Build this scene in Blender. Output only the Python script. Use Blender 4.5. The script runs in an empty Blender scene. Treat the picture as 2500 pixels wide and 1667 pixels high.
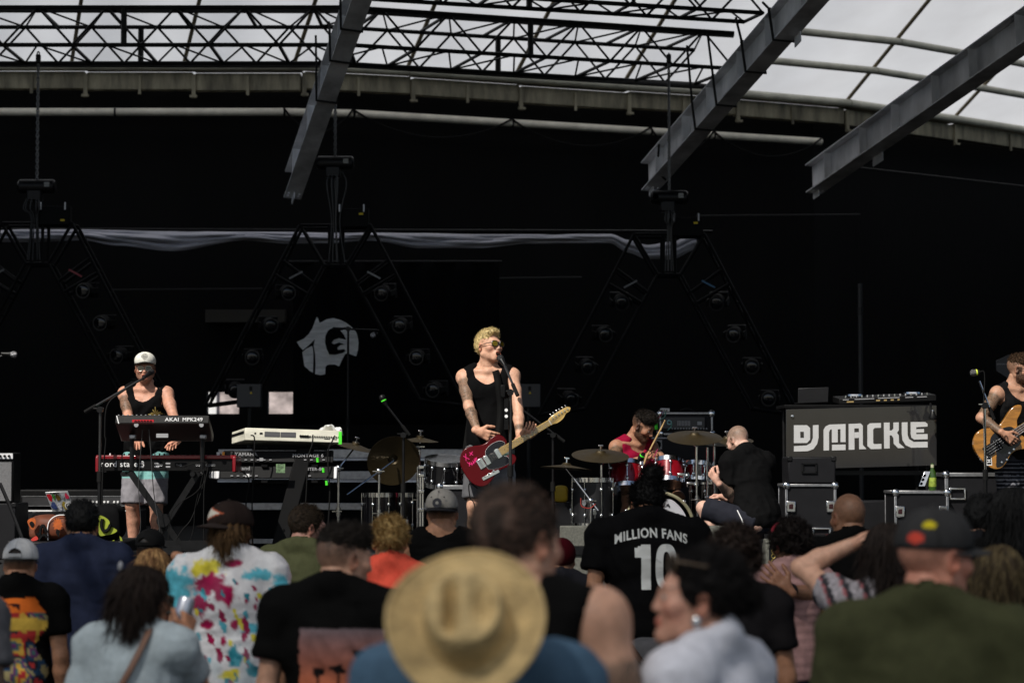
import bpy, math, random
import numpy as np
from mathutils import Vector, Matrix

random.seed(7)
SC = bpy.context.scene
COL = SC.collection
R = math.radians

# ------------------------------------------------------------------ camera
F = 5556.0                                   # focal length in photo pixels (80 mm on 36 mm)
TH = math.atan(294.5 / F)                    # horizon lies at photo row 1128
cam_d = bpy.data.cameras.new('camera')
cam_d.lens = 80.0
cam_d.sensor_width = 36.0
cam_d.clip_start = 0.1
cam_d.clip_end = 6000
cam_d.dof.use_dof = True
cam_d.dof.focus_distance = 16.7
cam_d.dof.aperture_fstop = 2.9
cam = bpy.data.objects.new('camera', cam_d)
COL.objects.link(cam)
cam.location = (0, 0, 1.95)
cam.rotation_euler = (math.pi / 2 + TH, 0, 0)
SC.camera = cam

# ------------------------------------------------------------------ sky, sun, exposure
SUN_AZ, SUN_EL = R(33), R(46)                # sun stands behind the camera, to its left
world = bpy.data.worlds.new('World')
SC.world = world
world.use_nodes = True
wn = world.node_tree
sky = wn.nodes.new('ShaderNodeTexSky')
sky.sky_type = 'NISHITA'
sky.sun_disc = False
sky.sun_elevation = SUN_EL
sky.sun_rotation = math.pi + SUN_AZ
bg = wn.nodes['Background']
bg.inputs['Strength'].default_value = 0.07
wn.links.new(sky.outputs['Color'], bg.inputs['Color'])
sun_d = bpy.data.lights.new('sun', 'SUN')
sun_d.energy = 5.0
sun_d.angle = R(0.5)
sun_d.color = (1.0, 0.95, 0.87)
sun = bpy.data.objects.new('sun', sun_d)
COL.objects.link(sun)
sd = Vector((-math.sin(SUN_AZ) * math.cos(SUN_EL), -math.cos(SUN_AZ) * math.cos(SUN_EL), math.sin(SUN_EL)))
sun.rotation_euler = sd.to_track_quat('Z', 'Y').to_euler()
sun.location = (-8, -8, 30)
vs = SC.view_settings
vs.view_transform = 'Standard'
vs.look = 'None'
vs.exposure = 0.02
vs.gamma = 1.0
vs.use_curve_mapping = False
SC.cycles.use_denoising = True
SC.cycles.max_bounces = 6
SC.cycles.diffuse_bounces = 3
SC.cycles.glossy_bounces = 3
SC.cycles.transmission_bounces = 4
SC.cycles.sample_clamp_indirect = 3.0
SC.cycles.caustics_reflective = False
SC.cycles.caustics_refractive = False

# ------------------------------------------------------------------ helpers
SZ = 1.15                                    # stage floor height


def W(px, py, Y):
    """photo pixel + distance along Y -> world point"""
    u = (px - 1250) / F
    v = (833.5 - py) / F
    dy = math.cos(TH) - v * math.sin(TH)
    dz = math.sin(TH) + v * math.cos(TH)
    t = Y / dy
    return Vector((u * t, Y, 1.95 + dz * t))


def srgb(r, g, b):
    f = lambda c: ((c / 255 + 0.055) / 1.055) ** 2.4 if c > 10 else c / 255 / 12.92
    return (f(r), f(g), f(b))


MATS = {}


def mat(name, col, rough=0.5, metal=0.0, var=0.12, vscale=6.0, bump=0.0, bscale=60.0, spec=0.5, coat=0.0,
        stretch=None, attr=False, aniso=None):
    if name in MATS:
        return MATS[name]
    m = bpy.data.materials.new(name)
    m.use_nodes = True
    nt = m.node_tree
    b = nt.nodes['Principled BSDF']
    b.inputs['Roughness'].default_value = rough
    b.inputs['Metallic'].default_value = metal
    b.inputs['Specular IOR Level'].default_value = spec
    b.inputs['Coat Weight'].default_value = coat
    b.inputs['Coat Roughness'].default_value = 0.08
    tc = nt.nodes.new('ShaderNodeTexCoord')
    mp = nt.nodes.new('ShaderNodeMapping')
    nt.links.new(tc.outputs['Object'], mp.inputs['Vector'])
    if stretch:
        mp.inputs['Scale'].default_value = stretch
    nz = nt.nodes.new('ShaderNodeTexNoise')
    nz.inputs['Scale'].default_value = vscale
    nz.inputs['Detail'].default_value = 5
    nz.inputs['Roughness'].default_value = 0.6
    nt.links.new(mp.outputs['Vector'], nz.inputs['Vector'])
    mr = nt.nodes.new('ShaderNodeMapRange')
    mr.inputs['From Min'].default_value = 0.3
    mr.inputs['From Max'].default_value = 0.7
    mr.inputs['To Min'].default_value = 1 - var
    mr.inputs['To Max'].default_value = 1 + var
    nt.links.new(nz.outputs['Fac'], mr.inputs['Value'])
    mx = nt.nodes.new('ShaderNodeMix')
    mx.data_type = 'RGBA'
    mx.blend_type = 'MULTIPLY'
    mx.inputs['Factor'].default_value = 1.0
    if attr:
        at = nt.nodes.new('ShaderNodeAttribute')
        at.attribute_name = 'Col'
        nt.links.new(at.outputs['Color'], mx.inputs['A'])
    else:
        mx.inputs['A'].default_value = (*col, 1)
    nt.links.new(mr.outputs['Result'], mx.inputs['B'])
    nt.links.new(mx.outputs['Result'], b.inputs['Base Color'])
    # slight roughness variation
    rr = nt.nodes.new('ShaderNodeMapRange')
    rr.inputs['To Min'].default_value = max(0.03, rough * 0.8)
    rr.inputs['To Max'].default_value = min(1, rough * 1.2)
    nt.links.new(nz.outputs['Fac'], rr.inputs['Value'])
    nt.links.new(rr.outputs['Result'], b.inputs['Roughness'])
    if bump:
        n2 = nt.nodes.new('ShaderNodeTexNoise')
        n2.inputs['Scale'].default_value = bscale
        n2.inputs['Detail'].default_value = 4
        nt.links.new(mp.outputs['Vector'], n2.inputs['Vector'])
        bp = nt.nodes.new('ShaderNodeBump')
        bp.inputs['Strength'].default_value = bump
        bp.inputs['Distance'].default_value = 0.01
        nt.links.new(n2.outputs['Fac'], bp.inputs['Height'])
        nt.links.new(bp.outputs['Normal'], b.inputs['Normal'])
    MATS[name] = m
    return m


def frame(o, z=(0, 0, 1), x=None):
    """4x4 placing local z along z and local x near x at point o"""
    z = Vector(z).normalized()
    if x is None:
        x = Vector((1, 0, 0)) if abs(z.x) < 0.9 else Vector((0, 1, 0))
    x = Vector(x)
    x = (x - z * x.dot(z)).normalized()
    y = z.cross(x)
    M = Matrix((x, y, z)).transposed().to_4x4()
    M.translation = Vector(o)
    return M


def smooth_closed(pts, sub=5):
    out = []
    n = len(pts)
    for i in range(n):
        p0, p1, p2, p3 = (Vector(pts[(i + k - 1) % n]) for k in range(4))
        for j in range(sub):
            t = j / sub
            out.append(0.5 * ((2 * p1) + (p2 - p0) * t + (2 * p0 - 5 * p1 + 4 * p2 - p3) * t * t + (3 * p1 - p0 - 3 * p2 + p3) * t ** 3))
    return [tuple(p) for p in out]


def curve_pts(pts, sub=6):
    pts = [Vector(p) for p in pts]
    out = []
    n = len(pts)
    for i in range(n - 1):
        p1, p2 = pts[i], pts[i + 1]
        p0 = pts[i - 1] if i else p1 * 2 - p2
        p3 = pts[i + 2] if i + 2 < n else p2 * 2 - p1
        for j in range(sub):
            t = j / sub
            out.append(0.5 * ((2 * p1) + (p2 - p0) * t + (2 * p0 - 5 * p1 + 4 * p2 - p3) * t * t + (3 * p1 - p0 - 3 * p2 + p3) * t ** 3))
    out.append(pts[-1])
    return out


class MB:
    """collects shapes and links them as one mesh object"""

    def __init__(s):
        s.v = []
        s.f = []

    def add(s, vs, fs, M=None):
        b = len(s.v)
        if M is not None:
            vs = [M @ Vector(v) for v in vs]
        s.v += [tuple(v) for v in vs]
        s.f += [tuple(i + b for i in f) for f in fs]
        return s

    def box(s, c, size, M=None, top=None):
        x, y, z = (k / 2 for k in size)
        tx, ty = (x, y) if top is None else (x * top[0], y * top[1])
        c = Vector(c)
        vs = [c + Vector(p) for p in ((-x, -y, -z), (x, -y, -z), (x, y, -z), (-x, y, -z), (-tx, -ty, z), (tx, -ty, z), (tx, ty, z), (-tx, ty, z))]
        return s.add(vs, [(3, 2, 1, 0), (4, 5, 6, 7), (0, 1, 5, 4), (1, 2, 6, 5), (2, 3, 7, 6), (3, 0, 4, 7)], M)

    def tube(s, pts, r, n=8, caps=True):
        pts = [Vector(p) for p in pts]
        if not isinstance(r, (list, tuple)):
            r = [r] * len(pts)
        vs, fs = [], []
        d0 = (pts[1] - pts[0]).normalized()
        up = Vector((0, 0, 1)) if abs(d0.z) < 0.9 else Vector((1, 0, 0))
        a = (up - d0 * up.dot(d0)).normalized()
        for i, p in enumerate(pts):
            d = (pts[min(i + 1, len(pts) - 1)] - pts[max(i - 1, 0)])
            d = d.normalized() if d.length > 1e-9 else d0
            a = a - d * a.dot(d)
            a = a.normalized() if a.length > 1e-6 else Vector((1, 0, 0))
            b = d.cross(a)
            for k in range(n):
                t = 2 * math.pi * k / n
                vs.append(p + (a * math.cos(t) + b * math.sin(t)) * r[i])
        for i in range(len(pts) - 1):
            for k in range(n):
                k2 = (k + 1) % n
                fs.append((i * n + k, i * n + k2, (i + 1) * n + k2, (i + 1) * n + k))
        if caps:
            fs.append(tuple(range(n - 1, -1, -1)))
            fs.append(tuple((len(pts) - 1) * n + k for k in range(n)))
        return s.add(vs, fs)

    def lathe(s, prof, n=24, M=None):
        vs, fs = [], []
        for r, z in prof:
            for k in range(n):
                t = 2 * math.pi * k / n
                vs.append((r * math.cos(t), r * math.sin(t), z))
        for i in range(len(prof) - 1):
            for k in range(n):
                k2 = (k + 1) % n
                fs.append((i * n + k, i * n + k2, (i + 1) * n + k2, (i + 1) * n + k))
        if prof[0][0] > 1e-4:
            fs.append(tuple(range(n - 1, -1, -1)))
        if prof[-1][0] > 1e-4:
            fs.append(tuple((len(prof) - 1) * n + k for k in range(n)))
        return s.add(vs, fs, M)

    def prism(s, pts, z0, z1, M=None):
        n = len(pts)
        a = sum(pts[i][0] * pts[(i + 1) % n][1] - pts[(i + 1) % n][0] * pts[i][1] for i in range(n))
        if a < 0:
            pts = pts[::-1]
        vs = [(p[0], p[1], z0) for p in pts] + [(p[0], p[1], z1) for p in pts]
        fs = [tuple(range(n - 1, -1, -1)), tuple(range(n, 2 * n))]
        fs += [(i, (i + 1) % n, n + (i + 1) % n, n + i) for i in range(n)]
        return s.add(vs, fs, M)

    def ring(s, R0, r, n=24, m=8, M=None, arc=2 * math.pi):
        vs, fs = [], []
        full = arc > 6.28
        N = n if full else n + 1
        for i in range(N):
            t = arc * i / n
            for j in range(m):
                p = 2 * math.pi * j / m
                q = R0 + r * math.cos(p)
                vs.append((q * math.cos(t), q * math.sin(t), r * math.sin(p)))
        for i in range(n):
            for j in range(m):
                fs.append((i * m + j, (i + 1) % N * m + j, (i + 1) % N * m + (j + 1) % m, i * m + (j + 1) % m))
        return s.add(vs, fs, M)

    def ball(s, c, r, n=12, m=8, M=None):
        r = (r, r, r) if not isinstance(r, (tuple, list)) else r
        vs, fs = [], []
        for i in range(m + 1):
            a = math.pi * i / m
            for k in range(n):
                t = 2 * math.pi * k / n
                vs.append((c[0] + r[0] * math.sin(a) * math.cos(t), c[1] + r[1] * math.sin(a) * math.sin(t), c[2] - r[2] * math.cos(a)))
        for i in range(m):
            for k in range(n):
                k2 = (k + 1) % n
                fs.append((i * n + k, i * n + k2, (i + 1) * n + k2, (i + 1) * n + k))
        return s.add(vs, fs, M)

    def build(s, name, material, parent=None, bevel=0.0, local=False, smooth=True, double=False):
        """parts are given in world space unless local"""
        me = bpy.data.meshes.new(name)
        vs = s.v
        if parent is not None and not local:
            inv = WM[parent.name].inverted()
            vs = [tuple(inv @ Vector(v)) for v in vs]
        me.from_pydata(vs, [], s.f)
        me.validate()
        me.materials.append(material)
        if smooth:
            me.polygons.foreach_set('use_smooth', [True] * len(me.polygons))
            me.set_sharp_from_angle(angle=R(38))
        o = bpy.data.objects.new(name, me)
        COL.objects.link(o)
        if parent is not None:
            o.parent = parent
            WM[o.name] = WM[parent.name]
        else:
            WM[o.name] = Matrix.Identity(4)
        if bevel:
            bm = o.modifiers.new('bevel', 'BEVEL')
            bm.width = bevel
            bm.segments = 2
            bm.limit_method = 'ANGLE'
        return o


WM = {}                                        # world matrix each object's mesh is given in


def tag(o, label, cat, group=None, kind=None):
    o['label'] = label
    o['category'] = cat
    if group:
        o['group'] = group
    if kind:
        o['kind'] = kind
    return o


def thing(name, label, cat, loc=(0, 0, 0), rz=0.0, group=None, M=None):
    o = bpy.data.objects.new(name, None)
    o.empty_display_size = 0.1
    COL.objects.link(o)
    if M is None:
        M = Matrix.Translation(Vector(loc)) @ Matrix.Rotation(rz, 4, 'Z')
    o.matrix_world = M
    WM[o.name] = M.copy()
    return tag(o, label, cat, group)


def copy_tree(o, M=None, parent=None):
    c = o.copy()
    COL.objects.link(c)
    if parent is not None:
        c.parent = parent
    if M is not None:
        c.matrix_world = M
        WM[c.name] = M.copy()
    for ch in [x for x in COL.objects if x.parent == o]:
        copy_tree(ch, None, c)
    return c


def structure(o):
    o['kind'] = 'structure'
    return o


def text_mb(txt, size, depth=0.002, sx=1.0, shear=0.0, bold=0.0, align='CENTER'):
    cu = bpy.data.curves.new('text', 'FONT')
    cu.body = txt
    cu.size = size
    cu.extrude = depth
    cu.offset = bold
    cu.space_character = 1.08
    cu.align_x = align
    cu.align_y = 'CENTER'
    cu.shear = shear
    cu.resolution_u = 3
    o = bpy.data.objects.new('text', cu)
    COL.objects.link(o)
    dg = bpy.context.evaluated_depsgraph_get()
    dg.update()
    me = o.evaluated_get(dg).to_mesh()
    m = MB()
    m.add([(v.co.x * sx, v.co.y, v.co.z) for v in me.vertices], [tuple(p.vertices) for p in me.polygons])
    o.evaluated_get(dg).to_mesh_clear()
    bpy.data.objects.remove(o)
    bpy.data.curves.remove(cu)
    return m


def xform(mb, M):
    mb.v = [tuple(M @ Vector(v)) for v in mb.v]
    return mb


FACE = Matrix.Rotation(math.pi / 2, 4, 'X')    # local xy plane stands up and faces the camera (-Y)

# ------------------------------------------------------------------ shared materials
BLACK_PAINT = mat('black_paint', (0.004, 0.004, 0.0043), 0.6, 0.0, 0.3, 12, spec=0.1)
BLACK_METAL = mat('black_metal', (0.0055, 0.0055, 0.006), 0.42, 0.0, 0.3, 20, spec=0.25)
BLACK_PLASTIC = mat('black_plastic', (0.0048, 0.0048, 0.005), 0.5, 0, 0.2, 30, 0.05, 300, 0.14)
BLACK_CLOTH = mat('black_cloth', (0.004, 0.004, 0.0045), 0.95, 0, 0.3, 9, 0.3, 40, 0.08)
CHROME = mat('chrome', (0.78, 0.79, 0.8), 0.16, 1.0, 0.06, 30)
ALU = mat('aluminium', (0.36, 0.36, 0.37), 0.38, 0.9, 0.2, 25, 0.05, 200)
STEEL_GREY = mat('grey_steel', (0.72, 0.72, 0.74), 0.5, 0.0, 0.45, 2.2, 0.12, 60, stretch=(1, 1, 0.4))
WHITE_PRINT = mat('white_print', (0.8, 0.8, 0.8), 0.6, 0, 0.05)
GREY_PRINT = mat('grey_print', (0.32, 0.32, 0.33), 0.6, 0, 0.05)
RUBBER = mat('rubber', (0.005, 0.005, 0.005), 0.8, spec=0.2)
YELLOW = mat('yellow_sticker', (0.7, 0.5, 0.01), 0.6)
GREEN_TAPE = mat('green_tape', (0.08, 0.8, 0.03), 0.6)
# ================================================================== setting
ASPHALT = mat('asphalt', (0.05, 0.05, 0.05), 0.9, 0, 0.3, 3, 0.5, 120)
g = MB().box((0, 1000, -0.25), (6000, 6000, 0.5)).build('ground', ASPHALT)
structure(g)
DECK = mat('stage_deck_black', (0.005, 0.005, 0.005), 0.7, 0, 0.45, 4, 0.2, 80)
st = MB()
st.box((0, 21.9, SZ - 0.05), (20, 13.8, 0.1))
sf = structure(st.build('stage_floor', DECK, bevel=0.01))
sk = MB()
for i in range(40):
    sk.box((-9.75 + i * 0.5, 15.06 + (i % 2) * 0.012, 0.52), (0.5, 0.03, 1.04))
structure(sk.build('stage_skirt', BLACK_CLOTH))

# gutter polyline of the stage house (left bay square to the camera, the next bays bend away)
GUT = [(-19.0, 28.4), (-2.3, 28.4), (4.18, 31.0), (7.8, 34.0), (13.5, 39.5)]
GZ = 6.85


def on_gutter(px, off=0.0):
    u = (px - 1250) / F
    for (x0, y0), (x1, y1) in zip(GUT, GUT[1:]):
        y0, y1 = y0 + off, y1 + off
        den = (x1 - x0) - u * (y1 - y0)
        t = (u * y0 - x0) / den
        if -1e-6 <= t <= 1 + 1e-6:
            return Vector((x0 + t * (x1 - x0), y0 + t * (y1 - y0), 0))
    return Vector((u * 28.4, 28.4 + off, 0)) if u < 0 else Vector((u * 40, 39.6 + off, 0))


WALLB = mat('black_wall', (0.004, 0.004, 0.0043), 0.85, 0, 0.6, 1.2, 0.35, 14, 0.15, stretch=(1, 1, 0.25))
bw = thing('back_wall', 'tall matt black wall closing the back of the stage', 'wall', (0, 28.9, 0))
m = MB()
YW = 28.75
# left bay with the loading opening
ox0, ox1, oz0, oz1 = -3.86, -2.62, 2.56, 2.84
m.box(((-19 + ox0) / 2, YW + 0.1, GZ / 2), (ox0 + 19, 0.2, GZ))
m.box(((ox1 - 2.3) / 2, YW + 0.1, GZ / 2), (-2.3 - ox1, 0.2, GZ))
m.box(((ox0 + ox1) / 2, YW + 0.1, (oz1 + GZ) / 2), (ox1 - ox0, 0.2, GZ - oz1))
m.box(((ox0 + ox1) / 2, YW + 0.1, oz0 / 2), (ox1 - ox0, 0.2, oz0))
m.box((-3.27, YW + 0.1, (oz0 + oz1) / 2), (0.36, 0.2, oz1 - oz0))
for (x0, y0), (x1, y1) in list(zip(GUT, GUT[1:]))[1:]:
    d = Vector((x1 - x0, y1 - y0, 0))
    n = Vector((-d.y, d.x, 0)).normalized()
    a, b = Vector((x0, y0 + 0.35, 0)), Vector((x1, y1 + 0.35, 0))
    vsx = [a, b, b + n * 0.2, a + n * 0.2]
    m.add([*vsx, *[v + Vector((0, 0, GZ)) for v in vsx]], [(3, 2, 1, 0), (4, 5, 6, 7), (0, 1, 5, 4), (1, 2, 6, 5), (2, 3, 7, 6), (3, 0, 4, 7)])
m.build('wall_panel', WALLB, bw)
# seams and ledges faintly visible on the wall
SEAM = mat('dull_ledge', (0.02, 0.017, 0.012), 0.7, 0, 0.4, 5)
m = MB().box((W(600, 766, 28.6).x, 28.62, W(600, 772, 28.6).z), (1.0, 0.2, 0.16))
m.box((W(850, 766, 28.6).x, 28.62, W(600, 772, 28.6).z), (0.9, 0.2, 0.16))
m.build('ledge', SEAM, bw)
m = MB()
for px0, px1, py in ((1700, 2100, 527), (260, 640, 708), (1180, 1420, 680), (2060, 2500, 405)):
    a, b = W(px0, py, 28.62), W(px1, py + (22 if px1 > 2400 else -3), 28.62)
    if px0 > 1600:
        a, b = W(px0, py, 30.2), W(px1, py + (50 if px1 > 2400 else -3), 31.2)
    m.tube([a, b], 0.012, 5)
m.build('wall_cable', mat('dull_cable', (0.012, 0.012, 0.012), 0.7), bw)

for sx, nm, lb in ((-1, 'added_side_wall', 'added unseen black wall keeping the keyboard end of the stage dark'), (1, 'added_side_wall', 'added unseen black wall keeping the stage dark beyond the bass player')):  # unseen walls added to hold the darkness at both stage ends
    x = -10.6 if sx < 0 else 11.5
    s_ = MB().box((x, 22.5 if sx < 0 else 26, 3.4), (0.2, 12.4 if sx < 0 else 20, 6.8)).build(nm, WALLB)
    tag(s_, lb, 'wall')

# pale sunlit building seen through the loading opening
PALE = mat('pale_render', (0.4, 0.34, 0.33), 0.9, 0, 0.7, 3.2, 0.4, 9)
pb = thing('neighbouring_building', 'pale peeling building seen through the loading opening', 'building', (-6, 46, 0))
MB().box((-5.2, 46, 2.4), (9, 1.0, 4.8)).build('wall', PALE, pb)
MB().box((-5.2, 45.45, 4.2), (9.2, 0.3, 0.25)).build('eave', mat('grey_trim', (0.35, 0.35, 0.36), 0.6), pb)
MB().box((-5.2, 45.4, 2.12), (9.0, 0.12, 0.35)).build('skirting_band', mat('grey_trim', (0.35, 0.35, 0.36), 0.6), pb)
MB().box((-6.35, 45.46, 2.9), (0.9, 0.1, 1.2)).build('window', mat('white_frame', (0.8, 0.8, 0.8), 0.5), pb)

# ------------------------------------------------------------------ roof
roof = thing('stage_roof', 'pale translucent fabric stage roof with tan ribs', 'roof', (0, 28.4, GZ))
fab = bpy.data.materials.new('roof_fabric')
fab.use_nodes = True
nt = fab.node_tree
nt.nodes.remove(nt.nodes['Principled BSDF'])
tl = nt.nodes.new('ShaderNodeBsdfTranslucent')
df = nt.nodes.new('ShaderNodeBsdfDiffuse')
mxs = nt.nodes.new('ShaderNodeMixShader')
nz = nt.nodes.new('ShaderNodeTexNoise')
nz.inputs['Scale'].default_value = 1.6
nz.inputs['Detail'].default_value = 6
tc = nt.nodes.new('ShaderNodeTexCoord')
nt.links.new(tc.outputs['Object'], nz.inputs['Vector'])
cr = nt.nodes.new('ShaderNodeValToRGB')
cr.color_ramp.elements[0].color = (0.585, 0.59, 0.6, 1)
cr.color_ramp.elements[1].color = (0.65, 0.66, 0.675, 1)
cr.color_ramp.elements[0].position = 0.25
cr.color_ramp.elements[1].position = 0.7
nt.links.new(nz.outputs['Fac'], cr.inputs['Fac'])
nt.links.new(cr.outputs['Color'], tl.inputs['Color'])
nt.links.new(cr.outputs['Color'], df.inputs['Color'])
mxs.inputs['Fac'].default_value = 0.12
nt.links.new(tl.outputs['BSDF'], mxs.inputs[1])
nt.links.new(df.outputs['BSDF'], mxs.inputs[2])
nt.links.new(mxs.outputs['Shader'], nt.nodes['Material Output'].inputs['Surface'])
TAN = mat('tan_rib', (0.16, 0.13, 0.075), 0.8, 0, 0.25, 8)
PURL = mat('mossy_tube', (0.55, 0.54, 0.46), 0.6, 0, 0.25, 3)
DARKROOF = mat('shade_deck_metal', (0.02, 0.02, 0.021), 0.6, 0, 0.3, 4)
SX, SLOPE = 0.27, 0.35


def roof_pt(base, t, dz=0.0):
    return Vector((base.x + SX * t, base.y - t, GZ + 0.12 + SLOPE * t + dz))


rib_px = [-1900, -1300, -800, -385, -110, 165, 441, 712, 989, 1254, 1520, 1795, 2068, 2333, 2600, 2900]
bases = [on_gutter(p) for p in rib_px]
TF = 4.6                                       # depth of the fabric bay
for i in range(len(bases) - 1):
    a, b = bases[i], bases[i + 1]
    vs_, fs_ = [], []
    NU, NV = 8, 10
    for iv in range(NV + 1):
        for iu in range(NU + 1):
            u = iu / NU
            p = roof_pt(a.lerp(b, u), -0.35 + (TF + 0.35) * iv / NV)
            p.z -= 0.05 * math.sin(math.pi * u) ** 2 + 0.014 * math.sin(5 * u + iv * 1.7 + i) * math.sin(math.pi * u)
            vs_.append(p)
    for iv in range(NV):
        for iu in range(NU):
            k = iv * (NU + 1) + iu
            fs_.append((k, k + 1, k + NU + 2, k + NU + 1))
    MB().add(vs_, fs_).build('fabric_panel', fab, roof)
for a in bases:
    MB().tube([roof_pt(a, -0.05, -0.05), roof_pt(a, TF, -0.05)], 0.026, 6).build('rib', TAN, roof)
for t, r, i0 in ((0.16, 0.055, 0), (1.02, 0.05, 11), (1.75, 0.05, 11)):
    for i in range(i0, len(bases) - 1):
        MB().tube([roof_pt(bases[i], t, -0.13), roof_pt(bases[i + 1], t, -0.13)], r, 10).build('purlin', PURL, roof)
# dark metal deck and front fascia added out of view to shade the stage
TE = 14.9
d_ = MB()
fr = []
for a in bases:
    p, q = roof_pt(a, TF - 0.3, 0.09), roof_pt(a, TE, 0.05)
    if a.x > -2.3:
        q = roof_pt(Vector((a.x, 28.4, 0)), TE, 0.05)
    fr.append((p, q))
for (p0, q0), (p1, q1) in zip(fr, fr[1:]):
    k = len(d_.v)
    d_.v += [tuple(v) for v in (p0, p1, q1, q0)]
    d_.f.append((k, k + 1, k + 2, k + 3))
d_.build('shade_deck', DARKROOF, roof)
fa = MB()
for (p0, q0), (p1, q1) in zip(fr, fr[1:]):
    z0 = 9.45 - 0.0 * q0.x - max(0, q0.x + 1.5) * 0.26
    z1 = 9.45 - max(0, q1.x + 1.5) * 0.26  # edge drops toward the bass side so that player falls in shade
    k = len(fa.v)
    fa.v += [tuple(v) for v in (q0, q1, Vector((q1.x, q1.y, z1)), Vector((q0.x, q0.y, z0)))]
    fa.f.append((k, k + 1, k + 2, k + 3))
fa.build('shade_fascia', DARKROOF, roof)

# gutter with brackets, white pipe below it
GUTM = mat('weathered_gutter', (0.24, 0.22, 0.16), 0.75, 0, 0.6, 2.5, 0.3, 20, stretch=(3, 3, 0.6))
CREAM = mat('cream_flashing', (0.36, 0.33, 0.26), 0.6, 0, 0.4, 3)
gut = thing('gutter', 'long stained metal gutter along the top of the black wall', 'gutter', (0, 28.4, GZ))
gpx = list(range(-60, 2700, 265))
for i in range(len(gpx) - 1):
    a, b = on_gutter(gpx[i]), on_gutter(gpx[i + 1])
    d = (b - a).normalized()
    n = Vector((d.y, -d.x, 0))
    mid = (a + b) / 2 + n * 0.02
    M = frame(mid + Vector((0, 0, GZ - 0.12 - 0.012 * (i % 3))), (0, 0, 1), d)
    MB().box((0, 0, 0), ((b - a).length - 0.03, 0.14, 0.22), M).build('gutter_length', GUTM, gut, bevel=0.012)
    MB().box((0, -0.02, 0.16), ((b - a).length, 0.2, 0.045), M).build('flashing', CREAM, gut, bevel=0.006)
    mb = MB().box((-(b - a).length / 2, -0.085, -0.06), (0.05, 0.03, 0.3), M)
    mb.box((-(b - a).length / 2, -0.11, -0.19), (0.09, 0.05, 0.03), M)
    mb.build('bracket', GUTM, gut)
    MB().box((0, -0.085, -0.05), (0.035, 0.02, 0.24), M).build('bracket', GUTM, gut)
PIPEM = mat('white_pipe', (0.8, 0.75, 0.64), 0.45, 0, 0.2, 4)
pip = thing('drain_pipe', 'long cream white pipe strapped across the black wall', 'pipe', (0, 28.2, 6.3))
ppx = [-60, 275, 690, 860, 1250, 1590, 1745, 2010]
for i in range(len(ppx) - 1):
    a, b = on_gutter(ppx[i], -0.05), on_gutter(ppx[i + 1], -0.05)
    a.z = b.z = GZ - 0.52
    d = (b - a).normalized() * 0.006
    MB().tube([a + d, b - d], 0.052, 12).build('pipe_length', PIPEM, pip)
    MB().tube([a - d * 2, a + d * 2], 0.058, 12).build('clamp', BLACK_METAL, pip)
for ci, (px0, px1) in enumerate(((690, 860), (860, 1250), (1250, 1590), (1590, 1745), (1745, 2010))):
    a, b = on_gutter(px0, -0.06), on_gutter(px1, -0.06)
    a.z = b.z = GZ - 0.475
    pts = [a.lerp(b, k / 12) - Vector((0, 0.055, 0.30 * math.sin(math.pi * k / 12) ** 0.8)) for k in range(13)]
    tag(MB().tube(pts, 0.013, 5).build('hanging_cable', RUBBER), ['black cable sagging behind the sling-wrapped beam above the keyboards', 'long black cable sagging below the pipe beside the beam above the keyboards', 'long black cable sagging below the pipe up to the beam above the drums', 'short black cable behind the beam above the drums', 'black cable sagging below the pipe between the two beams nearest the sign'][ci], 'cable', 'cables slung under the pipe')

# ------------------------------------------------------------------ steel beams


def i_beam(A, B, label, tabs=()):
    d = (B - A).normalized()
    M = frame(A, d, (1, 0, 0))                 # local z along the beam, x sideways, y up or down
    up = (M.to_3x3() @ Vector((0, 1, 0))).z
    s = 1 if up > 0 else -1
    L = (B - A).length
    t = thing('steel_beam', label, 'beam', A)
    H, FW = 0.34, 0.19
    MB().box((0, 0, L / 2), (0.014, H - 0.036, L), M).build('web', STEEL_GREY, t)
    for k in (-1, 1):
        MB().box((0, k * s * (H / 2 - 0.009), L / 2), (FW, 0.018, L), M).build('flange', STEEL_GREY, t, bevel=0.003)
    for tz, w in tabs:
        MB().box((FW / 2 - 0.012, -s * (H / 2 + 0.05), tz), (0.012, 0.1, w), M).build('bracket_plate', STEEL_GREY, t, bevel=0.003)
    for k in range(int(L / 0.9)):
        for x in (-1, 1):
            MB().box((x * 0.05, 0, 0.55 + 0.9 * k + 0.07 * (k % 2)), (0.088, H - 0.04, 0.009), M).build('stiffener', STEEL_GREY, t)
    for tz in (0.07, 0.13):
        for x in (-0.06, 0.06):
            MB().lathe([(0.013, 0), (0.013, 0.012), (0, 0.012)], 6, M @ Matrix.Translation((x, -s * (H / 2), tz)) @ Matrix.Rotation(math.pi / 2 * s, 4, 'X')).build('bolt', STEEL_GREY, t)
    MB().box((0, -s * (H / 2 + 0.035), 0.08), (0.012, 0.07, 0.16), M).build('end_plate', STEEL_GREY, t, bevel=0.003)
    return M, s


def ray_line(p0, Y0, p1, Y1, Yend):
    a, b = W(*p0, Y0), W(*p1, Y1)
    return a, a + (b - a) * ((Yend - Y0) / (Y1 - Y0))


beamM = []
for (p0, Y0, p1, Y1, lb, tabs) in (
        ((715, 452), 25.0, (872, 0), 21.5, 'grey steel beam wrapped in slings above the keyboards', ()),
        ((1585, 432), 25.5, (1962, 0), 20.8, 'grey steel beam carrying slings above the drums', ((4.55, 0.16),)),
        ((1985, 438), 26.0, (2530, 55), 20.9, 'bare grey steel beam with no slings, above the lettered sign', ((1.6, 0.26),))):
    A, B = ray_line(p0, Y0, p1, Y1, 13.7)
    beamM.append((*i_beam(A, B, lb, tabs), A, B))

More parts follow.
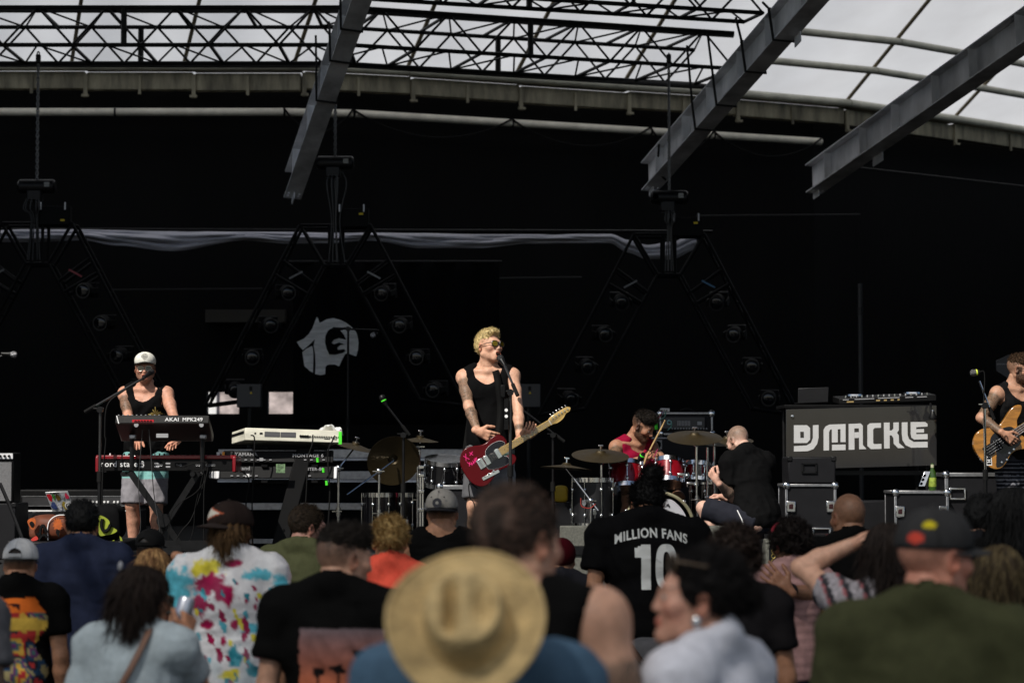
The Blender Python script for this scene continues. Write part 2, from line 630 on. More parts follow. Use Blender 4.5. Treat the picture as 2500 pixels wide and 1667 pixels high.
# ------------------------------------------------------------------ black box truss
TRM = mat('truss_black', (0.005, 0.006, 0.006), 0.5, 0.0, 0.3, 9, spec=0.3)


def box_truss(pts, label, zt, zb, depth, r=0.023):
    t = thing('box_truss', label, 'truss', (pts[0][0], pts[0][1], zb))
    for (x0, y0), (x1, y1) in zip(pts, pts[1:]):
        a, b = Vector((x0, y0, 0)), Vector((x1, y1, 0))
        d = (b - a).normalized()
        n = Vector((-d.y, d.x, 0)) * depth
        L = (b - a).length
        for off in (Vector(), n):
            for z in (zt, zb):
                MB().tube([a + off + Vector((0, 0, z)), b + off + Vector((0, 0, z))], r, 8).build('chord', TRM, t)
        N = max(2, round(L / 0.37))
        for off, ph in ((Vector(), 0), (n, 1)):
            for i in range(N):
                p, q = a.lerp(b, i / N) + off, a.lerp(b, (i + 1) / N) + off
                za, zc = (zt, zb) if (i + ph) % 2 else (zb, zt)
                MB().tube([p + Vector((0, 0, za)), q + Vector((0, 0, zc))], 0.013, 6).build('brace', TRM, t)
        for i in range(0, N + 1):
            p = a.lerp(b, i / N)
            for z in ((zt,) if i % 2 else (zb, )):
                MB().tube([p + Vector((0, 0, z)), p + n + Vector((0, 0, z))], 0.02, 6).build('cross_bar', TRM, t)
        for i in range(N):
            p, q = a.lerp(b, i / N), a.lerp(b, (i + 1) / N)
            o0, o1 = (Vector(), n) if i % 2 else (n, Vector())
            for z in (zt, zb):
                MB().tube([p + o0 + Vector((0, 0, z)), q + o1 + Vector((0, 0, z))], 0.011, 5).build('brace', TRM, t)
        for i in range(5, N, 9):
            p = a.lerp(b, (i + 0.5) / N)
            for z in (zt, zb):
                MB().box((0, 0, 0), (0.1, 0.012, 0.012), frame(p + Vector((0, 0, z)), (0, 0, 1), d)).build('joint_plate', TRM, t)
            for off in (Vector(), n):
                MB().tube([p + off + Vector((0, 0, zt)), p + off + Vector((0, 0, zb))], 0.032, 6).build('joint_plate', TRM, t)
    return t


xa = W(-160, 0, 23.8).x
xb = W(850, 0, 23.8).x
xc = W(1790, 0, 25.3).x
box_truss([(xa, 23.8), (xb, 23.8), (xc, 25.25)], 'long black box truss the chain hoists hang from', 6.74, 6.34, 1.1)
xd, xe = W(850, 0, 22.2).x, W(1860, 0, 23.6).x
box_truss([(W(-160, 0, 22.2).x, 22.2), (xd, 22.2), (xe, 23.5)], 'higher black box truss nearer the crowd', 7.0, 6.62, 0.5)
GREYTUBE = mat('grey_tube', (0.09, 0.085, 0.08), 0.6, 0, 0.2, 5)
for py0, py1, Ya, Yb, lb in ((24, 86, 24.0, 25.4, 'upper grey scaffold tube lashed to the box truss'), (157, 216, 25.1, 26.4, 'lower grey scaffold tube lashed to the box truss')):
    t = thing('scaffold_tube', lb, 'tube', W(0, py0, Ya))
    MB().tube([W(-100, py0, Ya), W(860, py0 + 2, Ya)], 0.034, 8).build('tube_length', GREYTUBE, t)
    MB().tube([W(860, py0 + 2, Ya), W(1790, py1, Yb)], 0.034, 8).build('tube_length', GREYTUBE, t)

# slings round the beams
SLING = mat('sling_black', (0.008, 0.008, 0.008), 0.9)
for bi, ts, word in ((0, (2.1, 2.9, 3.5), 'first'), (1, (1.9, 2.6, 3.5, 4.3), 'second')):
    M, s, A, B = beamM[bi]
    for ti, t in enumerate(ts):
        c = [Vector((x * 0.103, s * y * 0.18, t + (0.10 if y < 0 else 0))) for x, y in ((-1, 1), (-1, -1), (1, -1), (1, 1), (-1, 1))]
        pts = [M @ p for p in c]
        top = M @ Vector((-0.1, s * 0.18, t))
        mb = MB().tube(pts, 0.014, 6)
        mb.tube([top, Vector((top.x - 0.03, top.y + 0.25, 6.36 if top.z < 6.3 else top.z + 0.25))], 0.013, 6)
        tag(mb.build('lifting_sling', SLING), 'black sling round the beam above the ' + ('keyboards' if bi == 0 else 'drums') + ', ' + ['first', 'second', 'third', 'fourth'][ti] + ' from its free end', 'sling', 'slings round the ' + word + ' steel beam')
# loose cable down the second beam
M, s, A, B = beamM[1]
cb = curve_pts([W(1610, 340, 24.9), W(1606, 400, 25.0), W(1612, 425, 25.0), W(1626, 440, 25.0)], 5)
tag(MB().tube(cb, 0.012, 5).build('hanging_cable', RUBBER), 'black cable hanging down the beam above the drums', 'cable')

# ------------------------------------------------------------------ hoists, A-shaped lighting frames
CHAINM = mat('chain_steel', (0.2, 0.2, 0.2), 0.5, 0.2, 0.2, 40)
FRM = mat('frame_black', (0.0035, 0.0035, 0.0038), 0.6, 0.0, 0.3, 14, spec=0.12)
LENS = mat('lamp_lens', (0.006, 0.007, 0.008), 0.08, 0.0, 0.1, 10, spec=0.5)
YF = 24.3
where = {0: 'keyboard player', 1: 'round white emblem', 2: 'drum kit'}
lamp0 = None


def make_lamp():
    t = thing('stage_lamp', 'x', 'lamp', (0, 0, 0))
    MB().box((0, 0.12, 0), (0.2, 0.09, 0.16)).build('base', FRM, t, bevel=0.01)
    for k in (-1, 1):
        MB().box((k * 0.105, 0.0, 0), (0.018, 0.2, 0.06)).build('yoke_arm', FRM, t, bevel=0.004)
    body = MB().lathe([(0.03, 0.12), (0.065, 0.09), (0.08, 0.02), (0.082, -0.09), (0.078, -0.1)], 20, Matrix.Rotation(-math.pi / 2, 4, 'X') @ Matrix.Rotation(math.pi, 4, 'Z'))
    body.v = [(x, y + 0.02, z) for x, y, z in body.v]
    b = body.build('head', FRM, t)
    rg = MB().ring(0.074, 0.009, 22, 6, Matrix.Translation((0, -0.085, 0)) @ FACE)
    rg.build('bezel', mat('bezel_grey', (0.012, 0.012, 0.0125), 0.4, 0.0), b, local=True)
    MB().ball((0, -0.078, 0), (0.068, 0.02, 0.068), 18, 8).build('lens', LENS, b, local=True)
    return t


def tubes(segs, r, name, m_, parent, n=7):
    for a, b in segs:
        MB().tube([a, b], r, n).build(name, m_, parent)


for fi, (cx, yt) in enumerate(((90, 545), (818, 550), (1634, 572))):
    near = where[fi]
    P = lambda dx, dy, o=0.0: W(cx + dx, yt + dy, YF) + Vector((0, o, 0))
    t = thing('lighting_frame', 'black A-shaped lighting frame hung above the ' + near, 'lighting frame', P(0, 460), group='A-shaped lighting frames on hoists')
    for o in (0.0, 0.32):
        segs = [(P(-84, 0, o), P(88, 0, o)), (P(-28, 98, o), P(28, 98, o))]
        for s in (-1, 1):
            segs += [(P(s * 86, 0, o), P(s * 318, 440, o)), (P(s * 28, 98, o), P(s * 205, 425, o)), (P(s * 28, 98, o), P(s * 86, 0, o)), (P(s * 14, 0, o), P(s * 14, 98, o)),
                     (P(s * 130, 84, o), P(s * 52, 142, o)), (P(s * 148, 120, o), P(s * 66, 168, o)), (P(s * 318, 440, o), P(s * 205, 425, o))]
        tubes(segs, 0.018, 'bar', FRM, t)
    segs = []
    for s in (-1, 1):
        for k in range(9):
            f = k / 8
            a, b = (s * (86 + 232 * f), 440 * f), (s * (28 + 177 * f), 98 + 327 * f)
            for q in (a, b):
                segs.append((P(*q), P(*q, 0.32)))
            if k < 8:
                f2 = (k + 1) / 8
                a2 = (s * (86 + 232 * f2), 440 * f2)
                segs.append((P(*a), P(*a2, 0.32)))
    tubes(segs, 0.008, 'lacing', FRM, t, 5)
    # small labels and clamps on the frame
    for s, f, c in ((1, 0.2, 0.5), (-1, 0.2, 0.3)):
        q = P(s * 95, 122, -0.03)
        MB().box((0, 0, 0), (0.16, 0.004, 0.02), Matrix.Translation(q) @ Matrix.Rotation(R(28 * s), 4, 'Y')).build('sticker', mat('frame_sticker%d' % (fi * 2 + (s > 0)), [(0.25, 0.02, 0.03), (0.2, 0.2, 0.2), (0.02, 0.1, 0.2)][fi] if s > 0 else (0.15, 0.15, 0.15), 0.5), t)
    # hoist
    hz = W(cx, {0: 455, 1: 398, 2: 482}[fi], YF)
    h = thing('chain_hoist', 'black electric chain hoist above the ' + near, 'hoist', hz - Vector((0, 0, 0.2)), group='chain hoists under the truss')
    MB().tube([hz + Vector((-0.2, 0, 0)), hz + Vector((-0.18, 0, 0)), hz + Vector((0.18, 0, 0)), hz + Vector((0.2, 0, 0))], [0.055, 0.075, 0.075, 0.055], 18).build('motor', BLACK_METAL, h)
    MB().box(hz + Vector((-0.02, 0, -0.1)), (0.16, 0.14, 0.12)).build('gearbox', BLACK_METAL, h, bevel=0.015)
    MB().box(hz + Vector((0.12, -0.074, 0.012)), (0.055, 0.004, 0.05)).build('rating_plate', mat('rating_plate', (0.3, 0.3, 0.28), 0.5), h)
    if fi == 2:
        MB().lathe([(0.0, 0), (0.03, 0)], 16, Matrix.Translation(hz + Vector((-0.15, -0.078, 0))) @ FACE).build('maker_badge', WHITE_PRINT, h)
    # chain: welded links
    ch = MB()
    top = 6.34
    z = hz.z + 0.07
    k = 0
    while z < top:
        ch.ring(0.014, 0.0065, 8, 5, Matrix.Translation((hz.x, hz.y, z)) @ Matrix.Rotation(math.pi / 2 * (k % 2) + 0.5, 4, 'Z') @ Matrix.Diagonal((1, 1, 1.7, 1)) @ FACE)
        z += 0.034
        k += 1
    ch.build('chain', CHAINM, h)
    MB().box((hz.x, hz.y, 6.28), (0.05, 0.05, 0.1)).build('hook_block', BLACK_METAL, h, bevel=0.01)
    pts = [hz + Vector((-0.02, 0, -0.15)), P(0, 2)]
    MB().tube(pts, 0.02, 8).build('hook', BLACK_METAL, h)
    for q in range(5):
        dx = random.uniform(-0.09, 0.09)
        MB().tube(curve_pts([hz + Vector((dx, -0.05, -0.1)), hz + Vector((dx * 1.6, -0.09, -0.25)), P(dx * 150, -10, -0.05), P(dx * 300, 90, -0.02)], 5), 0.007, 5).build('cable', mat('hoist_cable', (0.05, 0.05, 0.05), 0.5), h)
    q = P(48, -18, -0.02)
    bx = thing('junction_box', 'black junction box with yellow sticker on the frame above the ' + near, 'box', q - Vector((0, 0, 0.11)), group='junction boxes on the lighting frames')
    MB().box(q + Vector((-0.03, 0.05, 0.0)), (0.36, 0.12, 0.2)).build('case', BLACK_PAINT, bx, bevel=0.008)
    MB().box(q + Vector((0.07, -0.012, -0.05 if fi == 0 else 0.04)), (0.045, 0.003, 0.022)).build('sticker', YELLOW, bx)
    for k in (-1, 1):
        MB().tube([q + Vector((k * 0.13 - 0.03, -0.03, 0.06)), q + Vector((k * 0.13 - 0.03, -0.03, 0.14))], 0.01, 6).build('clamp', ALU, bx)
    # moving lamps in both legs
    for s in (-1, 1):
        for k in range(4):
            f = 0.3 + 0.205 * k
            cxp = s * ((86 + 232 * f) * 0.5 + (28 + 177 * f) * 0.5)
            cyp = (440 * f + 98 + 327 * f) * 0.5
            if cx + cxp < -60:
                continue
            p = P(cxp, cyp, 0.02)
            Mx = Matrix.Translation(p) @ Matrix.Rotation(R(-10 * s + random.uniform(-8, 8)), 4, 'Z') @ Matrix.Rotation(R(12 + random.uniform(-6, 6)), 4, 'X')
            if lamp0 is None:
                lamp0 = make_lamp()
                lamp0.matrix_world = Mx
                lm = lamp0
            else:
                lm = copy_tree(lamp0, Mx)
            side = ['topmost', 'second highest', 'third', 'lowest'][k] + ' in the ' + ('keyboard-side' if s < 0 else 'bass-side') + ' leg'
            tag(lm, 'black lamp, ' + side + ' above the ' + near, 'lamp', 'moving lamps in the lighting frames')

# ------------------------------------------------------------------ white swag and its bar
tag(MB().tube([W(-60, 560, 26.1), W(1740, 566, 26.1)], 0.02, 8).build('hanging_bar', BLACK_METAL), 'thin black bar the white swag is tied to', 'bar')
SWAG = mat('white_muslin', (0.55, 0.54, 0.6), 0.9, 0, 0.1, 4, 0.3, 30, stretch=(0.5, 4, 4))
top_l = [(-60, 566), (60, 562), (200, 562), (290, 564), (420, 566), (600, 568), (700, 568), (800, 570), (905, 570), (1030, 571), (1170, 574), (1290, 574), (1400, 573), (1490, 573), (1535, 588), (1580, 600), (1640, 592), (1700, 570)]
bot_l = [(-60, 590), (60, 590), (200, 586), (290, 600), (420, 613), (600, 586), (700, 594), (800, 593), (905, 586), (1030, 606), (1170, 605), (1290, 594), (1400, 593), (1490, 593), (1535, 616), (1580, 632), (1640, 632), (1700, 608)]
NN, MM = 160, 22
vs_, fs_ = [], []


def interp(tab, x):
    for (x0, y0), (x1, y1) in zip(tab, tab[1:]):
        if x <= x1:
            t = (x - x0) / (x1 - x0)
            t = t * t * (3 - 2 * t)
            return y0 + (y1 - y0) * t
    return tab[-1][1]


for i in range(NN + 1):
    x = -60 + 1760 * i / NN
    a, b = interp(top_l, x), interp(bot_l, x)
    for j in range(MM):
        v = j / (MM - 1)
        p = W(x, a + (b - a) * v, 26.02)
        fold = 0.035 * math.sin(9 * v + x * 0.012) + 0.02 * math.sin(19 * v - x * 0.021 + 1) + 0.02 * math.sin(x * 0.05 + v * 3)
        p.y -= 0.07 * math.sin(math.pi * v) + fold * math.sin(math.pi * v)
        vs_.append(p)
for i in range(NN):
    for j in range(MM - 1):
        k = i * MM + j
        fs_.append((k, k + MM, k + MM + 1, k + 1))
sw = MB().add(vs_, fs_).build('fabric_swag', SWAG)
sw.modifiers.new('thick', 'SOLIDIFY').thickness = 0.01
tag(sw, 'gathered white fabric swag hung across the black backdrop', 'fabric')

# ------------------------------------------------------------------ black banner with the white emblem
bn = thing('emblem_banner', 'black cloth banner with a pale round emblem behind the keyboards', 'banner', W(800, 1000, 26.3))
vs_, fs_ = [], []
for i in range(41):
    for j in range(12):
        p = W(715 + 12.6 * i, 640 + 36 * j, 26.3)
        p.y += 0.03 * math.sin(i * 0.9) + 0.01 * math.sin(i * 2.1 + j)
        vs_.append(p)
for i in range(40):
    for j in range(11):
        k = i * 12 + j
        fs_.append((k, k + 12, k + 13, k + 1))
b_ = MB().add(vs_, fs_).build('banner_cloth', BLACK_CLOTH, bn)
b_.modifiers.new('thick', 'SOLIDIFY').thickness = 0.006
MB().tube([W(705, 640, 26.3), W(1225, 640, 26.3)], 0.02, 8).build('rail', BLACK_METAL, bn)


def traced(pts, Y, th=0.01, k=0.1084, ox=700, oy=760):
    """outline traced in a photo crop -> flat cloth piece standing at its real depth"""
    ww = [W(ox + x * k, oy + y * k, Y) for x, y in pts]
    return MB().prism([(p.x, p.z) for p in ww], 0, th, Matrix.Translation((0, Y, 0)) @ FACE)


EMB = mat('emblem_white', (0.82, 0.82, 0.82), 0.85, 0, 0.22, 5, 0.35, 14, stretch=(1, 1, 7))
o1 = [(682, 120), (715, 180), (738, 262), (790, 240), (900, 180), (1050, 155), (1200, 190), (1340, 255), (1470, 360), (1560, 460), (1600, 580), (1617, 700), (1605, 860), (1570, 990), (1560, 1010), (1375, 945), (1315, 960), (1250, 1080), (1180, 1235), (1080, 1195), (980, 1195), (900, 1215), (872, 1260), (865, 1415), (760, 1435), (640, 1410), (650, 1200), (640, 950), (610, 770), (635, 625), (500, 760), (365, 870), (290, 790), (230, 690), (380, 620), (500, 510), (580, 380), (640, 220)]
o2 = [(570, 780), (590, 850), (600, 1000), (595, 1380), (520, 1340), (400, 1230), (355, 920), (440, 840)]
o3 = [(1070, 350), (1180, 400), (1290, 530), (1340, 640), (1180, 600), (1060, 640), (1010, 710), (1060, 745), (1180, 700), (1300, 745), (1210, 755), (1135, 825), (1160, 870), (1300, 850), (1320, 900), (1250, 940), (1100, 975), (960, 970), (900, 850), (865, 700), (870, 560), (930, 430)]
em = traced(o1, 26.22).build('emblem', EMB, bn)
traced(o2, 26.22).build('emblem', EMB, bn)
traced(o3, 26.206).build('emblem_eye', BLACK_CLOTH, bn)

# ------------------------------------------------------------------ canopy added out of view to soften the sun on the crowd
added_canopy_fab = fab.copy()
added_canopy_fab.name = 'added_canopy_fabric'
for e_ in added_canopy_fab.node_tree.nodes:
    if e_.type == 'VALTORGB':
        e_.color_ramp.elements[0].color = (0.52, 0.52, 0.52, 1)
        e_.color_ramp.elements[1].color = (0.58, 0.58, 0.58, 1)
    if e_.type == 'MIX_SHADER':
        e_.inputs['Fac'].default_value = 0.05
_ct = added_canopy_fab.node_tree
_tr = _ct.nodes.new('ShaderNodeBsdfTransparent')
_m2 = _ct.nodes.new('ShaderNodeMixShader')
_m2.inputs['Fac'].default_value = 0.22                     # lets some direct sun through to keep the crowd's light directional
_old = [n for n in _ct.nodes if n.type == 'MIX_SHADER' and n != _m2][0]
_ct.links.new(_old.outputs['Shader'], _m2.inputs[1])
_ct.links.new(_tr.outputs['BSDF'], _m2.inputs[2])
_ct.links.new(_m2.outputs['Shader'], _ct.nodes['Material Output'].inputs['Surface'])
cn_ = thing('added_shade_canopy', 'added unseen fabric canopy softening the sun on the audience', 'canopy', (0, 3, 6.6))
for k in range(4):
    x0 = -10 + 5 * k
    vs_, fs_ = [], []
    for i in range(9):
        for j in range(7):
            u, v = i / 8, j / 6
            vs_.append((x0 + 5 * u, -7 + 17.2 * v, 6.6 - 0.25 * math.sin(math.pi * u) + 0.05 * v))
    for i in range(8):
        for j in range(6):
            q = i * 7 + j
            fs_.append((q, q + 7, q + 8, q + 1))
    MB().add(vs_, fs_).build('fabric_panel', added_canopy_fab, cn_)
for k in range(5):
    x0 = -10 + 5 * k
    MB().tube([(x0, -7, 6.6), (x0, 10.2, 6.65)], 0.04, 8).build('spar', STEEL_GREY, cn_)
for x0 in (-10, 10):
    for y0 in (-7, 10.2):
        MB().tube([(x0, y0, 0), (x0, y0, 6.6)], 0.06, 10).build('post', STEEL_GREY, cn_)
# ================================================================== risers
rs = thing('stage_riser', 'black stage riser edged with three aluminium rails behind the drums', 'riser', (-1.2, 22.6, SZ))
xl, xr = W(540, 0, 21.8).x, W(1175, 0, 21.8).x
MB().box(((xl + xr) / 2, 23.0, SZ + 0.43), (xr - xl, 2.3, 0.86)).build('deck', BLACK_CLOTH, rs)
for py, h in ((1107, 0.085), (1160, 0.085), (1236, 0.07), (1321, 0.05)):
    z = W(900, py, 21.8).z
    MB().box(((xl + xr) / 2, 21.82, z), (xr - xl, 0.05, h)).build('rail', ALU, rs, bevel=0.006)
    if h > 0.08:
        MB().box(((xl + xr) / 2, 21.79, z - 0.055), (xr - xl, 0.03, 0.022)).build('rail', STEEL_GREY, rs)


# ================================================================== generic gear builders
def slab(o, wv, dv, hv):
    """box spanned by three edge vectors"""
    o, wv, dv, hv = (Vector(v) for v in (o, wv, dv, hv))
    vs = [o, o + wv, o + wv + dv, o + dv]
    vs += [v + hv for v in vs]
    mb = MB().add(vs, [(3, 2, 1, 0), (4, 5, 6, 7), (0, 1, 5, 4), (1, 2, 6, 5), (2, 3, 7, 6), (3, 0, 4, 7)])
    if wv.cross(dv).dot(hv) < 0:
        mb.f = [f[::-1] for f in mb.f]
    return mb


GRILLE = mat('mic_grille', (0.35, 0.35, 0.36), 0.35, 0.9, 0.2, 200, 0.6, 400)


def microphone(tip, tail, label, ring=None, head=None, group='stage microphones'):
    tip, tail = Vector(tip), Vector(tail)
    t = thing('microphone', label, 'microphone', tail, group=group)
    d = (tail - tip).normalized()
    L = (tail - tip).length
    M = frame(tip, d)
    MB().lathe([(0.0, 0.0), (0.016, 0.003), (0.025, 0.014), (0.027, 0.026), (0.025, 0.04), (0.021, 0.05)], 16, M).build('grille', head or GRILLE, t)
    MB().lathe([(0.022, 0.05), (0.02, 0.058), (0.017, 0.075), (0.012, L), (0.0, L)], 14, M).build('handle', BLACK_METAL, t)
    if ring:
        MB().lathe([(0.0232, 0.046), (0.0245, 0.05), (0.0232, 0.056)], 16, M).build('colour_ring', ring, t)
    return t


def mic_stand(px, Y, joint_py, boom, label, r=0.011, mt=None, base='round', cap=True, drop=None):
    """boom: list of two photo points at depths"""
    mt = mt or BLACK_METAL
    x = W(px, joint_py, Y).x
    j = W(px, joint_py, Y)
    t = thing('microphone_stand', label, 'microphone stand', (x, Y, SZ), group='microphone stands')
    if base == 'round':
        MB().lathe([(0.0, 0.0), (0.125, 0.0), (0.125, 0.012), (0.1, 0.022), (0.02, 0.03), (0.0, 0.03)], 24, Matrix.Translation((x, Y, SZ))).build('base', mt, t)
    else:
        for k in range(3):
            a = k * 2.094 + 0.4
            MB().tube([(x, Y, SZ + 0.2), (x + 0.3 * math.cos(a), Y + 0.3 * math.sin(a), SZ + 0.012)], 0.009, 6).build('leg', mt, t)
    zmid = SZ + (j.z - SZ) * 0.55
    MB().tube([(x, Y, SZ + 0.02), (x, Y, zmid)], r * 1.35, 10).build('lower_tube', BLACK_METAL, t)
    MB().tube([(x, Y, zmid - 0.01), (x, Y, zmid + 0.07)], r * 1.9, 10).build('clutch', RUBBER, t)
    MB().tube([(x, Y, zmid + 0.05), (x, Y, j.z)], r, 10).build('upper_tube', mt, t)
    if boom:
        a, b = Vector(boom[0]), Vector(boom[1])
        MB().tube([a, b], 0.0085, 8).build('boom', mt, t)
        MB().tube([a, a + (b - a).normalized() * 0.1], 0.014, 8).build('counterweight', RUBBER, t)
        MB().lathe([(0.0, -0.025), (0.024, -0.025), (0.024, 0.025), (0.0, 0.025)], 12, Matrix.Translation(j + Vector((0, -0.01, 0))) @ FACE).build('joint', BLACK_METAL, t)
        MB().tube([j + Vector((-0.05, -0.02, 0.01)), j + Vector((0.03, -0.02, 0.01))], 0.006, 6).build('wing_screw', mt, t)
    return t


# ------------------------------------------------------------------ microphone stands
Yk = 17.35
mic_stand(245, Yk, 1000, (W(206, 1006, Yk), W(352, 922, Yk + 0.15)), 'black boom microphone stand in front of the keyboard player', 0.012, mat('worn_black_tube', (0.06, 0.06, 0.06), 0.3, 0.7))
microphone(W(372, 906, Yk + 0.32), W(348, 925, Yk + 0.14), 'black microphone at the keyboard player\'s mouth', head=mat('dark_grille', (0.04, 0.04, 0.04), 0.4, 0.8, 0.2, 200, 0.6, 400))
c1 = curve_pts([W(350, 924, Yk + 0.14), W(300, 955, Yk + 0.02), W(262, 990, Yk - 0.02), W(256, 1060, Yk - 0.02), W(258, 1080, Yk - 0.02), W(250, 1180, Yk - 0.02), W(249, 1380, Yk - 0.02)], 6)
tag(MB().tube(c1, 0.006, 5).build('microphone_cable', RUBBER), 'thin black cable wound down the keyboard player\'s microphone stand', 'cable')
Ys = 16.0
mic_stand(1246, Ys, 958, (W(1264, 966, Ys - 0.03), W(1231, 890, Ys + 0.08)), 'black microphone stand in front of the singer with the red guitar', 0.0115, mat('worn_black_tube', (0.06, 0.06, 0.06), 0.3, 0.7))
microphone(W(1218, 869, Ys + 0.15), W(1233, 893, Ys + 0.08), 'black microphone at the singer\'s open mouth', head=mat('dark_grille', (0.04, 0.04, 0.04), 0.4, 0.8))
hp = thing('pick_holder', 'black holder with white guitar picks clipped to the singer\'s microphone stand', 'pick holder', W(1236, 1020, Ys))
MB().box(W(1236, 1010, Ys - 0.025), (0.03, 0.008, 0.22)).build('rail', BLACK_PLASTIC, hp)
MB().box(W(1228, 955, Ys - 0.025), (0.035, 0.03, 0.09)).build('clip', BLACK_PLASTIC, hp, bevel=0.006)
for py in (1001, 1016):
    MB().lathe([(0.0, 0), (0.012, 0), (0.0115, 0.002), (0, 0.002)], 14, Matrix.Translation(W(1236, py, Ys - 0.032)) @ FACE).build('pick', WHITE_PRINT, hp)
Yb = 17.2
mic_stand(2404, Yb, 990, (W(2427, 1024, Yb), W(2391, 930, Yb)), 'chrome boom microphone stand beside the bass player', 0.011, CHROME)
microphone(W(2368, 911, Yb), W(2392, 908, Yb), 'microphone with yellow ring beside the bass player', mat('yellow_ring', (0.6, 0.7, 0.05), 0.5), mat('dark_grille2', (0.12, 0.12, 0.12), 0.4, 0.8, 0.2, 200, 0.6, 400))
tag(MB().tube(curve_pts([W(2392, 908, Yb), W(2402, 907, Yb), W(2404, 930, Yb), W(2402, 990, Yb - 0.02), W(2406, 1100, Yb - 0.02), W(2404, 1380, Yb - 0.02)], 6), 0.005, 5).build('microphone_cable', RUBBER), 'thin cable running down the chrome microphone stand', 'cable')
mic_stand(-30, 18.0, 900, (W(-60, 905, 18.0), W(5, 868, 18.0)), 'dim microphone stand at the edge beside the grey amplifier')
microphone(W(42, 866, 18.0), W(3, 863, 18.0), 'dark microphone held level over the grey amplifier')
tag(MB().tube(curve_pts([W(0, 1180, 17.5), W(30, 1250, 17.4), W(60, 1330, 17.3)], 6), 0.014, 6).build('slanting_boom', BLACK_METAL), 'slanting black boom arm beside the orange bag', 'boom')
mic_stand(985, 18.6, 1062, (W(1000, 1062, 18.6), W(940, 985, 18.6)), 'black microphone stand with green tape beside the black drums', base='tripod')
microphone(W(930, 964, 18.6), W(943, 990, 18.6), 'slim microphone with green tape over the black drums', GREEN_TAPE, BLACK_METAL)
mic_stand(1350, 19.2, 1062, (W(1378, 1078, 19.2), W(1275, 1000, 19.2)), 'dark microphone stand behind the guitar neck', base='tripod')
microphone(W(1256, 992, 19.2), W(1272, 976, 19.2), 'slim silver microphone with green tape behind the singer\'s arm', GREEN_TAPE, CHROME)
mic_stand(850, 22.0, 803, (W(812, 802, 22.0), W(925, 806, 22.0)), 'tall black boom stand in front of the round pale emblem', base='tripod')
microphone(W(905, 822, 22.0), W(922, 812, 22.0), 'dark microphone on the tall boom before the emblem')


# ------------------------------------------------------------------ keyboards
NORD_RED = mat('red_lacquer', (0.2, 0.003, 0.009), 0.3, 0, 0.1, 8, coat=0.4)
KEYW = mat('ivory_key', (0.75, 0.74, 0.7), 0.35)


def put_text(mb, p, parent, m_, name='lettering', M=None):
    xform(mb, Matrix.Translation(Vector(p)) @ (M or FACE))
    mb.build(name, m_, parent, smooth=False)


Yn = 17.5
a, b = W(234, 1152, Yn), W(576, 1152, Yn)
zt = W(400, 1117, Yn).z
wid = b.x - a.x
nd = thing('stage_piano', 'red stage piano with black back panel on the lower arms of the stand', 'keyboard', (a.x + wid / 2, Yn, a.z))
MB().box((a.x + wid / 2, Yn + 0.165, (a.z + zt) / 2), (wid - 0.05, 0.33, zt - a.z - 0.012)).build('body', BLACK_PLASTIC, nd, bevel=0.006)
MB().box((a.x + wid / 2, Yn + 0.06, zt + 0.004), (wid, 0.14, 0.03)).build('top_panel', NORD_RED, nd, bevel=0.006)
for x in (a.x + 0.012, b.x - 0.012):
    MB().box((x, Yn + 0.15, (a.z + zt) / 2 + 0.004), (0.028, 0.34, zt - a.z + 0.01)).build('end_cheek', NORD_RED, nd, bevel=0.008)
nk = 43
for i in range(nk):
    MB().box((a.x + 0.05 + (i + 0.5) * (wid - 0.1) / nk, Yn + 0.24, zt + 0.004), ((wid - 0.1) / nk - 0.0015, 0.16, 0.02)).build('key', KEYW, nd)
for i in range(26):
    MB().tube([(a.x + 0.1 + i * 0.036 + (i // 6) * 0.02, Yn + 0.05, zt + 0.015), (a.x + 0.1 + i * 0.036 + (i // 6) * 0.02, Yn + 0.05, zt + 0.034)], 0.006, 7).build('knob', BLACK_PLASTIC if i % 9 else WHITE_PRINT, nd)
MB().lathe([(0, 0), (0.012, 0), (0.012, 0.025), (0, 0.025)], 12, Matrix.Translation((W(538, 0, Yn).x, Yn + 0.05, zt + 0.018))).build('knob', WHITE_PRINT, nd)
MB().box((W(551, 0, Yn).x, Yn + 0.05, zt + 0.03), (0.018, 0.02, 0.03)).build('knob', mat('orange_cap', (0.8, 0.3, 0.02), 0.5), nd)
put_text(text_mb('nord stage 3', 0.062, 0.001, 1.0, 0, 0.0004), W(299, 1133, Yn - 0.002), nd, WHITE_PRINT)
for px, n_, sp in ((382, 4, 4), (433, 2, 8), (480, 2, 6), (505, 4, 6)):
    for i in range(n_):
        q = W(px + i * sp, 1135, Yn - 0.003)
        MB().ring(0.007, 0.0022, 12, 5, Matrix.Translation(q) @ FACE).build('socket', ALU, nd)
for px in (345, 383, 410):
    for k in range(2):
        MB().box(W(px, 1131 + 8 * k, Yn - 0.002), (0.035, 0.003, 0.012)).build('label_strip', GREY_PRINT, nd)
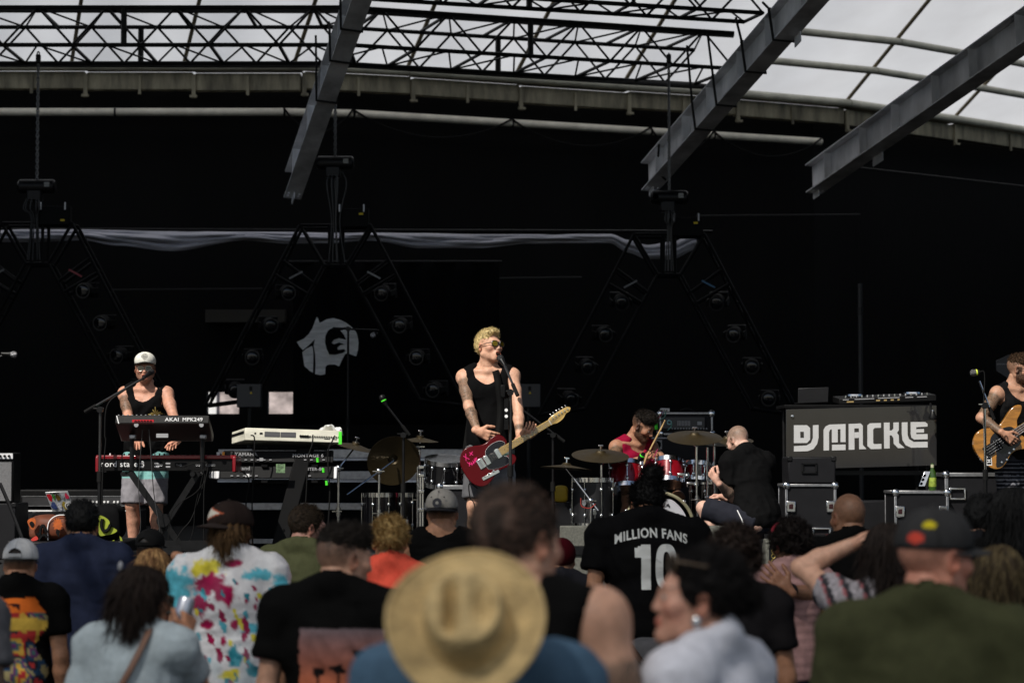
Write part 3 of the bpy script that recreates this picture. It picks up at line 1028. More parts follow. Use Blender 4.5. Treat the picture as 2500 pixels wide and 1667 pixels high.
# controller keyboard on the upper arms, tilted to the player
Ya_ = 17.3
tl_, tr_ = W(283, 1015, Ya_), W(511, 1015, Ya_)
an = R(26)
ctrl = thing('controller_keyboard', 'black controller keyboard tilted to the player on the upper arms', 'keyboard', (tl_ + tr_) / 2)
ww = tr_ - tl_
dv = Vector((0, math.cos(an) * 0.3, -math.sin(an) * 0.3))
hv = Vector((0, -math.sin(an) * 0.07, -math.cos(an) * 0.07))
UNDER = mat('brown_underside', (0.02, 0.007, 0.005), 0.5, 0, 0.4, 4)
slab(tl_, ww, dv, hv).build('body', UNDER, ctrl, bevel=0.01)
slab(tl_ + Vector((0, -0.006, 0.004)), ww, Vector((0, 0.02, 0)), hv * 0.96).build('back_panel', BLACK_PLASTIC, ctrl, bevel=0.004)
nrm = hv.normalized()
Mp = frame(tl_ + hv * 0.45 + Vector((0, -0.0075, 0)), (0, -math.cos(an), math.sin(an)), (1, 0, 0))
Mback = Matrix.Rotation(math.pi / 2 - 0.0, 4, 'X')
put_text(text_mb('AKAI', 0.038, 0.001, 1.2, 0, 0.0007), W(420, 1024, Ya_ - 0.03), ctrl, WHITE_PRINT)
put_text(text_mb('MPK249', 0.038, 0.001, 1.12, 0, 0.0007), W(470, 1024, Ya_ - 0.03), ctrl, WHITE_PRINT)
MB().box(W(349, 1029, Ya_ - 0.028), (0.165, 0.006, 0.03)).build('socket_plate', mat('red_plate', (0.5, 0.01, 0.02), 0.4), ctrl)
for i in range(6):
    MB().ring(0.007, 0.003, 10, 5, Matrix.Translation(W(331 + i * 7.5, 1029, Ya_ - 0.033)) @ FACE).build('socket', BLACK_PLASTIC, ctrl)
for i in range(10):
    MB().tube([W(290 + i * 11, 1016, Ya_ + 0.05), W(290 + i * 11, 1012, Ya_ + 0.05)], 0.007, 7).build('knob', GREY_PRINT, ctrl)
for px in (333, 492):
    MB().lathe([(0, 0), (0.017, 0), (0.017, 0.01), (0, 0.01)], 14, Matrix.Translation(W(px, 1037, Ya_ - 0.02)) @ FACE).build('rubber_foot', GREY_PRINT, ctrl)
MB().box(W(396, 1063, Ya_ + 0.02), (0.09, 0.004, 0.03), None).build('rating_label', GREY_PRINT, ctrl)
MB().tube([W(285, 1015, Ya_ - 0.02), W(290, 1034, Ya_ - 0.045)], 0.004, 6).build('edge_trim', WHITE_PRINT, ctrl)
# two-tier X stand
xs = thing('keyboard_stand', 'black X-shaped two-tier keyboard stand under the red stage piano', 'stand', (W(400, 0, 17.6).x, 17.6, SZ))
sq = lambda p, q, w: slab(*(lambda d, u, v: (Vector(p) - u * w / 2 - v * w / 2, Vector(q) - Vector(p), u * w, v * w))(*(lambda d: (d, d.cross(Vector((0, 1, 0))).normalized(), Vector((0, 1, 0))))((Vector(q) - Vector(p)).normalized())))
for yy in (17.46, ):
    sq(W(318, 1152, yy), W(470, 1372, yy), 0.045).build('leg', BLACK_METAL, xs)
    sq(W(485, 1152, yy + 0.06), W(345, 1372, yy + 0.06), 0.045).build('leg', BLACK_METAL, xs)
for px in (320, 486):
    MB().tube([(W(px, 0, 17.6).x, 17.42, a.z - 0.015), (W(px, 0, 17.6).x, 17.86, a.z - 0.015)], 0.02, 8).build('arm', BLACK_METAL, xs)
for px in (322, 494):
    MB().tube([W(px, 1145, 17.43), W(px, 1062, 17.43)], 0.018, 8).build('post', BLACK_METAL, xs)
    MB().tube([W(px, 1064, 17.4), W(px, 1062, 17.62)], 0.016, 8).build('arm', BLACK_METAL, xs)
    MB().box(W(px + 2, 1066, 17.39), (0.05, 0.05, 0.035)).build('clamp', ALU, xs, bevel=0.008)
for z in (SZ + 0.02,):
    MB().tube([W(330, 1368, 17.2), W(330, 1362, 17.9)], 0.02, 8).build('foot_bar', BLACK_METAL, xs)
    MB().tube([W(475, 1368, 17.2), W(475, 1362, 17.9)], 0.02, 8).build('foot_bar', BLACK_METAL, xs)
MB().lathe([(0, 0), (0.05, 0), (0.05, 0.1), (0, 0.1)], 14, Matrix.Translation(W(402, 1270, 17.52)) @ FACE).build('pivot_knob', BLACK_METAL, xs)
for k, pts in enumerate(([(349, 1030), (346, 1075), (338, 1180), (343, 1290), (320, 1330), (330, 1380)], [(362, 1030), (368, 1100), (375, 1200), (388, 1280), (400, 1375)], [(430, 1136), (470, 1150), (500, 1160), (470, 1260), (440, 1300), (400, 1376)],
                         [(500, 1140), (490, 1180), (476, 1240), (470, 1300), (440, 1376)], [(520, 1145), (480, 1200), (420, 1250), (408, 1375)], [(440, 1140), (505, 1130), (498, 1200), (500, 1360), (520, 1378)])):
    cp = curve_pts([W(px, py, 17.36 - 0.01 * k) for px, py in pts], 6)
    tag(MB().tube(cp, 0.003 + 0.001 * (k % 3), 5).build('instrument_cable', mat('cable_grey', (0.03, 0.03, 0.03), 0.5) if k < 2 else RUBBER), ['thin grey cable hanging from the sockets of the tilted controller keyboard', 'dark grey cable hanging beside the thin grey one under the controller', 'black cable drooping from the red piano to the floor', 'black cable down the X-stand leg', 'black cable crossing the pivot of the X-stand', 'black cable looping past the end of the red piano'][k], 'cable', 'cables under the keyboard stand')

# white synthesizer stack on a column stand
Yw = 18.0
CREAMP = mat('aged_white_plastic', (0.62, 0.6, 0.5), 0.5, 0, 0.3, 3, 0.1, 40, stretch=(1, 1, 4))
ws = thing('white_synthesizer', 'large aged white synthesizer on top of the column stand', 'keyboard', W(715, 1080, Yw))
o = W(598, 1074, Yw)
wv = W(834, 1081, Yw + 0.05) - o
hv = Vector((0, 0.02, 0.098))
dv = Vector((-0.15, 0.36, -0.03))
slab(o, wv, dv, hv).build('body', CREAMP, ws, bevel=0.006)
slab(o + hv * 0.55 + Vector((-0.006, 0.03, 0)), Vector((-0.012, 0, 0)), dv * 0.92, hv * 0.2).build('end_slot', BLACK_PLASTIC, ws)
e = wv.normalized()
for x0, x1 in ((0.2, 0.36), (0.365, 0.525)):
    slab(o + wv * x0 + hv * 0.32 + Vector((0, -0.004, 0)), wv * (x1 - x0), Vector((0, 0.01, 0)), hv * 0.42).build('vent_panel', mat('vent_dark', (0.05, 0.05, 0.055), 0.6), ws, bevel=0.002)
for i in range(17):
    f = 0.575 + i * 0.0245
    q = o + wv * f + hv * 0.45 + Vector((0, -0.006, 0))
    MB().lathe([(0, 0), (0.011 if i < 4 else 0.0065, 0), (0.011 if i < 4 else 0.0065, 0.004), (0, 0.004)], 12, Matrix.Translation(q) @ FACE).build('socket', BLACK_PLASTIC, ws)
for f, w_, h_ in ((0.15, 0.03, 0.16), (0.095, 0.018, 0.14), (0.82, 0.06, 0.06), (0.9, 0.05, 0.05)):
    slab(o + wv * f + hv * (0.3 if f > 0.5 else 0.62) * 0.8 + Vector((0, -0.003, 0)), wv * w_, Vector((0, 0.01, 0)), hv * h_).build('label', BLACK_PLASTIC, ws)
MB().box(o + wv * 0.985 + hv * 0.45 + Vector((0, -0.012, -0.005)), (0.025, 0.006, 0.1)).build('tape', GREEN_TAPE, ws)
# rag on top
cl = MB()
for i in range(9):
    for j in range(7):
        p = o + wv * (0.865 + 0.02 * i) + dv * (0.06 + 0.1 * j) + hv
        cl.v.append(tuple(p + Vector((0, 0, 0.02 + 0.018 * math.sin(i * 0.9 + j) + (0.012 if i < 4 else 0) - (0.07 if i > 7 else 0)))))
cl.f = [(i * 7 + j, (i + 1) * 7 + j, (i + 1) * 7 + j + 1, i * 7 + j + 1) for i in range(8) for j in range(6)]
rag = cl.build('rag', mat('white_rag', (0.7, 0.7, 0.7), 0.9))
rag.modifiers.new('thick', 'SOLIDIFY').thickness = 0.006
tag(rag, 'crumpled white rag on the end of the white synthesizer', 'rag')
for nm, lb, pyt, pyb, px0, px1, words in (('synthesizer', 'black synthesizer with maker lettering directly under the white one', 1100, 1129, 570, 806, (('YAMAHA', 601, 1109, 0.03), ('MONTAGE 6', 752, 1112, 0.03))),
                                          ('synthesizer', 'black synthesizer lowest on the column stand', 1137, 1168, 536, 815, (('Roland', 590, 1143, 0.032), ('JUPITER-80', 762, 1145, 0.026)))):
    Yq = 18.12
    o2_ = W(px0, pyb, Yq)
    t = thing(nm, lb, 'keyboard', W((px0 + px1) / 2, pyb, Yq))
    w2 = W(px1, pyb, Yq) - o2_
    slab(o2_, w2, Vector((-0.1, 0.33, 0)), Vector((0, 0.03, W(px0, pyt, Yq).z - o2_.z))).build('body', BLACK_PLASTIC, t, bevel=0.008)
    for k in range(2):
        slab(o2_ + Vector((-0.03 if k == 0 else w2.x - 0.002, 0.0, -0.003)), Vector((0.03, 0, 0)), Vector((-0.1, 0.34, 0)), Vector((0, 0.03, 0.1))).build('end_cheek', STEEL_GREY if pyt > 1120 else BLACK_PLASTIC, t, bevel=0.01)
    for tx, px, py, s_ in words:
        put_text(text_mb(tx, s_ * 1.25, 0.001, 1.1, 0, 0.0005), W(px, py, Yq - 0.003), t, GREY_PRINT)
    for i in range(9):
        MB().box(W(px0 + 30 + i * 15 + (70 if i > 4 else 0), pyb - 7, Yq - 0.002), (0.02, 0.004, 0.008)).build('label', GREY_PRINT, t)
    MB().box(W(px0 + 68, pyb - 8, Yq - 0.003), (0.03, 0.004, 0.024)).build('label', WHITE_PRINT if pyt > 1120 else GREY_PRINT, t)
cs = thing('column_stand', 'black slanted column stand carrying the synthesizer stack', 'stand', (W(700, 0, 18.3).x, 18.3, SZ))
slab(W(655, 1360, 18.0), Vector((0.3, 0, 0)) * 0.45, Vector((0, 0.1, 0)), W(725, 1092, 18.14) - W(655, 1360, 18.0)).build('column', BLACK_PAINT, cs, bevel=0.01)
MB().box((W(690, 0, 18.2).x, 18.3, SZ + 0.025), (0.9, 0.6, 0.05)).build('base', BLACK_PAINT, cs, bevel=0.01)
for py in (1090, 1133, 1171):
    for dx in (-0.2, 0.2):
        MB().box((W(715, 0, 18.2).x + dx, 18.33, W(715, py, 18.2).z - 0.012), (0.05, 0.42, 0.02)).build('arm', BLACK_PAINT, cs)
    MB().box((W(712, 0, 18.2).x, 18.22, W(715, py, 18.2).z - 0.015), (0.6, 0.05, 0.03)).build('crossbar', BLACK_PAINT, cs)
MB().box(W(685, 1143, 17.99), (0.07, 0.004, 0.07)).build('sticker', mat('green_pink_sticker', (0.12, 0.2, 0.1), 0.6, 0, 0.9, 60), cs)
for k, pts in enumerate(([(612, 1062), (621, 1070), (620, 1130), (615, 1250), (618, 1360)], [(764, 1061), (762, 1085), (752, 1120), (748, 1200), (742, 1300)], [(818, 1063), (812, 1075), (800, 1110), (805, 1200), (798, 1330)], [(575, 1140), (607, 1170), (600, 1240), (612, 1365)])):
    tag(MB().tube(curve_pts([W(px, py, 17.95 - 0.01 * k) for px, py in pts], 6), 0.006, 5).build('instrument_cable', RUBBER), ['black lead from the power socket of the white synthesizer', 'black lead from the middle sockets of the white synthesizer', 'black lead with green tape from the end of the white synthesizer', 'black lead from the lowest synthesizer on the column stand'][k], 'cable', 'leads behind the synthesizers')
for tl2, px, py in (('beside the lowest synthesizer', 789, 1147), ('hanging below the lowest synthesizer', 797, 1178), ('just under the white synthesizer', 775, 1122)):
    tag(MB().tube([W(px, py - 5, 17.9), W(px + 1, py + 6, 17.9)], 0.011, 7).build('tape_flag', GREEN_TAPE), 'neon green tape flag on a lead ' + tl2, 'tape', 'green tape flags on the leads')

# ------------------------------------------------------------------ amplifiers, bags, laptop on the keyboard side
CASE_B = mat('case_black', (0.0045, 0.0045, 0.006), 0.6, 0, 0.2, 10, 0.2, 250, 0.25)


def plain_case(name, label, cat, x0, x1, y0, y1, z0, z1, m_=None, group=None):
    t = thing(name, label, cat, ((x0 + x1) / 2, (y0 + y1) / 2, z0), group=group)
    MB().box(((x0 + x1) / 2, (y0 + y1) / 2, (z0 + z1) / 2), (x1 - x0, y1 - y0, z1 - z0)).build('body', m_ or CASE_B, t, bevel=0.012)
    for x in (x0 + 0.015, x1 - 0.015):
        MB().box((x, y0 + 0.012, z1 - 0.015), (0.04, 0.04, 0.04)).build('corner', BLACK_METAL, t, bevel=0.006)
    return t


Yg = 18.8
ac = thing('guitar_amplifier', 'grey-grilled guitar amplifier with a row of knobs on a black box', 'amplifier', W(0, 1228, Yg))
x0, x1 = W(-70, 0, Yg).x, W(47, 0, Yg).x
z0, z1 = W(0, 1228, Yg).z, W(0, 1104, Yg).z
MB().box(((x0 + x1) / 2, Yg + 0.14, (z0 + z1) / 2), (x1 - x0, 0.26, z1 - z0)).build('cabinet', BLACK_PLASTIC, ac, bevel=0.012)
MB().box(((x0 + x1) / 2 - 0.005, Yg + 0.008, (z0 + z1) / 2 - 0.03), (x1 - x0 - 0.03, 0.02, z1 - z0 - 0.1)).build('grille_cloth', mat('grille_cloth', (0.16, 0.16, 0.165), 0.9, 0, 0.25, 120, 0.5, 300), ac)
MB().box(((x0 + x1) / 2, Yg + 0.004, z1 - 0.03), (x1 - x0 - 0.02, 0.016, 0.045)).build('control_panel', STEEL_GREY, ac)
for i in range(9):
    MB().lathe([(0, 0), (0.011, 0), (0.009, 0.018), (0, 0.018)], 10, Matrix.Translation((x1 - 0.04 - i * 0.036, Yg - 0.004, z1 - 0.03)) @ FACE).build('knob', BLACK_PLASTIC, ac)
plain_case('flight_case', 'black box under the grey-grilled guitar amplifier', 'case', x0 - 0.05, x1 + 0.02, Yg, Yg + 0.5, SZ, z0)
Ya = 19.6
hx0, hx1 = W(60, 0, Ya).x, W(350, 0, Ya).x
bz = W(200, 1243, Ya).z
cab = plain_case('speaker_cabinet', 'wide black speaker cabinet with a pale top trim behind the keyboard player', 'speaker', hx0, hx1, Ya, Ya + 0.4, SZ, bz)
MB().box(((hx0 + hx1) / 2, Ya - 0.004, bz - 0.012), (hx1 - hx0 - 0.02, 0.012, 0.012)).build('trim', WHITE_PRINT, cab)
ah = thing('amplifier_head', 'long black amplifier head with white knobs on the wide cabinet', 'amplifier', ((hx0 + hx1) / 2, Ya + 0.2, bz))
hz1 = W(200, 1205, Ya).z
MB().box(((hx0 + hx1) / 2, Ya + 0.18, (bz + hz1) / 2 + 0.02), (hx1 - hx0, 0.3, hz1 - bz + 0.03)).build('cabinet', BLACK_PLASTIC, ah, bevel=0.01)
MB().box(((hx0 + hx1) / 2, Ya + 0.026, (bz + hz1) / 2 + 0.004), (hx1 - hx0 - 0.05, 0.01, 0.075)).build('control_panel', mat('panel_grey', (0.04, 0.04, 0.042), 0.4, 0.3), ah)
for z in ((bz + hz1) / 2 + 0.045, (bz + hz1) / 2 - 0.037):
    MB().box(((hx0 + hx1) / 2, Ya + 0.02, z), (hx1 - hx0 - 0.04, 0.008, 0.006)).build('trim', ALU, ah)
for px in (201, 218, 227, 237, 246, 255, 264, 279, 288, 304):
    MB().lathe([(0, 0), (0.011, 0), (0.008, 0.016), (0, 0.016)], 10, Matrix.Translation(W(px, 1225, Ya + 0.02)) @ FACE).build('knob', WHITE_PRINT, ah)
bx = plain_case('flat_case', 'low flat black case under the orange bag and laptop', 'case', W(35, 0, 16.4).x, W(312, 0, 16.4).x, 16.4, 17.3, SZ, W(0, 1322, 16.4).z)
zb = W(0, 1322, 16.4).z
# laptop with stickers
lz = W(150, 1250, 17.0).z
plain_case('equipment_box', 'black box holding the stickered laptop', 'case', W(95, 0, 17.0).x, W(200, 0, 17.0).x, 16.98, 17.28, zb, lz)
lp = thing('laptop', 'open silver laptop whose lid is covered in stickers', 'laptop', W(150, 1250, 17.0))
lo = W(128, 1249, 17.0)
lw = W(183, 1247, 17.0) - lo
lh = W(110, 1201, 16.93) - lo
slab(lo, lw, Vector((0, 0.008, 0.002)), lh).build('lid', mat('laptop_silver', (0.6, 0.61, 0.62), 0.35, 0.4), lp, bevel=0.003)
slab(lo + Vector((0, 0.01, -0.002)), lw, Vector((0.05, 0.22, 0)), Vector((0, 0, 0.012))).build('base', mat('laptop_silver', (0.6, 0.61, 0.62), 0.35, 0.4), lp, bevel=0.003)
stk = [(0.02, 0.55, 0.2, 0.38, (0.5, 0.01, 0.02)), (0.24, 0.6, 0.12, 0.33, (0.05, 0.25, 0.04)), (0.38, 0.55, 0.2, 0.34, (0.12, 0.07, 0.01)), (0.8, 0.62, 0.17, 0.3, (0.45, 0.02, 0.06)), (0.05, 0.12, 0.25, 0.38, (0.04, 0.06, 0.18)), (0.55, 0.1, 0.17, 0.42, (0.3, 0.22, 0.03)), (0.34, 0.08, 0.17, 0.4, (0.5, 0.5, 0.55)), (0.64, 0.66, 0.12, 0.24, (0.3, 0.33, 0.36)), (0.3, 0.9, 0.3, 0.06, (0.02, 0.02, 0.02))]
for i, (u, v, du, dv_, c) in enumerate(stk):
    sh = MB()
    nrm_ = lw.cross(lh).normalized()
    if nrm_.y > 0:
        nrm_ = -nrm_
    pts = []
    for k in range(14):
        a_ = 2 * math.pi * k / 14
        rr = 0.5 * (1 + 0.16 * math.sin(3 * a_ + i) + 0.1 * math.cos(5 * a_ + 2 * i))
        pts.append(lo + lw * (u + du * (0.5 + rr * math.cos(a_))) + lh * (v + dv_ * (0.5 + rr * math.sin(a_))) + nrm_ * (0.002 + 0.0006 * i))
    sh.add(pts, [tuple(range(14))])
    sh.build('sticker', mat('sticker_%d' % i, c, 0.5, 0, 0.6, 90), lp)
cxl = lo + lw * 0.86 + lh * 0.28 + nrm_ * 0.009
for rr, mm in ((0.034, WHITE_PRINT), (0.027, BLACK_PLASTIC), (0.02, WHITE_PRINT), (0.012, BLACK_PLASTIC)):
    cxl = cxl + nrm_ * 0.001
    MB().add([cxl + lw.normalized() * rr * math.cos(k * 0.3927) + lh.normalized() * rr * math.sin(k * 0.3927) for k in range(16)], [tuple(range(16))]).build('sticker', mm, lp)
ln = text_mb('KARTS', 0.022, 0.0004, 1.0, 0, 0.0004)
put_text(ln, lo + lw * 0.42 + lh * 0.93 + nrm_ * 0.008, lp, BLACK_PLASTIC)


def soft_bag(name, label, c, size, m_, seed=0, lean=0.0):
    t = thing(name, label, 'bag', (c[0], c[1], c[2] - size[2] / 2))
    rnd = random.Random(seed)
    mb = MB()
    N, K = 28, 18
    ph = [rnd.uniform(0, 6) for _ in range(6)]
    for i in range(K + 1):
        a_ = math.pi * i / K - math.pi / 2
        for k in range(N):
            b_ = 2 * math.pi * k / N
            se = lambda v: math.copysign(abs(v) ** 0.55, v)
            w_ = 1 + 0.05 * math.sin(3 * b_ + ph[0]) * math.cos(2 * a_ + ph[1]) + 0.04 * math.sin(7 * b_ + ph[2] + 3 * a_)
            p = Vector((se(math.cos(a_)) * se(math.cos(b_)) * size[0] / 2 * w_, se(math.cos(a_)) * se(math.sin(b_)) * size[1] / 2 * w_, se(math.sin(a_)) * size[2] / 2 * (1 + 0.04 * math.sin(2 * b_ + ph[3]))))
            p.x += lean * p.z
            mb.v.append(tuple(Vector(c) + p))
    for i in range(K):
        for k in range(N):
            mb.f.append((i * N + k, i * N + (k + 1) % N, (i + 1) * N + (k + 1) % N, (i + 1) * N + k))
    mb.build('shell', m_, t)
    return t


ORBAG = mat('orange_print_cloth', (0.12, 0.028, 0.008), 0.7, 0, 0.35, 8)
cb_ = W(122, 1289, 16.55)
ob = soft_bag('printed_bag', 'orange printed bag with black swirls and a white piped pocket', (cb_.x, 16.72, (zb + W(0, 1258, 16.55).z) / 2), (0.36, 0.3, W(0, 1256, 16.55).z - zb), ORBAG, 2, 0.12)
soft_bag('black_jacket', 'black jacket heaped on top of the orange printed bag', (W(130, 0, 16.6).x, 16.85, W(0, 1262, 16.6).z), (0.3, 0.3, 0.07), BLACK_CLOTH, 5)
yb = 16.55
pip_ = curve_pts([W(117, 1318, yb - 0.005), W(116, 1290, yb), W(122, 1270, yb + 0.005), W(140, 1258, yb + 0.02), W(165, 1257, yb + 0.03)], 6)
MB().tube(pip_, 0.004, 6).build('piping', WHITE_PRINT, ob)


def flat_patch(px_pts, Y, m_, parent, th=0.004, name='print'):
    ww_ = [W(x, y, Y) for x, y in px_pts]
    MB().prism([(p.x, p.z) for p in ww_], 0, th, Matrix.Translation((0, Y, 0)) @ FACE).build(name, m_, parent)


ORANGE = mat('bright_orange', (0.4, 0.08, 0.006), 0.6, 0, 0.3, 30)
REDP = mat('bright_red', (0.5, 0.03, 0.02), 0.6)
star = []
for k in range(24):
    a_ = 2 * math.pi * k / 24
    rr = (15 if k % 2 else 10.5)
    star.append((141 + rr * 0.85 * math.cos(a_), 1280 + rr * 1.15 * math.sin(a_)))
flat_patch(star, yb - 0.035, ORANGE, ob)
flat_patch([(138, 1290), (146, 1294), (144, 1312), (136, 1300)], yb - 0.04, BLACK_PLASTIC, ob)
flat_patch(smooth_closed([(67, 1272), (77, 1264), (86, 1266), (87, 1280), (82, 1292), (74, 1288)], 4), yb - 0.02, ORANGE, ob)
flat_patch(smooth_closed([(72, 1276), (78, 1272), (84, 1279), (80, 1286), (75, 1284)], 4), yb - 0.026, BLACK_PLASTIC, ob)
for pts in ([(92, 1300), (97, 1308), (100, 1288), (106, 1283), (112, 1296), (114, 1300)], [(95, 1318), (102, 1308), (110, 1306), (115, 1312)]):
    MB().tube(curve_pts([W(x, y, yb - 0.01) for x, y in pts], 5), 0.012, 6).build('print', BLACK_PLASTIC, ob)
flat_patch(smooth_closed([(76, 1316), (88, 1308), (93, 1316), (80, 1320)], 4), yb - 0.02, REDP, ob)
NEON = mat('neon_yellow', (0.25, 0.3, 0.015), 0.6, 0, 0.2, 12)
nb = soft_bag('neon_bag', 'black rucksack with neon yellow panels beside the microphone stand', (W(268, 0, 16.6).x, 16.75, zb + 0.13), (0.24, 0.26, 0.26), BLACK_CLOTH, 9)
flat_patch(smooth_closed([(241, 1262), (252, 1260), (266, 1270), (270, 1283), (286, 1294), (276, 1302), (258, 1306), (242, 1304)], 4), 16.60, NEON, nb)
MB().tube(curve_pts([W(x, y, 16.585) for x, y in ((250, 1266), (248, 1284), (254, 1296), (264, 1292), (270, 1280))], 5), 0.013, 6).build('print', BLACK_PLASTIC, nb)
for pts in ([(272, 1320), (279, 1317), (280, 1323), (274, 1325)], [(292, 1308), (297, 1312), (300, 1322), (295, 1326)], [(257, 1321), (268, 1322), (270, 1326), (262, 1327)]):
    flat_patch(pts, 16.6, NEON, nb)

# ------------------------------------------------------------------ drums
BRONZE = mat('bronze_cymbal', (0.04, 0.028, 0.011), 0.5, 0.6, 0.4, 3, 0.15, 60)
HEADM = mat('drum_skin', (0.5, 0.5, 0.45), 0.45, 0, 0.15, 5)
CLEARHEAD = mat('smoky_drum_skin', (0.12, 0.12, 0.1), 0.25, 0, 0.2, 5)
BLKSHELL = mat('black_lacquer', (0.003, 0.003, 0.004), 0.12, 0, 0.1, 5, coat=0.6)
REDSHELL = mat('red_sparkle_lacquer', (0.2, 0.003, 0.008), 0.22, 0.1, 0.4, 14, coat=0.6, stretch=(1, 1, 0.3))
MATTE = mat('matt_black_shell', (0.006, 0.006, 0.007), 0.5, 0, 0.2, 8)


def drum(name, label, c, r, depth, axis, shell, lugs=8, group='drums on the stage', head=None, hoop=None, legs=0):
    """c = centre, axis = from bottom head to top head"""
    ax = Vector(axis).normalized()
    base = Vector(c) - ax * depth / 2
    t = thing(name, label, 'drum', base, group=group)
    M = frame(base, ax)
    hoop = hoop or CHROME
    MB().lathe([(r * 0.96, 0), (r, 0.006), (r, depth - 0.006), (r * 0.96, depth)], 32, M).build('shell', shell, t)
    for z, nm in ((0.0, 'bottom_head'), (depth, 'top_head')):
        k = -1 if z == 0 else 1
        MB().lathe([(0.0, z + k * 0.004), (r * 0.985, z + k * 0.003), (r * 0.99, z)], 32, M).build(nm, head or HEADM, t)
        MB().lathe([(r * 1.0, z + k * 0.016), (r * 1.035, z + k * 0.016), (r * 1.035, z - k * 0.02), (r * 1.003, z - k * 0.02), (r * 1.0, z + k * 0.016)], 32, M).build('hoop', hoop, t)
    for i in range(lugs):
        a_ = 2 * math.pi * (i + 0.5) / lugs
        d = Vector((math.cos(a_), math.sin(a_), 0))
        lg = MB()
        for z in (depth * 0.22, depth * 0.78):
            lg.ball(d * (r + 0.008) + Vector((0, 0, z)), (0.014, 0.014, 0.02), 8, 6, M)
        lg.tube([M @ (d * (r + 0.014) + Vector((0, 0, -0.01))), M @ (d * (r + 0.014) + Vector((0, 0, depth + 0.012)))], 0.004, 6)
        lg.build('lug', CHROME, t)
    for i in range(legs):
        a_ = 2 * math.pi * i / legs + 0.6
        p = base + Vector((math.cos(a_) * (r + 0.02), math.sin(a_) * (r + 0.02), 0))
        MB().tube([p + Vector((0, 0, depth * 0.45)), Vector((p.x, p.y, SZ + 0.02))], 0.006, 7).build('leg', CHROME, t)
        MB().box(p + Vector((0, 0, depth * 0.3)), (0.03, 0.03, 0.05)).build('leg_bracket', CHROME, t, bevel=0.005)
        MB().ball((p.x, p.y, SZ + 0.015), 0.016, 8, 6).build('rubber_foot', RUBBER, t)
    return t


def cymbal(label, c, r, tilt, stand_px=None, Y=None, floor=True, boom=None, stand_label=None, flat=False):
    """tilt = (toward camera, sideways) degrees"""
    c = Vector(c)
    t = thing('cymbal', label, 'cymbal', c, group='cymbals on stands')
    M = Matrix.Translation(c) @ Matrix.Rotation(R(tilt[1]), 4, 'Y') @ Matrix.Rotation(R(tilt[0]), 4, 'X')
    pr = [(0.006, 0.026), (0.03, 0.024), (r * 0.17, 0.014), (r * 0.21, 0.006), (r * 0.5, -0.004), (r, -0.022), (r, -0.0235), (r * 0.5, -0.006), (r * 0.2, 0.004), (0.03, 0.022)]
    MB().lathe(pr, 44, M).build('plate', BRONZE, t)
    MB().tube([M @ Vector((0, 0, 0.015)), M @ Vector((0, 0, 0.06))], 0.007, 8).build('wing_nut', CHROME, t)
    MB().box((0, 0, 0.062), (0.04, 0.008, 0.012), M).build('wing_nut', CHROME, t, bevel=0.002)
    if stand_px is not None:
        x = W(stand_px, 0, Y).x
        s_ = thing('cymbal_stand', stand_label, 'stand', (x, Y, SZ), group='chrome cymbal stands')
        j = M @ Vector((0, 0, -0.02))
        jz = boom[1] if boom else j.z - 0.05
        zc = SZ + (jz - SZ) * 0.5
        MB().tube([(x, Y, SZ + 0.1), (x, Y, zc)], 0.0145, 10).build('lower_tube', CHROME, s_)
        MB().tube([(x, Y, zc - 0.02), (x, Y, zc + 0.05)], 0.021, 10).build('collar', CHROME, s_)
        MB().tube([(x, Y, zc), (x, Y, jz)], 0.0105, 10).build('upper_tube', CHROME, s_)
        MB().ball((x, Y, jz), (0.028, 0.024, 0.03), 10, 8).build('tilter', CHROME, s_)
        MB().tube([(x - 0.05, Y - 0.02, zc + 0.02), (x + 0.03, Y - 0.02, zc + 0.02)], 0.006, 6).build('wing_screw', CHROME, s_)
        MB().tube([(x - 0.05, Y - 0.02, jz), (x + 0.045, Y - 0.02, jz)], 0.006, 6).build('wing_screw', CHROME, s_)
        if boom:
            tail = Vector((x, Y, jz)) + (Vector((x, Y, jz)) - j).normalized() * boom[0]
            MB().tube([j, tail], 0.0075, 8).build('boom', CHROME, s_)
        else:
            MB().tube([(x, Y, jz), j], 0.008, 8).build('rod', CHROME, s_)
        for k in range(3):
            a_ = k * 2.094 + 0.5
            MB().tube([(x, Y, SZ + 0.22), (x + 0.24 * math.cos(a_), Y + 0.24 * math.sin(a_), SZ + 0.012)], 0.008, 6).build('leg', CHROME, s_)
    return t


# black kit waiting behind the singer
Yd = 19.0
drum('floor_tom', 'black lacquered floor tom beside the slanting cymbal stand', W(932, 1262, Yd + 0.2), 0.165, 0.38, (0, 0, 1), BLKSHELL, 8, legs=3)
drum('floor_tom', 'black lacquered floor tom tucked next to the chrome tripod poles', W(992, 1254, Yd + 0.45), 0.14, 0.33, (0, 0, 1), BLKSHELL, 8, legs=3)
drum('rack_tom', 'tilted black tom standing on the aluminium-edged case', W(1086, 1152, Yd - 0.1), 0.165, 0.2, (0.05, -0.22, 1), BLKSHELL, 10)
cymbal('large dark cymbal tilted to face the crowd beside the black drums', W(960, 1122, Yd - 0.2), 0.22, (-64, -24), 929, Yd - 0.35, boom=(0.42, W(929, 1150, Yd - 0.35).z), stand_label='chrome boom stand of the dark slanted cymbal')
cymbal('level bronze cymbal above the black drums', W(1026, 1070, Yd + 0.2), 0.155, (4, 3), 1026, Yd + 0.2, stand_label='tall chrome stand of the level bronze cymbal')
cymbal('thin dark cymbal seen edge-on next to the white synthesizer', W(868, 1086, Yd), 0.17, (6, 14), 831, Yd - 0.1, boom=(0.16, W(831, 1143, Yd - 0.1).z), stand_label='chrome boom stand next to the synthesizer stack')
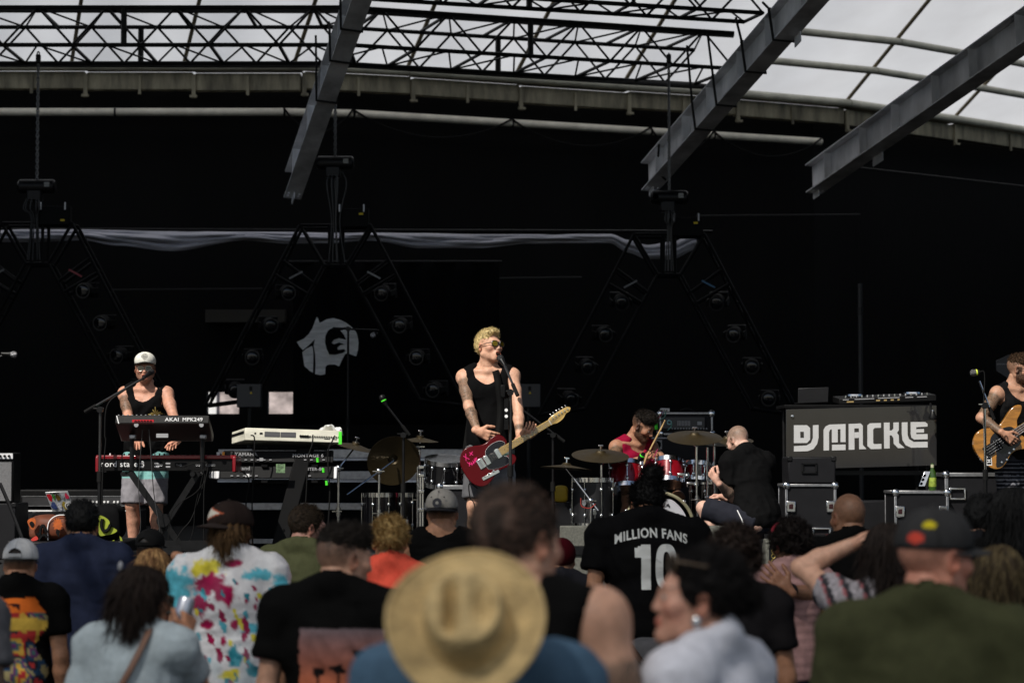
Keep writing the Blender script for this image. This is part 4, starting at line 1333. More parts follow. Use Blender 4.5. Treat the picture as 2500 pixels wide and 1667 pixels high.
pt = thing('chrome_rack', 'double chrome poles rising beside the tilted black tom', 'stand', (W(1036, 0, Yd).x, Yd, SZ))
for px in (1024, 1031, 1037):
    MB().tube([(W(px, 0, Yd).x, Yd - 0.15, SZ + 0.02), (W(px, 0, Yd).x, Yd - 0.15, W(px, 1135 if px < 1030 else 1160, Yd).z)], 0.011, 9).build('pole', CHROME, pt)
for py in (1140, 1160, 1200, 1245):
    MB().box(W(1029, py, Yd - 0.17), (0.05, 0.05, 0.03)).build('clamp', CHROME, pt, bevel=0.006)
for k in range(3):
    a_ = k * 2.094 + 0.2
    MB().tube([(W(1031, 0, Yd).x, Yd - 0.15, SZ + 0.13), (W(1031, 0, Yd).x + 0.22 * math.cos(a_), Yd - 0.15 + 0.22 * math.sin(a_), SZ + 0.012)], 0.008, 6).build('leg', CHROME, pt)


def flight_case(label, x0, x1, y0, y1, z0, z1, latches=True, handles=0, rim=0.035):
    t = thing('flight_case', label, 'case', ((x0 + x1) / 2, (y0 + y1) / 2, z0), group='aluminium-edged flight cases')
    MB().box(((x0 + x1) / 2, (y0 + y1) / 2, (z0 + z1) / 2), (x1 - x0 - 0.012, y1 - y0 - 0.012, z1 - z0 - 0.012)).build('panel', CASE_B, t)
    e_ = rim
    for y in (y0, y1):
        for z in (z0 + e_ / 2, z1 - e_ / 2):
            MB().box(((x0 + x1) / 2, y, z), (x1 - x0, 0.018, e_)).build('edge_strip', ALU, t, bevel=0.004)
        for x in (x0 + e_ / 2, x1 - e_ / 2):
            MB().box((x, y, (z0 + z1) / 2), (e_, 0.016, z1 - z0 - e_ * 2)).build('edge_strip', ALU, t, bevel=0.004)
    for x in (x0, x1):
        MB().box((x, (y0 + y1) / 2, z1 - e_ / 2), (0.016, y1 - y0, e_)).build('edge_strip', ALU, t, bevel=0.004)
    for x in (x0 + 0.012, x1 - 0.012):
        for z in (z0 + 0.014, z1 - 0.014):
            MB().ball((x, y0 - 0.003, z), (0.032, 0.018, 0.032), 10, 8).build('corner', CHROME, t)
    if latches:
        for x in (x0 + 0.045, x1 - 0.045):
            zc = z0 + (z1 - z0) * 0.72
            MB().box((x, y0 - 0.008, zc), (0.075, 0.016, 0.09)).build('latch', CHROME, t, bevel=0.008)
            MB().box((x, y0 - 0.018, zc), (0.032, 0.014, 0.04)).build('latch_key', mat('dark_red_latch', (0.025, 0.003, 0.004), 0.4), t, bevel=0.004)
    for i in range(handles):
        xx = x0 + (x1 - x0) * ((i + 0.5) / handles) + (0.02 if handles == 2 and i == 0 else -0.02 if handles == 2 else 0)
        zc = z0 + (z1 - z0) * 0.38
        for dx, dz, w_, h_ in ((0, 0.042, 0.15, 0.018), (0, -0.042, 0.15, 0.018), (-0.066, 0, 0.018, 0.1), (0.066, 0, 0.018, 0.1)):
            MB().box((xx + dx, y0 - 0.01, zc + dz), (w_, 0.014, h_)).build('handle_dish', CHROME, t, bevel=0.005)
        MB().box((xx, y0 - 0.012, zc - 0.012), (0.115, 0.02, 0.026)).build('handle', mat('dark_red_latch', (0.025, 0.003, 0.004), 0.4), t, bevel=0.006)
    return t


flight_case('black flight case with bright edges behind the singer\'s legs', W(1072, 0, 18.5).x, W(1170, 0, 18.5).x, 18.5, 19.1, SZ, W(0, 1184, 18.5).z, False)

# red kit
Yr = 18.7
drum('floor_tom', 'matt black floor tom with small pale badge in front of the red drums', W(1446, 1226, Yr - 0.15), 0.165, 0.37, (0, 0, 1), MATTE, 8, legs=3)
bd = thing('drum_badge', 'small pale shield badge on the matt black floor tom', 'badge', W(1426, 1228, Yr - 0.33))
MB().prism([(-0.016, 0.024), (0.016, 0.024), (0.016, -0.008), (0, -0.026), (-0.016, -0.008)], 0, 0.003, Matrix.Translation(W(1426, 1228, Yr - 0.325)) @ FACE).build('plate', ALU, bd)
drum('rack_tom', 'red sparkle rack tom nearer the singer', W(1529, 1164, Yr + 0.05), 0.142, 0.2, (0, 0.34, 1), REDSHELL, 6, head=CLEARHEAD)
drum('rack_tom', 'red sparkle rack tom in the middle of the kit', W(1634, 1153, Yr + 0.1), 0.125, 0.18, (0.05, 0.36, 1), REDSHELL, 6, head=CLEARHEAD)
drum('rack_tom', 'small red tom with a broad chrome mount', W(1704, 1152, Yr + 0.15), 0.105, 0.13, (0.1, 0.2, 1), REDSHELL, 8, head=CLEARHEAD)
MB().box(W(1702, 1148, Yr + 0.04), (0.07, 0.012, 0.1)).build('mount_plate', CHROME, bpy.data.objects['rack_tom.002'] if 'rack_tom.002' in bpy.data.objects else None, bevel=0.01)
drum('floor_tom', 'black lacquered floor tom beyond the red drums', W(1738, 1228, Yr + 0.3), 0.18, 0.36, (0, 0, 1), BLKSHELL, 8, legs=3)
zc = SZ + 0.285
bdr = thing('bass_drum', 'bass drum with a black and white illustrated front head', 'drum', (W(1604, 0, 18.05).x, 18.25, SZ), group='drums on the stage')
bc = Vector((W(1604, 0, 18.05).x, 18.05, zc))
Mb = frame(bc, (0, -1, 0), (1, 0, 0))
Mb = Matrix.Translation(bc) @ FACE
MB().lathe([(0.265, -0.42), (0.27, -0.41), (0.27, -0.02), (0.265, -0.01)], 40, Mb).build('shell', BLKSHELL, bdr)
MB().lathe([(0.0, 0.0), (0.262, 0.0)], 40, Mb).build('front_head', mat('dark_head', (0.025, 0.025, 0.03), 0.4), bdr)
MB().ring(0.275, 0.014, 44, 8, Mb).build('hoop', mat('pale_hoop', (0.35, 0.32, 0.2), 0.35, 0.5), bdr)
for i in range(10):
    a_ = 2 * math.pi * (i + 0.25) / 10
    q = Mb @ Vector((0.285 * math.cos(a_), 0.285 * math.sin(a_), -0.02))
    MB().box(q, (0.03, 0.06, 0.03)).build('claw', CHROME, bdr, bevel=0.006)
ART = [mat('art_white', (0.4, 0.4, 0.43), 0.5), mat('art_grey', (0.2, 0.2, 0.23), 0.5), mat('art_black', (0.01, 0.01, 0.012), 0.5), mat('art_blue', (0.04, 0.035, 0.09), 0.5)]


def art(pts, k, lay):
    MB().prism(pts, 0.001 + 0.0012 * lay, 0.002 + 0.0012 * lay, Mb).build('print', ART[k], bdr, smooth=False)


art(smooth_closed([(0.0, 0.2), (0.1, 0.22), (0.2, 0.12), (0.23, 0.0), (0.19, -0.13), (0.05, -0.12), (-0.04, -0.02), (-0.04, 0.12)], 4), 0, 0)
art(smooth_closed([(0.05, 0.02), (0.1, 0.06), (0.16, 0.02), (0.2, -0.06), (0.16, -0.1), (0.1, -0.05)], 4), 1, 1)
art(smooth_closed([(0.12, -0.05), (0.2, -0.02), (0.22, -0.07), (0.17, -0.12)], 3), 0, 2)
art([(0.15, -0.1), (0.22, -0.06), (0.23, -0.11), (0.2, -0.16)], 3, 3)
rnd = random.Random(4)
for k in range(26):
    x, y = rnd.uniform(0.0, 0.2), rnd.uniform(-0.02, 0.2)
    if x * x + y * y > 0.05:
        continue
    a0 = rnd.uniform(0, 6)
    w_ = rnd.uniform(0.004, 0.009)
    l_ = rnd.uniform(0.02, 0.06)
    d0, d1 = Vector((math.cos(a0), math.sin(a0))), Vector((-math.sin(a0), math.cos(a0)))
    art([tuple(Vector((x, y)) + d0 * l_ * u + d1 * w_ * v) for u, v in ((0, 0), (0.5, 1), (1, 0.3), (0.5, -1))], 2, 4)
for rr, k in ((0.03, 0), (0.02, 2), (0.012, 0), (0.006, 2)):
    art([(0.07 + rr * math.cos(t * 0.4488), -0.06 + rr * math.sin(t * 0.4488)) for t in range(14)], k, 5 + k + int(rr < 0.015) * 3)
put_text(text_mb('HB', 0.06, 0.0006, 1.1, 0, 0.003), Mb @ Vector((0.13, -0.085, 0.012)), bdr, ART[0])
cymbal('bronze crash cymbal over the matt black floor tom', W(1466, 1106, Yr - 0.1), 0.235, (14, 2), 1466, Yr - 0.1, stand_label='thick chrome stand in front of the matt black floor tom')
cymbal('thin cymbal seen edge-on between singer and drums', W(1383, 1137, Yr - 0.3), 0.21, (-3, 4), 1440, Yr - 0.35, boom=(0.1, W(1440, 1222, Yr - 0.35).z), stand_label='slanting chrome boom stand reaching toward the singer')
cymbal('bronze crash cymbal in front of the amplifier rack', W(1696, 1062, Yr - 0.1), 0.225, (16, 0), 1696, Yr - 0.15, stand_label='thick chrome stand in front of the amplifier rack')
cymbal('dark ride cymbal above the seated technician\'s arm', W(1776, 1072, Yr + 0.2), 0.215, (10, -3), 1782, Yr + 0.2, stand_label='chrome stand beside the seated technician')
for k, (px, pyt) in enumerate(((1722, 1092), (1740, 1066), (1764, 1160), (1752, 1200))):
    t = thing('chrome_rod', ['short chrome rod among the red drums', 'tall chrome rod rising behind the small red tom', 'chrome rod beside the technician\'s forearm', 'low chrome rod below the technician\'s hands'][k], 'rod', (W(px, 0, Yr).x, Yr + 0.05 * k, SZ), group='chrome rods of the drum hardware')
    MB().tube([(W(px, 0, Yr).x, Yr + 0.05 * k, SZ), (W(px, 0, Yr).x, Yr + 0.05 * k, W(px, pyt, Yr).z)], 0.009, 8).build('tube', CHROME, t)
    MB().box((W(px, 0, Yr).x, Yr + 0.05 * k - 0.01, W(px, 1215, Yr).z), (0.05, 0.03, 0.03)).build('clamp', CHROME, t, bevel=0.006)
for k, (px, py) in enumerate(((1480, 1182), (1474, 1212), (1668, 1158), (1690, 1180))):
    t = thing('drum_clamp', ['chrome multi-clamp joining the matt floor tom stand to the red tom', 'lower chrome multi-clamp on the matt floor tom stand', 'chrome clamp between the two red toms', 'chrome clamp under the small red tom'][k], 'clamp', W(px, py, Yr - 0.12), group='chrome drum clamps')
    MB().box(W(px, py, Yr - 0.12), (0.1, 0.04, 0.025)).build('bar', CHROME, t, bevel=0.006)
    MB().ball(W(px + 10, py + 3, Yr - 0.14), 0.02, 8, 6).build('knob', CHROME, t)
    MB().tube([W(px - 12, py, Yr - 0.14), W(px - 12, py + 8, Yr - 0.14)], 0.007, 6).build('screw', CHROME, t)
t = thing('drum_throne', 'round black drum stool hidden behind the red drums', 'stool', (W(1526, 0, 19.35).x, 19.35, SZ))
MB().lathe([(0, 0.26), (0.17, 0.26), (0.18, 0.29), (0.17, 0.33), (0, 0.34)], 24, Matrix.Translation((W(1526, 0, 19.35).x, 19.35, SZ))).build('seat', BLACK_CLOTH, t)
MB().tube([(W(1526, 0, 19.35).x, 19.35, SZ), (W(1526, 0, 19.35).x, 19.35, SZ + 0.26)], 0.02, 8).build('post', CHROME, t)
for k in range(3):
    MB().tube([(W(1526, 0, 19.35).x, 19.35, SZ + 0.25), (W(1526, 0, 19.35).x + 0.25 * math.cos(k * 2.09), 19.35 + 0.25 * math.sin(k * 2.09), SZ + 0.01)], 0.01, 6).build('leg', CHROME, t)
# microphone clipped on the red tom
microphone(W(1561, 1124, Yr - 0.15), W(1571, 1108, Yr - 0.18), 'short black drum microphone with green and red tape', GREEN_TAPE, BLACK_METAL)
tag(MB().tube(curve_pts([W(1572, 1107, Yr - 0.18), W(1585, 1099, Yr - 0.16), W(1592, 1110, Yr - 0.2), W(1584, 1124, Yr - 0.2), W(1570, 1140, Yr - 0.2), W(1556, 1180, Yr - 0.2), W(1552, 1230, Yr - 0.25)], 6), 0.0045, 5).build('microphone_cable', RUBBER), 'thin black cable hanging over the nearer red tom', 'cable')
tag(MB().tube(curve_pts([W(1418, 1215, Yr - 0.4), W(1420, 1235, Yr - 0.4), W(1440, 1240, Yr - 0.4), W(1454, 1230, Yr - 0.4)], 6), 0.004, 5).build('microphone_cable', mat('red_cable', (0.3, 0.03, 0.02), 0.5)), 'thin red cable looped on the matt black floor tom', 'cable')

# amplifier rack
Yq = 20.3
ra = flight_case('aluminium-framed amplifier rack standing on the speaker behind the drummer', W(1606, 0, Yq).x, W(1736, 0, Yq).x, Yq, Yq + 0.4, W(0, 1062, Yq).z, W(0, 1006, Yq).z, False, 0, 0.02)
MB().box(W(1668, 1032, Yq - 0.012), (0.38, 0.01, 0.1)).build('amplifier_front', mat('panel_grey', (0.04, 0.04, 0.042), 0.4, 0.3), ra)
for i in range(9):
    MB().box(W(1655 + i * 3.6, 1033, Yq - 0.02), (0.006, 0.006, 0.045)).build('vent_slot', GREY_PRINT, ra)
MB().box(W(1708, 1033, Yq - 0.02), (0.04, 0.006, 0.03)).build('meter', GREY_PRINT, ra)
for i in range(14):
    MB().lathe([(0, 0), (0.008, 0), (0.006, 0.012), (0, 0.012)], 8, Matrix.Translation(W(1634 + i * 7, 1046, Yq - 0.014)) @ FACE).build('knob', GREY_PRINT, ra)
MB().ring(0.018, 0.005, 16, 6, Matrix.Translation(W(1634, 1031, Yq - 0.02)) @ FACE).build('jack', mat('teal_glow', (0.25, 0.5, 0.5), 0.4), ra)
pd = thing('di_box', 'small silver direct box on top of the amplifier rack', 'box', W(1622, 1006, Yq))
MB().box(W(1623, 1001, Yq + 0.1), (0.085, 0.1, 0.035)).build('case', ALU, pd, bevel=0.004)
for k in range(3):
    MB().tube([W(1616 + 6 * k, 1001, Yq + 0.05), W(1616 + 6 * k, 1001, Yq + 0.03)], 0.006, 8).build('knob', BLACK_PLASTIC, pd)
for k, pts in enumerate(([(1618, 1003), (1612, 1015), (1605, 1025), (1604, 1050)], [(1626, 1003), (1622, 1018), (1608, 1028), (1603, 1046)], [(1640, 1032), (1638, 1042), (1630, 1050)])):
    tag(MB().tube(curve_pts([W(x, y, Yq - 0.03) for x, y in pts], 6), 0.005, 5).build('patch_cable', mat('patch_%d' % k, [(0.3, 0.02, 0.05), (0.1, 0.25, 0.2), (0.1, 0.3, 0.25)][k], 0.5)), ['red patch cable on the amplifier rack', 'green patch cable from the silver direct box', 'short teal patch cable at the rack jack'][k], 'cable')
tag(MB().tube([W(1601, 1030, Yq - 0.05), W(1602, 1048, Yq - 0.05)], 0.016, 8).build('tape_flag', GREEN_TAPE), 'green tape bundle on the side of the amplifier rack', 'tape')
MB().tube(curve_pts([W(1660, 1003, Yq + 0.1), W(1672, 998, Yq + 0.1), W(1686, 999, Yq + 0.1), W(1692, 1006, Yq + 0.1)], 5), 0.008, 6).build('handle', RUBBER, ra)
sc_ = plain_case('bass_cabinet', 'tall black bass speaker with a round ringed badge behind the drummer', 'speaker', W(1588, 0, Yq).x, W(1745, 0, Yq).x, Yq - 0.02, Yq + 0.45, SZ, W(0, 1064, Yq).z)
MB().box(W(1664, 1069, Yq - 0.03), (0.53, 0.01, 0.012)).build('trim', GREY_PRINT, sc_)
MB().box(W(1592, 1120, Yq - 0.03), (0.012, 0.01, 0.35)).build('trim', GREY_PRINT, sc_)
MB().box(W(1606, 1085, Yq - 0.026), (0.075, 0.006, 0.082)).build('badge', mat('badge_grey', (0.22, 0.22, 0.22), 0.5), sc_)
for rr, mm in ((0.032, BLACK_PLASTIC), (0.026, GREY_PRINT), (0.019, BLACK_PLASTIC), (0.012, GREY_PRINT)):
    MB().lathe([(0, 0), (rr, 0)], 20, Matrix.Translation(W(1605, 1085, Yq - 0.031 - (0.032 - rr) * 0.1)) @ FACE).build('badge_ring', mm, sc_)

# ------------------------------------------------------------------ lettered sign, DJ desk, cases on the bass side
Yj = 18.4
GLOSS = mat('gloss_black_acrylic', (0.022, 0.022, 0.023), 0.04, 0, 0.15, 2, spec=0.7)
dj = thing('lettered_sign', 'glossy dark grey board with big white lettering on the DJ desk', 'sign', W(2100, 1146, Yj))
q = [W(1919, 1146, Yj), W(2287, 1136, Yj + 0.05), W(2287, 983, Yj + 0.05), W(1919, 999, Yj)]
ex = (q[1] - q[0])
ez = (q[3] - q[0])
nz_ = ex.cross(ez).normalized()
slab(q[0], ex, -nz_ * 0.012, ez).build('board', GLOSS, dj, bevel=0.002)
for u, v in ((0.04, 0.88), (0.97, 0.9)):
    p_ = q[0] + ex * u + ez * v
    MB().lathe([(0, 0), (0.012, 0), (0.012, 0.012), (0, 0.014)], 12, frame(p_, nz_)).build('bolt', CHROME, dj)
LET = {
    'd': [[(287, 432), (405, 430), (432, 455), (432, 560), (405, 590), (287, 592)]],
    'j': [[(457, 430), (508, 427), (508, 540), (495, 600), (462, 645), (410, 664), (287, 668), (287, 620), (400, 613), (440, 590), (457, 545)]],
    'm': [[(553, 658), (553, 470), (570, 440), (605, 422), (750, 415), (750, 580), (705, 580), (705, 462), (680, 464), (680, 582), (627, 585), (627, 465), (612, 468), (602, 490), (602, 656)], [(628, 605), (750, 602), (750, 652), (628, 656)]],
    'a': [[(778, 414), (828, 412), (830, 648), (778, 650)], [(828, 412), (885, 408), (905, 428), (905, 452), (828, 454)], [(870, 452), (905, 452), (905, 605), (938, 642), (872, 645)], [(830, 490), (870, 488), (870, 540), (830, 543)]],
    'c': [[(946, 425), (968, 406), (1068, 402), (1068, 446), (1012, 448), (998, 462), (998, 588), (1008, 597), (1072, 594), (1072, 640), (978, 643), (946, 615)]],
    'k': [[(1094, 398), (1146, 397), (1146, 470), (1165, 470), (1180, 452), (1180, 396), (1228, 394), (1228, 468), (1212, 490), (1228, 515), (1230, 585), (1280, 630), (1222, 633), (1182, 592), (1180, 540), (1163, 515), (1146, 515), (1146, 635), (1096, 637)]],
    'i': [[(1255, 394), (1307, 392), (1307, 510), (1320, 548), (1362, 575), (1487, 572), (1487, 625), (1340, 628), (1290, 605), (1262, 560), (1255, 500)]],
    'e': [[(1335, 390), (1465, 388), (1487, 405), (1487, 430), (1385, 437), (1385, 456), (1455, 453), (1455, 486), (1385, 489), (1385, 502), (1487, 500), (1487, 548), (1365, 552), (1342, 535), (1335, 500)]],
}
LETM = mat('sign_white', (0.55, 0.55, 0.55), 0.3, 0, 0.05, coat=0.3)


def sign_uv(x, y):
    px, py = 1860 + x * 0.2721, 920 + y * 0.2721
    u = (px - 1919) / 368
    v = ((1146 - 10 * u) - py) / (147 + 6 * u)
    return u, v


for nm, polys in LET.items():
    mbl = MB()
    for pl in polys:
        pts = [q[0] + ex * u + ez * v + nz_ * 0.001 for u, v in (sign_uv(x, y) for x, y in pl)]
        n_ = len(pts)
        a2 = sum(pl[i][0] * pl[(i + 1) % n_][1] - pl[(i + 1) % n_][0] * pl[i][1] for i in range(n_))
        if a2 > 0:
            pts = pts[::-1]
        mbl.add(pts + [p_ + nz_ * 0.003 for p_ in pts], [tuple(range(n_, 2 * n_))] + [(i, (i + 1) % n_, n_ + (i + 1) % n_, n_ + i) for i in range(n_)])
    lo_ = mbl.build('letter', LETM, dj, smooth=False)
MB().prism([(-0.008, 0.02), (0.02, 0.02), (0.02, -0.026), (-0.008, -0.026)], 0, 0.003, frame(q[0] + ex * sign_uv(352, 512)[0] + ez * sign_uv(352, 512)[1] + nz_ * 0.0045, nz_, ex)).build('letter_counter', GLOSS, dj)
tb = thing('dj_desk', 'black folding desk behind the lettered board', 'table', (W(2100, 0, 18.7).x, 18.75, SZ))
tz = W(2100, 992, 18.45).z
MB().box(((q[0].x + q[1].x) / 2, 18.78, tz), (q[1].x - q[0].x, 0.6, 0.03)).build('table_top', BLACK_PAINT, tb, bevel=0.005)
for x in (q[0].x + 0.06, q[1].x - 0.06):
    for y in (18.55, 19.02):
        MB().tube([(x, y, SZ), (x, y, tz)], 0.016, 8).build('leg', BLACK_METAL, tb)
MB().box(((q[0].x + q[1].x) / 2, 18.52, W(0, 1148, 18.5).z - 0.02), (q[1].x - q[0].x, 0.03, 0.035)).build('rail', BLACK_METAL, tb)
dc = thing('dj_controller', 'black DJ controller with knobs and jog wheels on the desk', 'controller', W(2150, 984, 18.55))
dz = tz + 0.016
for yy_, zz in ((18.5, 0.0),):
    o_ = Vector((W(2040, 0, 18.55).x, 18.53, dz))
    w_ = Vector((W(2276, 0, 18.55).x - o_.x, 0, 0.03))
    slab(o_, w_, Vector((0, 0.36, 0.03)), Vector((0, 0, 0.05))).build('body', BLACK_PLASTIC, dc, bevel=0.006)
    for k in range(2):
        MB().lathe([(0, 0), (0.09, 0), (0.088, 0.015), (0, 0.017)], 26, Matrix.Translation(o_ + w_ * (0.2 + 0.6 * k) + Vector((0, 0.2, 0.068)))).build('jog_wheel', CHROME, dc)
    for k in range(16):
        MB().tube([o_ + w_ * (0.08 + 0.056 * k) + Vector((0, 0.06, 0.05)), o_ + w_ * (0.08 + 0.056 * k) + Vector((0, 0.06, 0.072))], 0.006, 7).build('knob', GREY_PRINT if k % 3 else CHROME, dc)
    for u0, u1, v_ in ((0.04, 0.1, 0.7), (0.16, 0.36, 0.72), (0.4, 0.62, 0.75), (0.68, 0.76, 0.72), (0.8, 0.9, 0.72), (0.08, 0.15, 0.3), (0.38, 0.42, 0.35), (0.46, 0.49, 0.35), (0.53, 0.56, 0.35), (0.6, 0.62, 0.35)):
        slab(o_ + w_ * u0 + Vector((0, -0.003, 0.05 * v_)), w_ * (u1 - u0), Vector((0, 0.003, 0)), Vector((0, 0, 0.006 if v_ > 0.5 else 0.011))).build('label', GREY_PRINT if v_ > 0.5 else mat('amber_label', (0.35, 0.25, 0.1), 0.5), dc)
l2 = thing('dark_laptop', 'closed-looking dark laptop screen beside the DJ controller', 'laptop', W(1982, 984, 18.6))
slab(W(1948, 984, 18.6), W(2022, 981, 18.6) - W(1948, 984, 18.6), Vector((0, 0.01, 0)), Vector((0, -0.03, 0.12))).build('lid', mat('dark_lid', (0.03, 0.03, 0.032), 0.4, 0.3), l2, bevel=0.003)
slab(W(1948, 985, 18.6), W(2022, 982, 18.6) - W(1948, 985, 18.6), Vector((0, 0.24, 0)), Vector((0, 0, 0.01))).build('base', BLACK_PLASTIC, l2, bevel=0.003)
dl = thing('desk_lamp', 'small black gooseneck lamp clamped to the corner of the lettered board', 'lamp', W(2278, 1000, 18.4))
MB().tube(curve_pts([W(2272, 985, 18.4), W(2272, 1000, 18.36), W(2274, 1015, 18.35)], 5), 0.01, 7).build('neck', BLACK_METAL, dl)
MB().lathe([(0.012, 0.05), (0.035, 0.0), (0.03, -0.02), (0, -0.025)], 14, Matrix.Translation(W(2277, 1018, 18.34))).build('shade', BLACK_METAL, dl)
sp = thing('tall_pole', 'thin dark pole rising behind the DJ desk', 'pole', (W(2095, 0, 21).x, 21, SZ))
MB().tube([(W(2094, 0, 21).x, 21, SZ), (W(2094, 0, 21).x, 21, W(0, 692, 21).z)], 0.022, 8).build('tube', mat('dull_pole', (0.012, 0.012, 0.012), 0.6), sp)
MB().tube([(W(2094, 0, 21).x, 21, W(0, 770, 21).z), (W(2094, 0, 21).x, 21, W(0, 750, 21).z)], 0.03, 8).build('collar', BLACK_METAL, sp)
MB().box((W(2094, 0, 21).x, 21, SZ + 0.01), (0.5, 0.5, 0.02)).build('base', BLACK_METAL, sp)
Yc = 17.9
flight_case('black flight case with two recessed handles beneath the black box', W(1909, 0, Yc).x, W(2033, 0, Yc).x, Yc, Yc + 0.45, SZ, W(0, 1181, Yc).z, True, 2, 0.022)
bb = plain_case('monitor_box', 'plain black box with a carrying handle on the two-handled flight case', 'box', W(1917, 0, Yc).x, W(2033, 0, Yc).x, Yc + 0.02, Yc + 0.42, W(0, 1181, Yc).z + 0.002, W(0, 1115, Yc).z)
for dx, dz_, w_, h_ in ((0, 0.035, 0.12, 0.012), (0, -0.035, 0.12, 0.012), (-0.054, 0, 0.012, 0.07), (0.054, 0, 0.012, 0.07)):
    MB().box(W(1976, 1142, Yc + 0.012) + Vector((dx, 0, dz_)), (w_, 0.016, h_)).build('handle_frame', BLACK_METAL, bb)
f2 = flight_case('black flight case carrying the green bottle', W(2172, 0, Yc).x, W(2304, 0, Yc).x, Yc, Yc + 0.45, SZ, W(0, 1198, Yc).z, True, 0, 0.022)
f3 = flight_case('larger black flight case behind the bass player\'s microphone stand', W(2306, 0, Yc).x, W(2450, 0, Yc).x, Yc + 0.2, Yc + 0.7, SZ, W(0, 1154, Yc + 0.2).z, False, 0, 0.03)
for dx, dz_, w_, h_ in ((0, 0.04, 0.13, 0.016), (0, -0.04, 0.13, 0.016), (-0.058, 0, 0.016, 0.09), (0.058, 0, 0.016, 0.09)):
    MB().box(W(2338, 1205, Yc + 0.19) + Vector((dx, 0, dz_)), (w_, 0.016, h_)).build('handle_dish', CHROME, f3, bevel=0.004)
plain_case('storage_case', 'unlit black trunk beneath the DJ desk', 'case', W(2036, 0, 18.6).x, W(2168, 0, 18.6).x, 18.62, 19.0, SZ, W(0, 1222, 18.6).z)
bt = thing('bottle', 'green beer bottle with pale label standing on the flight case', 'bottle', W(2271, 1197, Yc + 0.1))
zz = W(0, 1198, Yc).z + 0.002
bxp = Matrix.Translation((W(2271, 0, Yc).x, Yc + 0.1, zz))
MB().lathe([(0.0, 0), (0.03, 0.0), (0.031, 0.01), (0.031, 0.12), (0.026, 0.145), (0.014, 0.17), (0.012, 0.215), (0.0, 0.215)], 18, bxp).build('glass', mat('green_glass', (0.03, 0.07, 0.01), 0.08, 0, 0.1, 5, spec=0.8), bt)
MB().lathe([(0.0315, 0.03), (0.0318, 0.032), (0.0318, 0.1), (0.0315, 0.102)], 18, bxp).build('label', mat('lime_label', (0.25, 0.33, 0.04), 0.6, 0, 0.5, 40), bt)
MB().lathe([(0.0135, 0.18), (0.0138, 0.182), (0.0132, 0.205)], 18, bxp).build('neck_label', mat('pale_label', (0.45, 0.45, 0.3), 0.6), bt)
ck = thing('chain_bracket', 'shiny perforated metal bracket beside the green bottle', 'bracket', W(2254, 1197, Yc))
slab(W(2243, 1187, Yc + 0.06), Vector((0.05, 0, 0.0)), Vector((0, 0.008, 0)), Vector((0.05, 0.02, 0.12))).build('plate', CHROME, ck, bevel=0.003)
for k in range(3):
    MB().lathe([(0, 0), (0.011, 0)], 10, Matrix.Translation(W(2250 + k * 4, 1180 - 10 * k, Yc + 0.055)) @ FACE).build('hole', BLACK_PLASTIC, ck)
ap = thing('antenna_paddle', 'dark grey paddle antenna on a pole behind the bass player\'s head', 'antenna', (W(2470, 0, 19.3).x, 19.3, SZ))
MB().prism([(p_.x, p_.z) for p_ in (W(2431, 880, 19.3), W(2462, 866, 19.3), (W(2520, 866, 19.3)), W(2540, 900, 19.3), W(2500, 930, 19.3), W(2456, 922, 19.3), W(2431, 906, 19.3))], 0, 0.03, Matrix.Translation((0, 19.3, 0)) @ FACE).build('paddle', mat('antenna_grey', (0.03, 0.03, 0.032), 0.6), ap, bevel=0.004)
MB().tube([(W(2490, 0, 19.32).x, 19.32, SZ), (W(2490, 0, 19.32).x, 19.32, W(0, 925, 19.3).z)], 0.012, 8).build('pole', BLACK_METAL, ap)
put_text(text_mb('SENNHEISER', 0.018, 0.0006), W(2449, 889, 19.265), ap, GREY_PRINT)

# ------------------------------------------------------------------ floor monitors at the front edge
WEDGE = mat('grey_carpet', (0.1, 0.1, 0.085), 0.95, 0, 0.3, 60, 0.5, 200)


def wedge(label, px0, px1, Y, pytop, m_, plate=False):
    x0, x1 = W(px0, 0, Y).x, W(px1, 0, Y).x
    zt_ = W(0, pytop, Y).z
    t = thing('floor_monitor', label, 'speaker', ((x0 + x1) / 2, Y + 0.2, SZ), group='floor monitors along the stage edge')
    pr = [(0, 0), (0.42, 0), (0.44, 0.06), (0.16, zt_ - SZ), (0.02, zt_ - SZ)]
    M = Matrix(((0, 0, 1, x0), (1, 0, 0, Y), (0, 1, 0, SZ), (0, 0, 0, 1)))
    MB().prism(pr, 0, x1 - x0, M).build('cabinet', m_, t, bevel=0.008)
    MB().box(((x0 + x1) / 2, Y + 0.31, SZ + (zt_ - SZ) * 0.55), (x1 - x0 - 0.05, 0.01, 0.3), None).build('grille', BLACK_METAL, t)
    if plate:
        MB().box((x0 + 0.05, Y - 0.004, zt_ - 0.14), (0.06, 0.008, 0.17)).build('jack_plate', BLACK_METAL, t)
        for k in range(4):
            MB().ring(0.013, 0.004, 12, 5, Matrix.Translation((x0 + 0.05, Y - 0.01, zt_ - 0.08 - 0.035 * k)) @ FACE).build('jack', mat('brass', (0.4, 0.3, 0.1), 0.35, 0.9), t)
    MB().box(((x0 + x1) / 2, Y - 0.004, SZ + 0.2), (0.16, 0.01, 0.06)).build('handle', BLACK_METAL, t)
    return t


